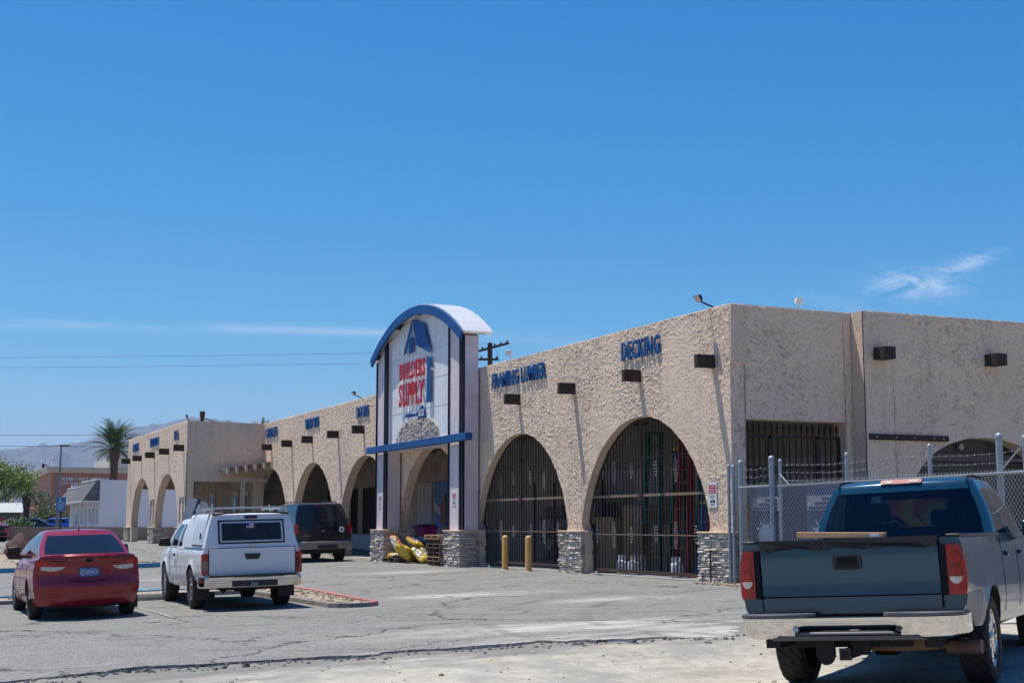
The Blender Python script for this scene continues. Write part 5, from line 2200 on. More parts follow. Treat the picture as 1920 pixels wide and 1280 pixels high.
mb.hexa([(-.012, 1.42, 1.42), (.012, 1.42, 1.42), (.02, 1.58, 1.43), (-.02, 1.58, 1.43), (-.005, 1.40, 1.50), (.005, 1.40, 1.50), (.004, 1.45, 1.50), (-.004, 1.45, 1.50)])
mb.build('roof_antenna', P_RED, r, bevel=.004)
lampo = [(.80, .96), (.82, .90), (.80, .82), (.70, .775), (.52, .77), (.40, .80), (.29, .885), (.45, .90), (.62, .955)]
for f in (lambda p: p, mirror):
    l = car.decal('tail_lamp', f(lampo), M['lamp_red'], off=.010)
    car.decal('clear_lens', f([(.72, .86), (.73, .80), (.60, .782), (.50, .785), (.42, .808), (.36, .845), (.50, .85)]), M['lamp_clear'], l, off=.013, depth=.01)
    car.decal('bright_lens', f([(.79, .95), (.80, .90), (.79, .87), (.62, .865), (.60, .905), (.66, .95)]), mat('bright_red_lens', (.55, .008, .01), .2, var=.1, coat=.2) if 'bright_red_lens' not in bpy.data.materials else bpy.data.materials['bright_red_lens'], l, off=.0125, depth=.008)
    car.decal('reflector', f([(.36, .405), (.62, .425), (.64, .40), (.55, .385), (.38, .375)]), M['lamp_red'], off=.006)
# boot-lid shut line, number plate, badge
def stroke(pts, w=.008):
    mbp = []
    return pts


mb = MB()
seam = [(-.46, .86), (-.43, .74), (-.36, .655), (-.24, .615), (0, .605), (.24, .615), (.36, .655), (.43, .74), (.46, .86)]
mb.tube([(x, car.yrear(x, z) - .001, z) for x, z in seam], .0055, n=4)
mb.tube([(x, car.yrear(x, .985) - .002, .975) for x in (-.7, -.5, -.25, 0, .25, .5, .7)], .004, n=4)
mb.build('lid_seam', M['black_trim'], r)
pl = car.decal('number_plate', rrect(-.165, .165, .675, .835, .015), M['plastic'], off=.008)
car.decal('plate_face', rrect(-.15, .15, .69, .82, .01), mat('plate_blue', (.10, .16, .34), .4, var=.7, ns=18), pl, off=.011, depth=.003)
mb = MB()
rr = random.Random(4)
for k in range(9):
    x = -.13 + k * .032
    mb.tube([(x, .0, .71 + rr.uniform(0, .03)), (x + rr.uniform(-.015, .02), .0, .75), (x + .012, .0, .80 - rr.uniform(0, .03))], .006, n=4)
for i, p in enumerate(mb.v):
    p.y += car.yrear(p.x, p.z) - .0125
mb.build('plate_marks', M['white_paint'], pl)
car.decal('badge', rrect(-.06, .06, .915, .965, .024), M['black_trim'], off=.006, depth=.02)
car.decal('model_badge', [(-.56, .932), (-.34, .926), (-.34, .94), (-.56, .946)], M['black_trim'], off=.005, depth=.02, cuts=1)
mb = MB()
mb.hexa([(-.5, .25, .2), (.5, .25, .2), (.5, .6, .2), (-.5, .6, .2), (-.5, .2, .3), (.5, .2, .3), (.5, .6, .3), (-.5, .6, .3)])
mb.cyl((.42, .12, .245), (.42, .5, .245), .035, n=10)
mb.build('exhaust', M['under'], r)
for x in (-.735, .735):
    for y in (1.0, 3.70):
        wheel(r, x, y, .315, .21, .215, 'ten')
for s_ in (-1, 1):
    mb = MB()
    x = s_ * .80
    mb.box(x - .07, x + .07, .70, .72, .13, .33)
    mb.build('mud_flap', M['plastic'], r)
    mirror_part(r, s_ * .83, 2.72, .98, M['plastic'])
    for y in (1.75, 2.75):
        mb = MB()
        mb.box(s_ * .873 - .012, s_ * .873 + .012, y, y + .2, .83, .86)
        mb.build('door_handle', P_RED, r, bevel=.008)
    for y in (1.45, 2.45, 3.3):
        car.seam(y, .3, .93, s_)

# ---------------------------------------------------------------- white pickup with camper shell
P_WHT = car_paint('pickup_white', (.70, .70, .70), .35, 0, .16, (.42, .38, .32), .5)
r = veh('pickup_truck', 'white pickup with a camper shell and roof rails parked by the kerb island', 5.96, 24.1, R(-1.2), 'pickup')
car = Car(r, 4.75, .85, [(0, .52), (.3, .5), (1.8, .36), (3, .34), (4.95, .42)],
          [(0, 1.045), (2.2, 1.045), (2.25, 1.045), (3.6, 1.02), (3.9, 1.0), (4.45, .95), (4.75, .86)],
          [1.2, 3.95], .41, rear=[(0, .13), (1.2, .13)], corner=.05, cp=8, front=[(.4, .05), (.7, 0), (1, .15)], crown=.01,
          shape=[(0, .95), (.1, .97), (.3, 1), (.55, 1), (.8, .985), (.95, .965), (1, .94)], plan=[(0, 1), (.85, 1), (1, .95)])
car.body(P_WHT, M['under'], .355)
yr0 = lambda x, z: .125
tgt = car.decal('tailgate', rrect(-.735, .735, .60, 1.04, .02), P_WHT, off=.014, depth=.03, yfun=yr0, cuts=1)
mb = MB()
for x in (-.742, .742):
    mb.box(x - .006, x + .006, .118, .124, .6, 1.045)
mb.box(-.735, .735, .118, .124, 1.042, 1.05)
mb.build('tailgate_gap', M['black_trim'], r)
hp = car.decal('handle', [(-.14, .945), (-.105, .85), (.105, .85), (.14, .945)], M['plastic'], tgt, off=.03, depth=.025, yfun=yr0, cuts=0)
for f in (lambda p: p, mirror):
    l = car.decal('tail_lamp', f(rrect(.748, .862, .60, .955, .02)), M['lamp_red'], off=.02, depth=.06, yfun=lambda x, z: .125 + .35 * max(0, abs(x) - .80))
    car.decal('dark_lens', f(rrect(.762, .853, .68, .83, .01)), M['lamp_dark'] if f is not mirror else mat('amber_lens', (.20, .13, .09), .2, coat=.5), l, off=.024, depth=.01, yfun=lambda x, z: .125 + .35 * max(0, abs(x) - .80))
# chrome step bumper
mb = MB()
path = [(-.88, .42), (-.875, .22), (-.83, .06), (-.72, -.01), (-.4, -.03), (0, -.03), (.4, -.03), (.72, -.01), (.83, .06), (.875, .22), (.88, .42)]
rows = []
for x, y in path:
    k = .96 if abs(x) < .42 else 1
    rows.append([(x, y + .02, .56), (x * k, y - .0, .565), (x * k, y - .005, .42), (x * .99, y + .02, .385), (x * .97, y + .1, .39), (x * .97, y + .1, .56)])
mb.grid(rows, close=True, smooth=False)
bp = mb.build('rear_bumper', M['chrome'], r, angle=50, bevel=.008)
mb = MB()
mb.box(-.72, .72, -.02, .12, .563, .60)
mb.box(-.38, .40, -.045, -.034, .40, .50)
mb.build('bumper_step', M['plastic'], bp, bevel=.006)
mb = MB()
mb.box(-.06, .06, -.05, -.046, .41, .47)
mb.build('number_plate', mat('plate_dim', (.12, .16, .22), .4, var=.5, ns=20), bp)
mb = MB()
mb.box(-.55, .55, .1, .8, .34, .5)
mb.cyl((-.45, .3, .33), (-.3, 1.5, .33), .04, n=10)
mb.lathe([(0, -.10), (.1, -.08), (.1, .08), (0, .1)], (0, 1.2, .36), axis='x', n=12)
mb.cyl((-.7, 1.2, .355), (.7, 1.2, .355), .045, n=8)
mb.build('underframe', M['under'], r)
# camper shell
MAT_CAP = P_WHT
g = greenhouse(r, dict(yr=.14, yf=2.15, wr=.815, wf=.82, z=1.05), dict(yr=.26, yf=2.08, wr=.665, wf=.68, z=1.605), .045,
               [(.06, .62)], P_WHT, M['glass_dark'], win=(.08, .84), rear_u=.74, bulge=.01, names=('x_rear', 'side_hatch', 'x_front'), cname='camper_shell', ucurve=.02,
               matdict={'x_rear': P_WHT, 'x_front': P_WHT, 'side_hatch': mat('brushed_aluminium', (.62, .63, .64), .35, metal=.3, var=.05)})
shell = g[('camper_shell', 0)]
for k, o in g.items():
    if k[0].startswith('x_'):
        o.name = 'hatch_panel' if k[0] == 'x_rear' else 'front_panel'
    if o is not shell:
        o.parent = shell
ysh = lambda x, z: lerp(.14, .26, (z - 1.05) / .555) + .008 * (abs(x) / .8) ** 3
fr1 = car.decal('hatch_window', rrect(-.57, .57, 1.115, 1.515, .02), M['black_trim'], shell, off=.012, yfun=ysh, cuts=1)
car.decal('metal_frame', rrect(-.545, .545, 1.14, 1.49, .02), mat('window_frame_alu', (.5, .5, .49), .5, metal=.2, var=.1), fr1, off=.016, depth=.01, yfun=ysh, cuts=1)
car.decal('pane', rrect(-.51, .51, 1.17, 1.46, .015), mat('brown_tint_glass', (.022, .016, .012), .12, var=.5, ns=3, spec=.4), fr1, off=.020, depth=.01, yfun=ysh, cuts=1)
fl = car.decal('flag_sticker', [(-.09, 1.375), (.045, 1.375), (.045, 1.455), (-.09, 1.455)], M['white_paint'], fr1, off=.0225, depth=.002, yfun=ysh, cuts=0)
for k in range(4):
    car.decal('stripe', [(-.09, 1.377 + k * .021), (.045, 1.377 + k * .021), (.045, 1.387 + k * .021), (-.09, 1.387 + k * .021)], mat('flag_red', (.5, .05, .08), .5, var=0) if k == 0 else bpy.data.materials['flag_red'], fl, off=.0235, depth=.001, yfun=ysh, cuts=0)
car.decal('canton', [(-.09, 1.41), (-.035, 1.41), (-.035, 1.455), (-.09, 1.455)], M['blue'], fl, off=.0245, depth=.001, yfun=ysh, cuts=0)
bl = car.decal('brake_lamp', rrect(-.11, .11, 1.535, 1.585, .012), M['plastic'], shell, off=.022, yfun=ysh, cuts=0)
car.decal('red_lens', rrect(-.085, .085, 1.543, 1.577, .008), M['lamp_dark'], bl, off=.026, depth=.006, yfun=ysh, cuts=0)
mb = MB()
mb.lathe([(.02, 0), (.02, -.03), (.03, -.035), (0, -.045)], (0, .135, 1.085), axis='y', n=10)
mb.box(-.05, .05, .10, .115, 1.075, 1.095)
mb.build('hatch_lock', M['alloy'], shell)
mb = MB()
mb.tube([(-.66, .245, 1.61), (-.4, .25, 1.635), (0, .25, 1.645), (.4, .25, 1.635), (.66, .245, 1.61)], .016, n=6)
mb.build('gutter', M['black_trim'], shell)
mb = MB()
for sd in (-1,):
    mb.cyl((-.80, .62, 1.2), (-.785, .62, 1.3), .012, n=6)
mb.box(-.83, -.80, .34, 1.24, 1.085, 1.105)
mb.build('hatch_handle', M['plastic'], shell)
# roof rails
mb = MB()
for x in (-.60, .60):
    mb.box(x - .02, x + .02, .40, 2.0, 1.685, 1.715)
for y in (.5, 1.9):
    mb.box(-.62, .62, y - .03, y + .03, 1.715, 1.74)
for y in (.5, 1.2, 1.9):
    for x in (-.60, .60):
        mb.box(x - .025, x + .025, y - .03, y + .03, 1.59, 1.685)
for y in (.36, 1.6):
    mb.tube([(-.79, y + .1, 1.15), (-.70, y + .06, 1.5), (-.635, y, 1.79)], .018, n=6)
    mb.tube([(.79, y + .1, 1.15), (.70, y + .06, 1.5), (.635, y, 1.76)], .018, n=6)
mb.build('roof_rack', mat('rack_alu', (.42, .42, .41), .45, metal=.5, var=.15), r)
g = greenhouse(r, dict(yr=2.24, yf=4.05, wr=.79, wf=.80, z=1.03), dict(yr=2.38, yf=3.25, wr=.63, wf=.64, z=1.52), .05,
               [(.07, .27), (.34, .86)], P_WHT, M['glass_dark'], win=(.06, .86), rear_u=.85, bulge=.03, ucurve=.06)
for s_ in (-1, 1):
    for y in (1.2, 3.95):
        wheel(r, s_ * .745, y, .355, .24, .205, 'six', 'alloy')
    mb = MB()
    mb.box(s_ * .745 - .14, s_ * .745 + .14, .76, .78, .17, .5)
    mb.build('mud_flap', M['plastic'], r)
    mb = MB()
    mb.box(s_ * .745 - .13, s_ * .745 + .13, 3.66, 3.68, .2, .46)
    mb.build('mud_flap', M['plastic'], r)
    mirror_part(r, s_ * .82, 3.45, 1.04, M['plastic'])
    for y in (2.22, 2.62, 3.6):
        car.seam(y, .42, 1.02, s_)
    mb = MB()
    mb.box(s_ * .872 - .012, s_ * .872 + .012, 2.72, 2.9, .88, .92)
    mb.build('door_handle', M['plastic'], r, bevel=.006)

# ---------------------------------------------------------------- dark SUV
P_SUV = car_paint('suv_navy', (.003, .007, .016), .2, .1, .0, (.06, .06, .06), .2)
P_TAN = car_paint('suv_taupe', (.20, .18, .17), .45, .2, .1, (.3, .27, .23), .2)
r = veh('suv', 'dark navy SUV with taupe bumper parked in front of the far arches', 13.7, 46.0, R(-1), 'suv')
car = Car(r, 5.2, .985, [(0, .45), (.6, .4), (4.6, .38), (5.2, .4)],
          [(0, 1.20), (3.6, 1.16), (4.0, 1.12), (4.8, 1.06), (5.2, .92)], [1.2, 4.2], .45,
          rear=[(.4, .06), (.64, .06), (.66, .10), (1.1, .10), (1.25, .13)], corner=.10, cp=5, front=[(.4, .05), (.7, 0), (1.1, .12)], crown=.01)
car.body(P_SUV, M['under'], .385)
g = greenhouse(r, dict(yr=.12, yf=4.0, wr=.93, wf=.93, z=1.19), dict(yr=.48, yf=3.05, wr=.74, wf=.77, z=1.91), .06,
               [(.03, .30), (.34, .60), (.63, .92)], P_SUV, M['glass_dark'], win=(.02, .84), rear_u=.94, bulge=.03, ucurve=.08)
wl = g[('rear_window', 0)]
mb = MB()
mb.tube([(-.05, .17, 1.36), (.2, .175, 1.34), (.42, .18, 1.37)], .012, n=5)
mb.cyl((-.05, .12, 1.35), (-.05, .22, 1.35), .025, n=8)
mb.build('rear_wiper', M['plastic'], r)
car.decal('brake_lamp', rrect(-.22, .26, 1.83, 1.87, .012), M['lamp_red'], off=.02, yfun=lambda x, z: .47, cuts=0)
for f in (lambda p: p, mirror):
    car.decal('tail_lamp', f(rrect(.84, .965, .93, 1.26, .03)), M['lamp_red'], off=.02, depth=.05, yfun=lambda x, z: .10 + .6 * max(0, abs(x) - .86))
mb = MB()
rows = []
for x, y in [(-1.0, .5), (-.995, .22), (-.93, .06), (-.75, 0), (0, -.03), (.75, 0), (.93, .06), (.995, .22), (1.0, .5)]:
    rows.append([(x, y + .05, .70), (x, y, .67), (x, y - .01, .50), (x * .98, y + .03, .43), (x * .95, y + .12, .43), (x * .95, y + .12, .70)])
mb.grid(rows, close=True, smooth=False)
bp = mb.build('rear_bumper', P_TAN, r, bevel=.01)
mb = MB()
mb.box(-.22, .45, -.05, -.035, .45, .57)
mb.build('plate_recess', M['plastic'], bp)
mb = MB()
text_mesh(mb, 'EXPEDITION', .42, .035, (-.86, .09, .86), (1, 0, 0), (0, 0, 1), (0, -1, 0), .006, .01)
mb.build('lettering', M['chrome'], r, fixn=False)
mb = MB()
mb.lathe([(0, -.006), (.085, -.005), (.09, 0)], (.62, .096, 1.06), axis='y', n=20)
st = mb.build('round_sticker', M['white_panel'], r)
mb = MB()
mb.lathe([(0, -.0085), (.055, -.008), (.055, -.0065)], (.62, .096, 1.06), axis='y', n=16)
mb.build('sticker_centre', mat('sticker_grey', (.12, .13, .16), .5), st)
car.decal('badge', rrect(-.05, .06, 1.0, 1.045, .02), M['chrome'], off=.008, cuts=0)
mb = MB()
for x in (-.62, .62):
    mb.tube([(x, .7, 1.95), (x, .8, 1.995), (x, 2.6, 2.005), (x, 2.75, 1.95)], .018, n=6)
mb.build('roof_rails', M['plastic'], r)
mb = MB()
mb.box(-.7, .7, .3, 1.0, .28, .46)
mb.lathe([(0, -.12), (.33, -.11), (.36, -.06), (.36, .06), (.33, .11), (0, .12)], (0, .55, .47), axis='z', n=20)
mb.build('spare_tyre', M['rubber'], r)
for s_ in (-1, 1):
    for y in (1.2, 4.2):
        wheel(r, s_ * .84, y, .385, .27, .22, 'five')
    mirror_part(r, s_ * .97, 3.5, 1.2, P_SUV)

# ---------------------------------------------------------------- blue-green pickup, nearest
P_TEAL = car_paint('truck_teal', (.008, .062, .108), .24, .35, .0, (.25, .23, .21), .5)
HD = R(51)
loc = TRK - Vector((math.sin(HD), math.cos(HD))) * 1.22
HD = R(51.2)
nrm = Vector((-.045 * .629, .045 * .777, 1))
zt_ = -.285 + .045 * ((loc.x - TRK.x) * .629 - (loc.y - TRK.y) * .777)
r = veh('pickup_truck', 'blue-green crew-cab pickup with chrome bumper, nearest the camera', loc.x, loc.y, -HD, 'pickup', zt_, nrm)
W = .985
car = Car(r, 5.85, W, [(0, .74), (.35, .68), (.6, .55), (2.3, .50), (4.3, .48), (5.85, .5)],
          [(0, 1.325), (2.2, 1.325), (4.2, 1.28), (4.6, 1.24), (5.5, 1.16), (5.85, 1.02)],
          [1.36, 4.98], .475, rear=[(0, .11), (1.4, .11)], corner=.035, cp=10, front=[(.4, .05), (.7, 0), (1.2, .1)], crown=.004,
          shape=[(0, .95), (.1, .975), (.3, 1), (.55, 1.0), (.62, .99), (.8, .985), (.95, .975), (1, .955)])
car.body(P_TEAL, M['under'], .40)
yt = lambda x, z: .10
TG = car.decal('tailgate', rrect(-.775, .775, .86, 1.315, .025), P_TEAL, off=.018, depth=.03, yfun=lambda x, z: .10 + .018 * math.exp(-((z - 1.10) / .16) ** 2) * 0 + .006 * math.sin((z - .86) * 14), cuts=3)
car.decal('lower_panel', rrect(-.775, .775, .745, .845, .01), P_TEAL, off=.010, depth=.02, yfun=yt, cuts=1)
mb = MB()
for x in (-.783, .783):
    mb.box(x - .007, x + .007, .094, .104, .74, 1.325)
mb.box(-.775, .775, .094, .104, .846, .858)
mb.build('tailgate_gap', M['black_trim'], r)
# black tailgate lip with four scalloped feet
lip = [(-.785, 1.345), (.785, 1.345), (.775, 1.262), (.70, 1.245), (.64, 1.262), (.62, 1.29), (.32, 1.29), (.30, 1.265), (.26, 1.25), (.18, 1.25), (.13, 1.29), (-.13, 1.29), (-.18, 1.25), (-.26, 1.25), (-.30, 1.265), (-.32, 1.29), (-.62, 1.29), (-.64, 1.262), (-.70, 1.245), (-.775, 1.262)]
lp = car.decal('tailgate_lip', list(reversed(lip)), M['plastic'], off=.05, depth=.10, yfun=yt, cuts=1)
mb = MB()
for x in (-.71, -.22, .22, .71):
    mb.cyl((x, .046, 1.268), (x, .05, 1.268), .012, n=8)
mb.build('bolt', M['under'], lp)
# handle: bezel, bowl, paddle
hb = car.decal('tailgate_handle', rrect(-.125, .125, 1.075, 1.20, .03), M['plastic'], off=.04, depth=.04, yfun=yt, cuts=0)
car.decal('handle_bowl', rrect(-.09, .09, 1.09, 1.185, .022), M['under'], hb, off=.043, depth=.01, yfun=yt, cuts=0)
car.decal('handle_paddle', rrect(-.085, .085, 1.135, 1.18, .012), M['black_trim'], hb, off=.056, depth=.014, yfun=yt, cuts=0)
# tail lamps
mat('mid_red_lens', (.20, .004, .007), .12, var=.2, ns=14, coat=.2)
yl = lambda x, z: .105 + 1.0 * max(0, abs(x) - .90) ** 1.35
for f in (lambda p: p, mirror):
    l = car.decal('tail_lamp', f([(.835, .845), (.98, .845), (.99, .90), (.99, 1.0), (.98, 1.16), (.955, 1.24), (.925, 1.265), (.835, 1.262)]), M['lamp_red'], off=.024, depth=.09, yfun=yl)
    car.decal('lamp_edge', f([(.79, .84), (.842, .845), (.842, 1.265), (.79, 1.27)]), M['black_trim'], l, off=.027, depth=.05, yfun=yl, cuts=0)
    for zc in (1.15, 1.03):
        pts = [(.912 + .056 * math.cos(R(a)), zc + .064 * math.sin(R(a))) for a in range(0, 360, 24)]
        car.decal('round_lens', f(pts), bpy.data.materials['mid_red_lens'], l, off=.032, depth=.01, yfun=yl, cuts=2)
        pts = [(.912 + .042 * math.cos(R(a)), zc + .047 * math.sin(R(a))) for a in range(0, 360, 24)]
        car.decal('round_inner', f(pts), M['lamp_red'], l, off=.037, depth=.008, yfun=yl, cuts=2)
    pts = [(.835, 1.0)] + [(.910 + .050 * math.cos(R(a)), .995 + .060 * math.sin(R(a))) for a in range(180, 361, 20)]
    car.decal('reverse_lens', f(list(pts[1:])), M['lamp_clear'], l, off=.046, depth=.018, yfun=yl, cuts=2)
# chrome bumper with recessed centre and black step pads
mb = MB()
path = [(-.965, .34), (-.965, .12), (-.94, .0), (-.86, -.075), (-.6, -.115), (-.46, -.12), (-.42, -.095), (-.36, -.085), (0, -.085), (.36, -.085), (.42, -.095), (.46, -.12), (.6, -.115), (.86, -.075), (.94, .0), (.965, .12), (.965, .34)]
rows = []
for x, y in path:
    c = abs(x) < .44
    zb_ = .575 if c else .495 + .03 * sstep(.8, 1.0, abs(x))
    rows.append([(x, y + .05, .685), (x, y - .022, .678), (x, y - .012, .62), (x, y + .012, zb_ + .02), (x * .99, y + .035, zb_), (x * .97, y + .10, zb_ + .01), (x * .97, y + .10, .685)])
mb.grid(rows, close=True)
bp = mb.build('rear_bumper', M['chrome'], r, angle=60)
for f in (1, -1):
    mb = MB()
    a = [(.30, -.03), (.36, -.125), (.60, -.14), (.86, -.10), (.955, -.02), (.985, .12), (.95, .14), (.30, .06)]
    mb.prism([(f * x, y) for x, y in a], 'z', .682, .715)
    mb.build('step_pad', mat('grey_rubber', (.075, .08, .09), .55, var=.1) if f == 1 else bpy.data.materials['grey_rubber'], bp, bevel=.01)
mb = MB()
mb.hexa([(-.68, -.085, .485), (.68, -.085, .485), (.62, .1, .485), (-.62, .1, .485), (-.60, -.118, .525), (.60, -.118, .525), (.56, .1, .54), (-.56, .1, .54)])
mb.hexa([(-.46, -.13, .535), (.46, -.13, .535), (.40, .1, .54), (-.40, .1, .54), (-.40, -.118, .562), (.40, -.118, .562), (.36, .1, .562), (-.36, .1, .562)])
mb.build('lower_valance', bpy.data.materials['grey_rubber'], bp, bevel=.012)
for f in (1, -1):
    mb = MB()
    mb.cyl((f * .44, -.08, .57), (f * .44, -.135, .585), .022, n=10)
    mb.build('plate_lamp', M['cast'] if f == -1 else M['iron'], bp)
# plain steel corner below the right lamp, hitch, underframe, spare, exhaust
mb = MB()
mb.box(-.075, .005, -.06, .5, .33, .41)
mb.box(-.30, -.295 + .16, -.03, 0.0, .34, .55)
mb.lathe([(0, -.012), (.075, -.012), (.075, .012), (0, .012)], (-.215, -.02, .35), axis='y', n=16)
mb.box(.01, .17, -.03, -.01, .36, .50)
mb.box(-.5, .5, .06, .14, .42, .50)
mb.box(-.75, -.62, .0, 5, .42, .56)
mb.box(.62, .75, .0, 5, .42, .56)
mb.cyl((-.8, 1.36, .40), (.8, 1.36, .40), .05, n=10)
mb.lathe([(0, -.14), (.15, -.1), (.15, .1), (0, .14)], (0, 1.36, .40), axis='x', n=14)
ud = mb.build('hitch_frame', M['under'], r)
mb = MB()
mb.box(-.085, .015, -.085, -.06, .32, .42)
mb.box(-.06, -.01, -.088, -.0855, .345, .395, 1)
mb.build('receiver_tube', [M['iron'], M['under']], ud)
mb = MB()
prof = [(.22, -.1), (.36, -.1), (.39, -.06), (.395, 0), (.39, .06), (.36, .1), (.22, .1)]
n = 72
vs = []
for k, (rr_, h) in enumerate(prof):
    for i in range(n):
        a = 2 * PI * i / n
        q = rr_ - (.008 if 2 <= k <= 4 and i % 2 else 0)
        vs.append((.32 + q * math.cos(a), .62 + q * math.sin(a), .47 + h))
fs = [(k * n + i, k * n + (i + 1) % n, (k + 1) * n + (i + 1) % n, (k + 1) * n + i) for k in range(len(prof) - 1) for i in range(n)]
mb.add(vs, fs)
mb.build('spare_tyre', mat('dusty_rubber', (.16, .105, .06), .9, var=.3, ns=6), r)
mb = MB()
mb.tube([(.70, 1.8, .42), (.78, .9, .40), (.80, .45, .40), (.80, .30, .40)], .05, n=12)
mb.tube([(.74, .36, .40), (1.03, .33, .40)], .062, n=12)
mb.build('exhaust', mat('rusty_pipe', (.09, .045, .032), .7, var=.3, ns=8), r)
# bed caps and tonneau
mb = MB()
for x in (-.90, .90):
    mb.box(x - .065, x + .065, .13, 2.2, 1.327, 1.352)
mb.build('bed_rails', M['plastic'], r, bevel=.01)
mb = MB()
mb.box(-.83, .83, .14, 2.2, 1.332, 1.347)
mb.build('bed_cover', M['black_trim'], r)
# silver lower corner panel behind the right wheel
yc = .0
mb = MB()
# crew cab with see-through tinted glass
q = NT('tinted_glass')
tr = q.n('ShaderNodeBsdfTransparent', ins={0: (.34, .39, .43, 1)})
gl = q.n('ShaderNodeBsdfGlossy', ins={0: (.9, .95, 1, 1), 1: .02})
fz = q.n('ShaderNodeFresnel', ins={0: 1.5})
ms = q.n('ShaderNodeMixShader', ins={0: q.math('MULTIPLY', fz.outputs[0], 1.0), 1: tr.outputs[0], 2: gl.outputs[0]})
q.t.links.new(ms.outputs[0], q.t.nodes['Material Output'].inputs[0])
TINT = q.m
g = greenhouse(r, dict(yr=2.28, yf=4.35, wr=.905, wf=.92, z=1.30), dict(yr=2.52, yf=3.62, wr=.70, wf=.71, z=1.885), .055,
               [(.06, .40), (.45, .90)], P_TEAL, TINT, win=(.08, .86), rear_u=.90, bulge=.035, ucurve=.09, matdict={'windshield': TINT})
cab = g[('cabin', 0)]
mb = MB()
for x in (-.655, .655):
    mb.tube([(x, 2.535, 1.87), (x * .985, 2.62, 1.925), (x * .97, 3.0, 1.945), (x * .97, 3.5, 1.935)], .010, n=5)
mb.build('roof_seam', M['black_trim'], cab)
bl = car.decal('brake_lamp', rrect(-.21, .21, 1.885, 1.93, .02), M['lamp_red'], off=.03, depth=.06, yfun=lambda x, z: 2.535 + .07 * (z - 1.885) / .045 * .5, cuts=0)
for f in (1, -1):
    car.decal('cargo_lens', rrect(min(f * .08, f * .18), max(f * .08, f * .18), 1.893, 1.921, .01), M['lamp_clear'], bl, off=.034, depth=.01, yfun=lambda x, z: 2.535 + .07 * (z - 1.885) / .045 * .5, cuts=0)
# interior seen through the glass
mb = MB()
SEAT = mat('seat_cloth', (.03, .031, .034), .9, var=.2)
for x, y in ((-.42, 3.35), (.42, 3.35)):
    mb = MB()
    mb.hexa([(x - .24, y, .9), (x + .24, y, .9), (x + .24, y + .14, .9), (x - .24, y + .14, .9), (x - .21, y - .12, 1.50), (x + .21, y - .12, 1.50), (x + .21, y - .01, 1.50), (x - .21, y - .01, 1.50)])
    mb.hexa([(x - .13, y - .10, 1.51), (x + .13, y - .10, 1.51), (x + .13, y + .01, 1.51), (x - .13, y + .01, 1.51), (x - .11, y - .13, 1.71), (x + .11, y - .13, 1.71), (x + .11, y - .04, 1.71), (x - .11, y - .04, 1.71)])
    mb.build('front_seat', SEAT, r, bevel=.03)
mb = MB()
mb.hexa([(-.70, 2.52, .9), (.70, 2.52, .9), (.70, 2.66, .9), (-.70, 2.66, .9), (-.68, 2.42, 1.44), (.68, 2.42, 1.44), (.68, 2.52, 1.44), (-.68, 2.52, 1.44)])
for x in (-.42, .42):
    mb.box(x - .14, x + .14, 2.44, 2.52, 1.45, 1.6)
mb.build('rear_seat', SEAT, r, bevel=.03)
mb = MB()
mb.tube([(-.40 + .19 * math.cos(R(a)), 3.66 + .06 * math.sin(R(a)), 1.38 + .18 * math.sin(R(a))) for a in range(0, 361, 20)], .016, n=6)
mb.build('steering_wheel', M['plastic'], r)
q = NT('tie_dye')
pp = q.obj()
cc = q.vmath('SUBTRACT', pp, (-.05, 3.9, 1.42))
se = q.n('ShaderNodeSeparateXYZ', ins={0: cc}).outputs
ang = q.math('ARCTAN2', se[2], se[0])
rad = q.n('ShaderNodeVectorMath', operation='LENGTH', ins={0: cc}).outputs['Value']
fac = q.math('FRACT', q.math('ADD', q.math('ADD', q.math('MULTIPLY', ang, .32), q.math('MULTIPLY', rad, 1.2)), q.math('MULTIPLY', q.noise(pp, 5, 3), .25)))
col = q.ramp(fac, [(0, (.16, .03, .07)), (.2, (.20, .18, .04)), (.42, (.16, .05, .04)), (.6, (.03, .10, .18)), (.8, (.18, .18, .06)), (1, (.16, .03, .07))])
q.set(Base_Color=col, Roughness=.9)
tl_ = q.n('ShaderNodeBsdfTranslucent', ins={0: col})
mx_ = q.n('ShaderNodeMixShader', ins={0: .6, 1: q.b.outputs[0], 2: tl_.outputs[0]})
q.t.links.new(mx_.outputs[0], q.t.nodes['Material Output'].inputs[0])
mb = MB()
rows = []
for i in range(8):
    t = i / 7
    rows.append([(x * lerp(1, .84, t), lerp(4.18, 3.66, t) - .12 * (abs(x) / .8) ** 2, lerp(1.36, 1.80, t)) for x in (-.55, -.4, -.2, 0, .15, .3, .42)])
mb.grid(rows)
mb.build('sunshade', q.m, r, fixn=False)
mb = MB()
mb.box(-.85, .85, 3.95, 4.25, 1.15, 1.34)
mb.build('dashboard', M['plastic'], r)
for s_ in (-1, 1):
    for y in (1.36, 4.98):
        wheel(r, s_ * .845, y, .40, .275, .262, 'six', 'chrome', tread=True)
    mirror_part(r, s_ * .98, 3.75, 1.3, P_TEAL)
    for y in (2.23, 3.22, 4.25):
        car.seam(y, .6, 1.29, s_, .005)
    for y in (2.45, 3.4):
        mb = MB()
        mb.box(s_ * .985 - .016, s_ * .985 + .016, y, y + .19, 1.12, 1.17)
        mb.build('door_handle', P_TEAL, r, bevel=.01)
P_CORN = car_paint('weathered_corner', (.13, .14, .17), .5, .5, .35, (.3, .28, .26), .1)
for s_ in (1, -1):
    mb = MB()
    rows = []
    for i in range(15):
        y = lerp(.15, 1.36 - .475 - .012, i / 14)
        zl = max(car.bottom(y), .55) + .004
        rows.append([(s_ * (car.xside(y, z) + .006), y, z) for z in [lerp(zl, .855, k / 6) for k in range(7)]])
    mb.grid(rows)
    mb.build('quarter_cladding', P_CORN, r, fixn=False)
TEAL = r
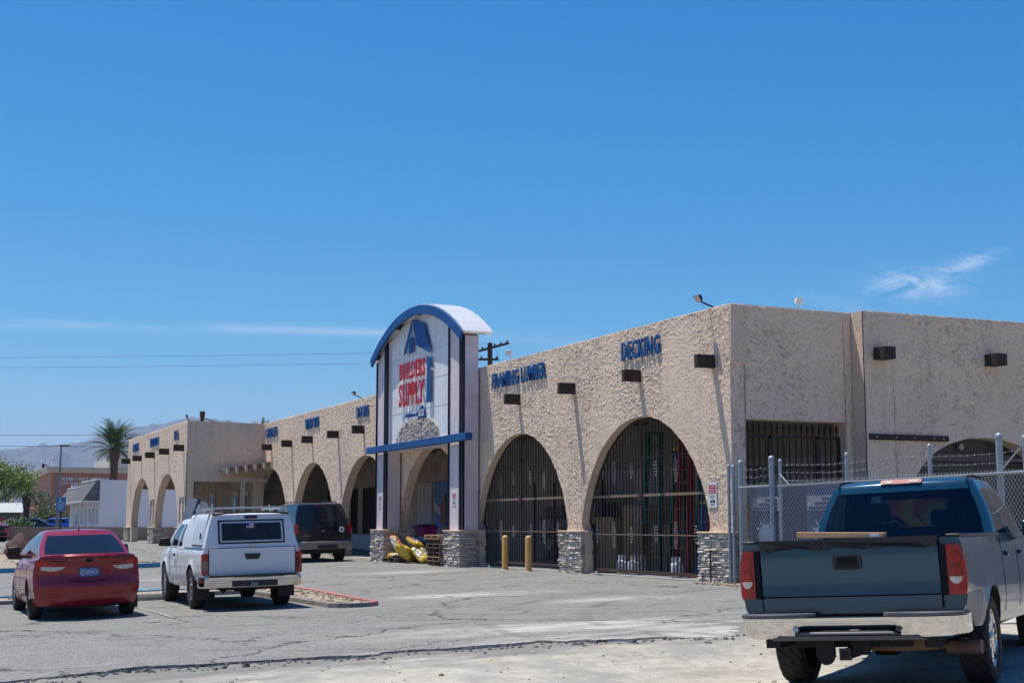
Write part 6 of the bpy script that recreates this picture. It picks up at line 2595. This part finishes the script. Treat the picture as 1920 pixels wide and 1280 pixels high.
# long flat carton lying across the bed rail
bx = thing('carton', 'long flat brown carton lying on the blue-green pickup tailgate', 'box', wm(r) @ Vector((-.05, .13, 1.352)), -HD + R(2))
mb = MB()
mb.box(-.38, .38, -.06, .08, 0, .05)
mb.build('body', M['card'], bx, bevel=.004)
mb = MB()
mb.box(.26, .34, -.0625, -.0605, .01, .04)
mb.build('printed_label', M['white_paint'], bx)
# ================================================================ BACKGROUND VEHICLES
def small_car(name, label, cat, x, y, z, rz, L, w, roofz, belt, paint, suv=True, group=None, wheel_r=.34):
    r = thing(name, label, cat, (x, y, z), rz, group)
    car = Car(r, L, w, [(0, .3), (L * .3, .25), (L, .28)], [(0, belt), (L * .6, belt - .03), (L * .8, belt - .12), (L, belt - .3)], [L * .2, L * .81], wheel_r + .04,
              rear=[(.3, .06), (.6, 0), (belt, .1)], corner=.15, cp=4, front=[(.3, .05), (.6, 0), (belt, .15)], crown=.03)
    car.body(paint, M['under'], wheel_r)
    if suv:
        b, t = dict(yr=.12, yf=L * .74, wr=w * .9, wf=w * .92, z=belt - .02), dict(yr=.5, yf=L * .56, wr=w * .72, wf=w * .74, z=roofz - .05)
    else:
        b, t = dict(yr=.5, yf=L * .76, wr=w * .86, wf=w * .9, z=belt - .02), dict(yr=L * .28, yf=L * .55, wr=w * .64, wf=w * .66, z=roofz - .05)
    greenhouse(r, b, t, .05, [(.06, .3), (.34, .6), (.64, .92)], paint, M['glass_dark'], win=(.08, .86), bulge=.02)
    for s_ in (-1, 1):
        for yy in (L * .2, L * .81):
            wheel(r, s_ * (w - .12), yy, wheel_r, .22, wheel_r * .64, 'five')
        mirror_part(r, s_ * (w - .02), L * .66, belt, paint)
    return r, car


fx = (math.sin(HEAD), math.cos(HEAD))      # camera heading on the ground
rxv = (math.cos(HEAD), -math.sin(HEAD))    # camera right


def gp(lat, D):
    return (fx[0] * D + rxv[0] * lat, fx[1] * D + rxv[1] * lat)


def head_lamps(r, car, L, zl, zr, w):
    for f in (lambda p: p, mirror):
        car.decal('headlight', f([(w * .55, zl), (w * .97, zl + .04), (w * .97, zr + .02), (w * .6, zr)]), M['lamp_clear'], off=-.02, depth=-.05, yfun=car.yfront, cuts=2)


P_R2 = car_paint('suv_red', (.32, .012, .03), .25, .3, .05, coat=1)
px, py = gp(-26.95, 74.5)
r, car = small_car('suv', 'red SUV cut off by the left edge, facing this way', 'suv', px + 0, py, .27, 0, 4.7, .95, 1.78, 1.12, P_R2, wheel_r=.38)
# turn it to face the camera side
r.matrix_basis = Matrix.Translation((px, py, .27)) @ Matrix.Rotation(R(180 - 24 + 38), 4, 'Z') @ Matrix.Translation((0, -4.7, 0))
head_lamps(r, car, 4.7, .86, .97, .95)
car.decal('grille', rrect(-.62, .62, .55, .86, .05), M['plastic'], off=-.02, depth=-.05, yfun=car.yfront)
car.decal('lower_grille', rrect(-.8, .8, .32, .5, .04), M['under'], off=-.02, depth=-.05, yfun=car.yfront)
px, py = gp((99 - 960) / 2689 * 158 - 2.3 * 0, 158)
P_B2 = car_paint('car_blue', (.01, .07, .42), .25, .3, .03, coat=1)
r, car = small_car('hatchback', 'bright blue hatchback side-on beyond the low wall', 'car', px + rxv[0] * 2.2, py + rxv[1] * 2.2, .30, -HEAD + R(90), 4.4, .9, 1.62, 1.0, P_B2)
head_lamps(r, car, 4.4, .62, .74, .9)
px, py = gp((26 - 960) / 2689 * 120, 120)
P_K2 = car_paint('car_dark', (.012, .018, .022), .25, .3, .05, coat=1)
r, car = small_car('parked_car', 'black car parked behind the red SUV at the left edge', 'car', px - rxv[0] * .6, py - rxv[1] * .6, .30, -HEAD - R(70), 4.6, .9, 1.45, .95, P_K2, suv=False)
px, py = gp((14 - 960) / 2689 * 170, 170)
for k, dx in enumerate((-3.5, 2.0)):
    r, car = small_car('parked_car', ('white car in the far car park, hard by the left edge', 'white car in the far car park, behind the small palm')[k], 'car', px + rxv[0] * dx, py + rxv[1] * dx, .30, -HEAD + R(80), 4.6, .9, 1.5, .98, P_WHT, group='white cars in the far car park')

# ================================================================ WALLS AND BUILDINGS BEYOND
wallm = mat('tan_block_wall', (.30, .22, .165), .9, var=.12, ns=1.5, bump=.25, bs=12)
t = thing('low_wall', 'low tan block wall with a lower step at its left end, beyond the car park', 'wall', (10, 84, .25))
mb = MB()
mb.box(3.0, 34, 84, 84.2, -.1, 1.0)
mb.build('high_run', wallm, t, world=True)
mb = MB()
mb.box(-30, 2.997, 84, 84.2, -.1, .74)
mb.build('low_run', wallm, t, world=True)
mb = MB()
mb.box(3.0, 34, 83.97, 84.23, 1.003, 1.05)
mb.box(-30, 2.997, 83.97, 84.23, .743, .79)
mb.build('coping', mat('wall_coping', (.38, .31, .24), .9, var=.1), t, world=True)
t = thing('block_wall', 'tall plain tan block wall seen through the second arch of the far wing', 'wall', (22, 92, .28))
mb = MB()
mb.box(20.6, 30, 91, 91.3, .1, 2.3)
mb.build('wall', wallm, t, world=True)
mb = MB()
mb.box(20.55, 30.05, 90.95, 91.35, 2.303, 2.38)
mb.build('coping', M['white_paint'], t, world=True)

# white shop with a shingled mansard
t = thing('white_shop', 'single-storey white shop with a grey shingled mansard over its windows', 'shop', (15.8, 113.4, .28))
WP = mat('shop_white', (.66, .67, .69), .7, var=.04, ns=.6)
mb = MB()
mb.box(15.8, 32, 113.4, 113.7, .0, 4.6)
mb.box(15.8, 16.1, 113.703, 131, .0, 3.15)
mb.box(31.7, 32, 113.703, 131, .0, 4.6)
mb.box(15.8, 32, 131.003, 131.3, .0, 4.6)
mb.build('wall', WP, t, world=True)
mb = MB()
mb.box(16.2, 31.69, 113.71, 131, 4.2, 4.4)
mb.build('flat_roof', M['concrete'], t, world=True)
q = NT('grey_shingle')
bt = q.n('ShaderNodeTexBrick', ins={'Vector': q.vmath('MULTIPLY', q.n('ShaderNodeVectorRotate', rotation_type='EULER_XYZ', ins={'Vector': q.pos(), 'Rotation': (0, R(90), 0)}).outputs[0], (1, 1, 1)), 'Scale': 3.0, 'Color1': (.10, .105, .115, 1), 'Color2': (.15, .155, .165, 1), 'Mortar': (.05, .05, .055, 1), 'Mortar Size': .02}).outputs[0]
q.set(Base_Color=bt, Roughness=.95)
mb = MB()
for y0, y1, dz in ((113.45, 122.4, 0), (122.41, 131.2, -.35)):
    mb.hexa([(14.55, y0, 3.02), (15.79, y0, 3.02), (15.79, y1, 3.02), (14.55, y1, 3.02), (15.55, y0, 4.55 + dz), (15.79, y0, 4.55 + dz), (15.79, y1, 4.55 + dz), (15.55, y1, 4.55 + dz)])
mb.build('mansard_roof', q.m, t, world=True)
mb = MB()
for y0, y1, dz in ((113.4, 122.4, 0), (122.41, 131.25, -.35)):
    mb.box(15.5, 15.9, y0, y1, 4.57 + dz, 4.68 + dz)
mb.box(14.45, 15.79, 113.38, 131.25, 2.9, 3.0)
mb.build('white_fascia', M['white_paint'], t, world=True)
for k, (y0, y1, z0) in enumerate(((114.0, 115.2, .75), (116.1, 117.2, .3), (118.2, 119.4, .9), (120.6, 121.6, .3), (123.0, 124.2, .75), (126, 127.4, .75))):
    mb = MB()
    mb.box(15.76, 15.797, y0, y1, z0 + .3, 2.6)
    w = mb.build('window' if z0 > .5 else 'door', M['white_panel'], t, world=True)
    mb = MB()
    mb.box(15.74, 15.757, y0 + .18, y1 - .18, z0 + .5, 2.45)
    mb.build('pane', M['glass_dark'], w, world=True)

# city hall
t = thing('city_hall', 'brick-red city hall with pale cornice and raised lettering', 'civic building', (19.7, 182.8, .3))
CH = mat('city_hall_plaster', (.33, .155, .115), .85, var=.07, ns=.4)
CHL = mat('city_hall_cornice', (.40, .38, .35), .85, var=.05)
mb = MB()
mb.box(19.7, 62, 182.8, 210, .0, 7.5)
mb.build('wall', CH, t, world=True)
mb = MB()
mb.hexa([(19.3, 182.4, 7.503), (62.4, 182.4, 7.503), (62.4, 210.4, 7.503), (19.3, 210.4, 7.503), (19.0, 182.1, 8.0), (62.7, 182.1, 8.0), (62.7, 210.7, 8.0), (19.0, 210.7, 8.0)])
mb.box(18.9, 62.8, 182.0, 210.8, 8.003, 8.15)
mb.build('cornice', CHL, t, world=True)
mb = MB()
mb.box(27.5, 45, 190, 204, 8.155, 9.7)
x = 27.6
while x < 45:
    mb.box(x, x + .08, 189.95, 189.998, 8.2, 9.65)
    x += .5
mb.build('roof_plant_screen', mat('cream_metal', (.50, .47, .40), .6, var=.05), t, world=True)
for s, x, z, w, h in (('DESERT HOT SPRINGS', 20.6, 6.56, 5.9, .40), ('CITY HALL', 20.6, 6.02, 2.55, .40)):
    mb = MB()
    text_mesh(mb, s, w, h, (x, 182.78, z), (1, 0, 0), (0, 0, 1), (0, -1, 0), .1, .02)
    mb.build('lettering', M['white_paint'], t, world=True, fixn=False)
for y in (186.5, 187.6, 188.7, 189.8, 190.9, 192.0):
    mb = MB()
    mb.box(19.62, 19.697, y, y + .4, .6, 4.2)
    mb.build('slit_window', M['glass_dark'], t, world=True)
for y in (185, 190, 196):
    mb = MB()
    mb.box(19.2, 19.697, y, y + .3, 4.7, 4.95)
    mb.build('wall_lamp', M['plastic'], t, world=True)

# pale low building far left with a dark verandah
px, py = gp((20 - 960) / 2689 * 205, 205)
t = thing('low_building', 'low far building with white roof and dark verandah at the left', 'building', (px, py, .3), -HEAD)
mb = MB()
mb.box(-14, 9, 0, 10, 0, 2.6)
mb.build('wall', mat('verandah_dark', (.06, .06, .07), .8, var=.3, ns=.5), t)
mb = MB()
mb.hexa([(-15, -1.5, 2.61), (10, -1.5, 2.61), (10, 10.5, 2.61), (-15, 10.5, 2.61), (-14, 3, 4.0), (9, 3, 4.0), (9, 8, 4.0), (-14, 8, 4.0)])
mb.build('roof', mat('pale_roof', (.42, .44, .44), .8), t)
for x in (-8, -3, 2, 6.5):
    mb = MB()
    mb.box(x - .2, x + .2, -1.3, -.9, 0, 2.6)
    mb.build('post', mat('verandah_post', (.3, .18, .14), .8) if x == -8 else bpy.data.materials['verandah_post'], t)

# ================================================================ PLANTS
def leafm(name, a, b, trans=.0):
    q = NT(name)
    ri = q.n('ShaderNodeNewGeometry').outputs['Random Per Island']
    q.set(Base_Color=q.ramp(ri, [(0, a), (1, b)]), Roughness=.6, Specular_IOR_Level=.3)
    return q.m


PALM = leafm('palm_green', (.04, .075, .022), (.12, .165, .055))
PALMDRY = leafm('palm_dry', (.20, .14, .08), (.33, .25, .15))
BARK = mat('palm_bark', (.085, .055, .038), .95, var=.4, ns=6, bump=.8, bs=14)


def palm(label, x, y, z0, h, fl, n, seed, tr=.28, trunk=True, group='palms beyond the store'):
    rnd = random.Random(seed)
    t = thing('palm_tree', label, 'palm', (x, y, z0), 0, group)
    if trunk:
        mb = MB()
        prof = []
        k = int(h / .18)
        for i in range(k + 1):
            zz = h * i / k
            rr = tr * (1.05 - .15 * i / k) + (.035 if i % 2 else 0) + (.12 * (1 - i / 4) if i < 4 else 0) + (.12 * sstep(h - 1.4, h - .5, zz))
            prof.append((rr, zz))
        mb.lathe(prof, (0, 0, 0), n=12, smooth=False)
        mb.build('trunk', BARK, t)
    mb = MB()
    for i in range(n):
        az = rnd.uniform(0, 2 * PI)
        u = (i + .5) / n
        el0 = lerp(1.5, -.2, u ** 1.1) + rnd.uniform(-.12, .12)
        L = fl * rnd.uniform(.8, 1.08) * (1 if u < .8 else .8)
        droop = rnd.uniform(.7, 1.25)
        pts = []
        p = Vector((0, 0, h - .1 + .3 * (1 - u)))
        m = 12
        for k in range(m + 1):
            pts.append(p.copy())
            e = el0 - droop * (k / m) ** 1.6
            p = p + Vector((math.cos(az) * math.cos(e), math.sin(az) * math.cos(e), math.sin(e))) * (L / m)
        mi = 1 if u > .9 else 0
        mb.tube(pts, .02, n=3, mi=mi, smooth=False, radii=[lerp(.035, .006, k / m) for k in range(m + 1)])
        for k in range(2, m * 3):
            tt = k / (m * 3)
            i0 = int(tt * m)
            q_ = pts[i0].lerp(pts[i0 + 1], tt * m - i0)
            d = (pts[i0 + 1] - pts[i0]).normalized()
            sd = d.cross(Vector((0, 0, 1)))
            sd = sd.normalized() if sd.length > .05 else Vector((-math.sin(az), math.cos(az), 0))
            up = sd.cross(d)
            ll = fl * .19 * math.sin(PI * (.12 + .83 * tt)) * rnd.uniform(.8, 1.1)
            for s in (-1, 1):
                tip = q_ + (sd * s * .75 + d * .75 + up * rnd.uniform(-.05, .3)).normalized() * ll
                wv = d * .028
                mb.add([q_ - wv, q_ + wv, tip], [(0, 1, 2)], mi)
    mb.build('crown', [PALM, PALMDRY], t, fixn=False, weld=False)
    return t


palm('tall date palm rising behind the white shop', 20.53, 138.6, .3, 7.9, 3.15, 115, 5, .36)
px, py = gp((48 - 960) / 2689 * 125, 125)
palm('small palm with a thick trunk near the left edge', px, py, .3, 3.5, 2.3, 46, 9, .26)
px, py = gp((491 - 960) / 2689 * 150, 150)
palm('palm with only its top showing over the roof line', px, py, .3, 9.9, 2.3, 50, 13, .25)


def tree(label, x, y, z0, h, rad, nleaf, leaf, seed, lsize=.16, cat='tree', name='desert_tree', limbs=7, squash=.75, group=None, flower=None, base=.28):
    rnd = random.Random(seed)
    t = thing(name, label, cat, (x, y, z0), 0, group)
    mb = MB()
    tips = []

    def grow(p, d, L, r, depth):
        pts = [p]
        for k in range(4):
            d = (d + Vector((rnd.uniform(-.25, .25), rnd.uniform(-.25, .25), rnd.uniform(-.05, .22)))).normalized()
            pts.append(pts[-1] + d * L / 4)
        mb.tube(pts, r, n=5, radii=[lerp(r, r * .6, k / 4) for k in range(5)], smooth=False)
        if depth == 0:
            tips.append((pts[-1], d))
            tips.append((pts[2], d))
            return
        for _ in range(rnd.choice((2, 3))):
            nd = (d + Vector((rnd.uniform(-.9, .9), rnd.uniform(-.9, .9), rnd.uniform(-.2, .5)))).normalized()
            grow(pts[-1], nd, L * .68, r * .58, depth - 1)
    for k in range(limbs if h < 3 else 3):
        a = 2 * PI * k / 3 + rnd.uniform(-.4, .4)
        grow(Vector((0, 0, -.1)), Vector((math.cos(a) * .45, math.sin(a) * .45, 1)).normalized(), h * base, h * .022, 3)
    mb.build('trunk', mat('bark_' + str(seed), (.10, .075, .055), .95, var=.3) , t, fixn=False)
    # rescale the tips into the crown volume
    mb = MB()
    cz = h * .62
    for i in range(nleaf):
        tp, d = rnd.choice(tips)
        p = tp + Vector((rnd.gauss(0, 1), rnd.gauss(0, 1), rnd.gauss(0, .8))) * rad * .20
        s = lsize * rnd.uniform(.6, 1.3)
        a = Vector((rnd.gauss(0, 1), rnd.gauss(0, 1), rnd.gauss(0, 1))).normalized()
        b = a.orthogonal().normalized()
        c = a.cross(b)
        mi = 1 if flower and rnd.random() < flower[1] and p.z > h * .5 else 0
        mb.add([p - b * s * .5, p + c * s * .22, p + b * s * .5, p - c * s * .22], [(0, 1, 2, 3)], mi)
    mats = [leaf] + ([flower[0]] if flower else [])
    mb.build('crown', mats, t, fixn=False, weld=False)
    return t


PV = leafm('palo_verde_green', (.13, .18, .035), (.32, .39, .11))
px, py = gp((-58 - 960) / 2689 * 105, 105)
tree('large yellow-green desert tree at the left edge', px, py, .3, 7.6, 3.0, 34000, PV, 3, .19, base=.31)
SH = leafm('grey_shrub', (.12, .12, .08), (.24, .23, .16))
GS = leafm('green_shrub', (.06, .09, .02), (.15, .18, .06))
RF = mat('red_flowers', (.5, .08, .03), .6)
px, py = gp((84 - 960) / 2689 * 165, 165)
tree('bush with orange-red flowers in front of the city hall corner', px, py, .3, 2.6, 2.6, 5200, GS, 21, .26, 'shrub', 'flowering_shrub', flower=(RF, .10), base=.36)
for k, (pxx, D, h, lab) in enumerate(((54, 150, 1.7, 'grey dry shrub left of the flowering bush'), (64, 145, 1.4, 'grey dry shrub directly before the flowering bush'), (36, 100, 1.1, 'dark low shrub behind the black parked car'), (22, 98, .9, 'dark low shrub nearest the red SUV'))):
    px, py = gp((pxx - 960) / 2689 * D, D)
    tree(lab, px, py, .28, h, 1.8, 2200, SH if k < 2 else GS, 30 + k, .2, 'shrub', 'low_shrub', group='low shrubs beyond the wall', base=.36)
for k, (pxx, D, h, lab) in enumerate(((62, 170, 5.2, 'thin grey-leaved tree behind the small palm'), (30, 220, 6.5, 'distant tree over the white-roofed far building'))):
    px, py = gp((pxx - 960) / 2689 * D, D)
    tree(lab, px, py, .28, h, 2.2, 2600, SH if k == 0 else GS, 40 + k, .24, base=.38)
px, py = gp((137 - 960) / 2689 * 160, 160)
tree('small green bush against the city hall wall', px, py, .3, 2.2, 1.5, 1500, GS, 52, .22, 'shrub', 'low_shrub', group='low shrubs beyond the wall', base=.36)

# ================================================================ POLES, WIRES, FLAG
px, py = gp((106 - 960) / 2689 * 105, 105)
t = thing('street_lamp', 'slim grey lamp pole with a small camera arm, left of the city hall lettering', 'lamp post', (px, py, .28), -HEAD)
mb = MB()
mb.cyl((0, 0, 0), (.12, 0, 6.6), .11, .06, n=10)
mb.build('pole', mat('pole_grey', (.20, .22, .25), .5, metal=.4), t)
mb = MB()
mb.box(.02, .7, -.12, .12, 6.62, 6.72)
mb.build('lamp_head', M['plastic'], t, bevel=.02)
mb = MB()
mb.box(-.45, .05, -.04, .04, 5.85, 5.92)
mb.lathe([(0, -.16), (.12, -.14), (.13, 0), (.08, .1), (0, .12)], (-.42, 0, 5.72), n=10)
mb.build('camera_arm', M['white_paint'], t)

px, py = gp((73 - 960) / 2689 * 190, 190)
t = thing('flagpole', 'white flagpole rising above the city hall roof', 'flagpole', (px, py, .3), -HEAD)
mb = MB()
mb.cyl((0, 0, 0), (0, 0, 9.2), .06, .04, n=8)
mb.lathe([(0, -.1), (.1, 0), (0, .1)], (0, 0, 9.3), n=8)
mb.build('pole', M['white_paint'], t)
fl = thing('flag', 'small stars and stripes flag flying beside the city hall roof', 'flag', (px, py, 9.4), -HEAD)
rows = []
for i in range(9):
    u = i / 8
    rows.append([(.05 + u * .85, .12 * math.sin(u * 7), -.1 - v * .14 - u * .32) for v in range(8)])
mb = MB()
mb.grid(rows)
for idx in range(len(mb.f)):
    i, j = divmod(idx, 7)
    mb.mi[idx] = 2 if (i < 4 and j < 4) else (j % 2)
mb.build('cloth', [mat('flag_red_cloth', (.4, .02, .04), .8), M['white_paint'], mat('flag_blue_cloth', (.015, .03, .14), .8)], fl, fixn=False)

px, py = gp((918 - 960) / 2689 * 75, 75)
t = thing('utility_pole', 'brown timber utility pole with two crossarms behind the sign tower', 'utility pole', (px, py, 0), -HEAD)
PW = mat('pole_timber', (.075, .04, .03), .85, var=.3, ns=5)
mb = MB()
mb.cyl((0, 0, 0), (0, 0, 10.75), .17, .13, n=10)
mb.build('pole', PW, t)
for z, a, x0, x1 in ((10.45, .35, -1.15, 1.05), (9.85, 0.0, -.95, .45)):
    mb = MB()
    mb.X = Matrix.Translation((0, -.18, z)) @ Matrix.Rotation(-a * .75, 4, 'Y')
    mb.box(x0, x1, -.05, .05, -.06, .06)
    c = mb.build('crossarm', PW, t)
    mb = MB()
    mb.X = Matrix.Translation((0, -.18, z)) @ Matrix.Rotation(-a * .75, 4, 'Y')
    for i in range(7 if a else 4):
        x = lerp(x0 + .08, x1 - .08, i / (6 if a else 3))
        mb.lathe([(.02, .06), (.05, .09), (.035, .13), (.045, .16), (0, .18)], (x, 0, 0), n=8)
    mb.build('insulators', M['iron'], c)
mb = MB()
mb.tube([(.3, -.1, 10.5), (.45, -.1, 9.9), (.9, -.1, 9.0)], .012, n=4)
mb.build('guy_wire', M['iron'], t)
mb = MB()
mb.lathe([(0, -.25), (.09, -.22), (.09, .1), (.04, .16), (0, .18)], (-.7, -.2, 9.5), n=8)
mb.build('cutout_switch', M['galv'], t)


def wire(label, a, b, sag, r=.014):
    mb = MB()
    a, b = Vector(a), Vector(b)
    n = 24
    mb.tube([a.lerp(b, i / n) - Vector((0, 0, sag * 4 * (i / n) * (1 - i / n))) for i in range(n + 1)], r, n=4)
    o = mb.build('power_line', M['iron'])
    tag(o, label, 'power line', 'overhead power lines')


pa = gp(-1.9, 75)
pb_ = gp(-90, 75)
wire('upper faint wire running left from the utility pole', (*pa, 10.3), (*pb_, 10.4), .45, .007)
wire('lower faint wire running left from the utility pole', (*pa, 9.75), (*pb_, 9.9), .45, .007)
pa = gp(-15, 160)
pb_ = gp(-130, 160)
wire('upper dark wire crossing behind the tall palm', (*pa, 11.3), (*pb_, 11.8), .35, .03)
wire('lower dark wire crossing behind the tall palm', (*pa, 9.9), (*pb_, 10.8), .35, .03)

# ================================================================ MOUNTAINS
RID = [(-6000, 250), (-900, 270), (200, 300), (471, 315), (521, 317), (576, 326), (633, 331), (682, 335), (786, 344), (817, 358), (847, 369), (900, 392), (988, 410), (1037, 414), (1068, 421), (1102, 423), (1141, 437), (1176, 445), (1250, 449), (1320, 437), (1442, 425), (1900, 400), (3500, 330), (8000, 240)]
mb = MB()
rows = []
ux, uy = rxv
def ridge_h(l):
    # table is keyed by world x on the line 6 km out; convert lateral offset to that x
    x = fx[0] * 6000 + rxv[0] * l
    return interp(RID, x)
lats = xs_range([(-6000, -2600, 200), (-2600, -900, 14), (-900, 5000, 200)])
for k in range(27):
    v = k / 20
    D = lerp(4300, 6000, v)
    row = []
    for l in lats:
        x, y = gp(l * D / 6000, D)
        H = ridge_h(l)
        spur = abs(noise.noise((l * .0042, v * .9, 3))) * 1.3 + .6 * abs(noise.noise((l * .011, v * 2.2, 8)))
        z = H * sstep(0, 1, v) ** 1.1 if v <= 1 else H * (1 - (v - 1) * 1.5)
        z = z - 150 * spur * v * (1 - v) * 2.2 + (18 * noise.noise((l * .03, v * 6, 1)) + 8 * noise.noise((l * .08, v * 14, 5))) * min(1, v * 3) * (1 if v < 1 else .5) * (0.25 if abs(v - 1) < .02 else 1)
        row.append((x, y, max(-1, z)))
    rows.append(row)
mb.grid(rows)
o = mb.build('mountains', mat('desert_rock', (.15, .118, .10), .95, var=.35, ns=.012), fixn=False, weld=False, angle=180)
tag(o, None, None, kind='structure')

# unseen hills added behind the camera to darken reflections in paint and glass
mb = MB()
rows = []
for k in range(9):
    v = k / 8
    row = []
    for i in range(61):
        a = lerp(-1.9, 1.9, i / 60)
        d = lerp(140, 420, v)
        hgt = (52 + 22 * noise.noise((a * 2.2, 1, 6))) * sstep(0, 1, v) + 9 * noise.noise((a * 9, v * 4, 2)) * v
        row.append((-fx[0] * d * math.cos(a) + rxv[0] * d * math.sin(a), -fx[1] * d * math.cos(a) + rxv[1] * d * math.sin(a), hgt - 1))
    rows.append(row)
mb.grid(rows)
o = mb.build('added_hills', mat('added_hill_scrub', (.17, .14, .105), .95, var=.4, ns=.05), fixn=False, angle=180)
tag(o, None, None, kind='structure')

# ================================================================ HAZE, SKY, SUN, CAMERA
HAZE = 1.1e-4
if HAZE:
    mb = MB()
    mb.box(-7500, 9500, -9500, 9800, -7.0, 520)
    o = mb.build('haze', bpy.data.materials.new('haze_air'))
    m = o.data.materials[0]
    m.use_nodes = True
    nt = m.node_tree
    nt.nodes.clear()
    v = nt.nodes.new('ShaderNodeVolumePrincipled')
    v.inputs['Color'].default_value = (.33, .64, 1, 1)
    v.inputs['Density'].default_value = HAZE
    v.inputs['Anisotropy'].default_value = .2
    om = nt.nodes.new('ShaderNodeOutputMaterial')
    nt.links.new(v.outputs[0], om.inputs['Volume'])
    tag(o, None, None, kind='stuff')
    o['label'] = 'thin bluish air between here and the mountains'

SUN_DIR = Vector((.19, -.24, -1)).normalized()     # travel of the light
to_sun = -SUN_DIR
elev = math.asin(to_sun.z)
azim = math.atan2(to_sun.x, to_sun.y)               # clockwise from +Y
sd = bpy.data.lights.new('sun', 'SUN')
sd.energy = 5.0
sd.angle = R(.53)
sd.color = (1, .94, .84)
so = bpy.data.objects.new('sun', sd)
COL.objects.link(so)
so.rotation_euler = SUN_DIR.to_track_quat('-Z', 'Y').to_euler()
so.location = (0, 0, 40)

w = bpy.data.worlds.new('World')
SC.world = w
w.use_nodes = True
nt = w.node_tree
nt.nodes.clear()


class WN(NT):
    def __init__(s, t):
        s.t = t


q = WN(nt)
sky = q.n('ShaderNodeTexSky', sky_type='NISHITA')
sky.sun_disc = False
sky.sun_elevation = elev
sky.sun_rotation = azim
sky.altitude = 300
sky.air_density = 1.0
sky.dust_density = 0
sky.ozone_density = 4
# thin cirrus, placed by direction: a = tangent to the right of due-ahead, e = tangent above the horizon
d = q.n('ShaderNodeTexCoord').outputs['Generated']
dr = q.n('ShaderNodeVectorRotate', rotation_type='Z_AXIS', ins={'Vector': d, 'Angle': HEAD}).outputs[0]
s3 = q.n('ShaderNodeSeparateXYZ', ins={0: dr}).outputs
yy = q.math('MAXIMUM', s3[1], .05)
a_ = q.math('DIVIDE', s3[0], yy)
e_ = q.math('DIVIDE', s3[2], yy)
ae = q.n('ShaderNodeCombineXYZ', ins={0: a_, 1: e_, 2: 0.0}).outputs[0]
n1 = q.n('ShaderNodeTexNoise', noise_dimensions='2D', ins={'Vector': q.vmath('MULTIPLY', ae, (34, 90, 1)), 'Scale': 1.0, 'Detail': 9.0, 'Roughness': .66, 'Distortion': .5}).outputs[0]
n2 = q.n('ShaderNodeTexNoise', noise_dimensions='2D', ins={'Vector': q.vmath('MULTIPLY', ae, (5, 60, 1)), 'Scale': 1.0, 'Detail': 5.0, 'Roughness': .5, 'Distortion': .3}).outputs[0]
tot = None
for (a0, e0, sa, se, slope, amp, nz) in ((.288, .1695, .030, .009, .0, .62, n1), (.327, .1855, .018, .005, .28, .5, n1), (.24, .151, .03, .006, -.3, .22, n1),
                                         (-.30, .1395, .16, .0035, -.02, .38, n2), (-.10, .135, .10, .003, -.03, .2, n2), (.04, .128, .08, .004, -.03, .22, n2)):
    da = q.math('SUBTRACT', a_, a0)
    de = q.math('SUBTRACT', q.math('SUBTRACT', e_, e0), q.math('MULTIPLY', da, slope))
    r2 = q.math('ADD', q.math('POWER', q.math('DIVIDE', da, sa), 2.0), q.math('POWER', q.math('ABSOLUTE', q.math('DIVIDE', de, se)), 2.0))
    g_ = q.math('EXPONENT', q.math('MULTIPLY', r2, -1.0))
    k = q.math('MULTIPLY', q.math('MULTIPLY', g_, q.ramp(nz, [(.34, 0), (.66, 1)])), amp)
    tot = k if tot is None else q.math('ADD', tot, k)
CLOUD = (8.5, 8.8, 9.5)
mixn = q.n('ShaderNodeMix', data_type='RGBA')
nt.links.new(q.math('MINIMUM', tot, .8), mixn.inputs[0])
# colour response of the sky: physical values taken through a gentle per-channel gamma
sc = q.n('ShaderNodeSeparateColor', ins={0: sky.outputs[0]}).outputs
def resp(v, gain, gam):
    return q.math('MULTIPLY', q.math('POWER', q.math('MULTIPLY', v, .1), gam), gain * 10 / 1.2)
skc = q.n('ShaderNodeCombineColor', ins={0: resp(sc[0], 2.84, 2.4), 1: resp(sc[1], 1.181, 1.25), 2: resp(sc[2], 1.097, .75)}).outputs[0]
nt.links.new(skc, mixn.inputs[6])
mixn.inputs[7].default_value = (*CLOUD, 1)
bg = q.n('ShaderNodeBackground', ins={0: mixn.outputs[2], 1: .10})
ow = q.n('ShaderNodeOutputWorld')
nt.links.new(bg.outputs[0], ow.inputs[0])

cd = bpy.data.cameras.new('camera')
cd.lens = 50.0
cd.sensor_width = 36
cd.clip_start = .1
cd.clip_end = 40000
co = bpy.data.objects.new('camera', cd)
COL.objects.link(co)
co.location = (0, 0, CAMZ)
co.rotation_euler = (R(90) + math.atan(343 / 2667), 0, -HEAD)
SC.camera = co
SC.view_settings.view_transform = 'Standard'
SC.view_settings.look = 'None'
SC.view_settings.exposure = 0.26
SC.view_settings.gamma = 1
SC.cycles.max_bounces = 8
SC.cycles.transparent_max_bounces = 16
SC.cycles.volume_bounces = 0
SC.cycles.use_denoising = True
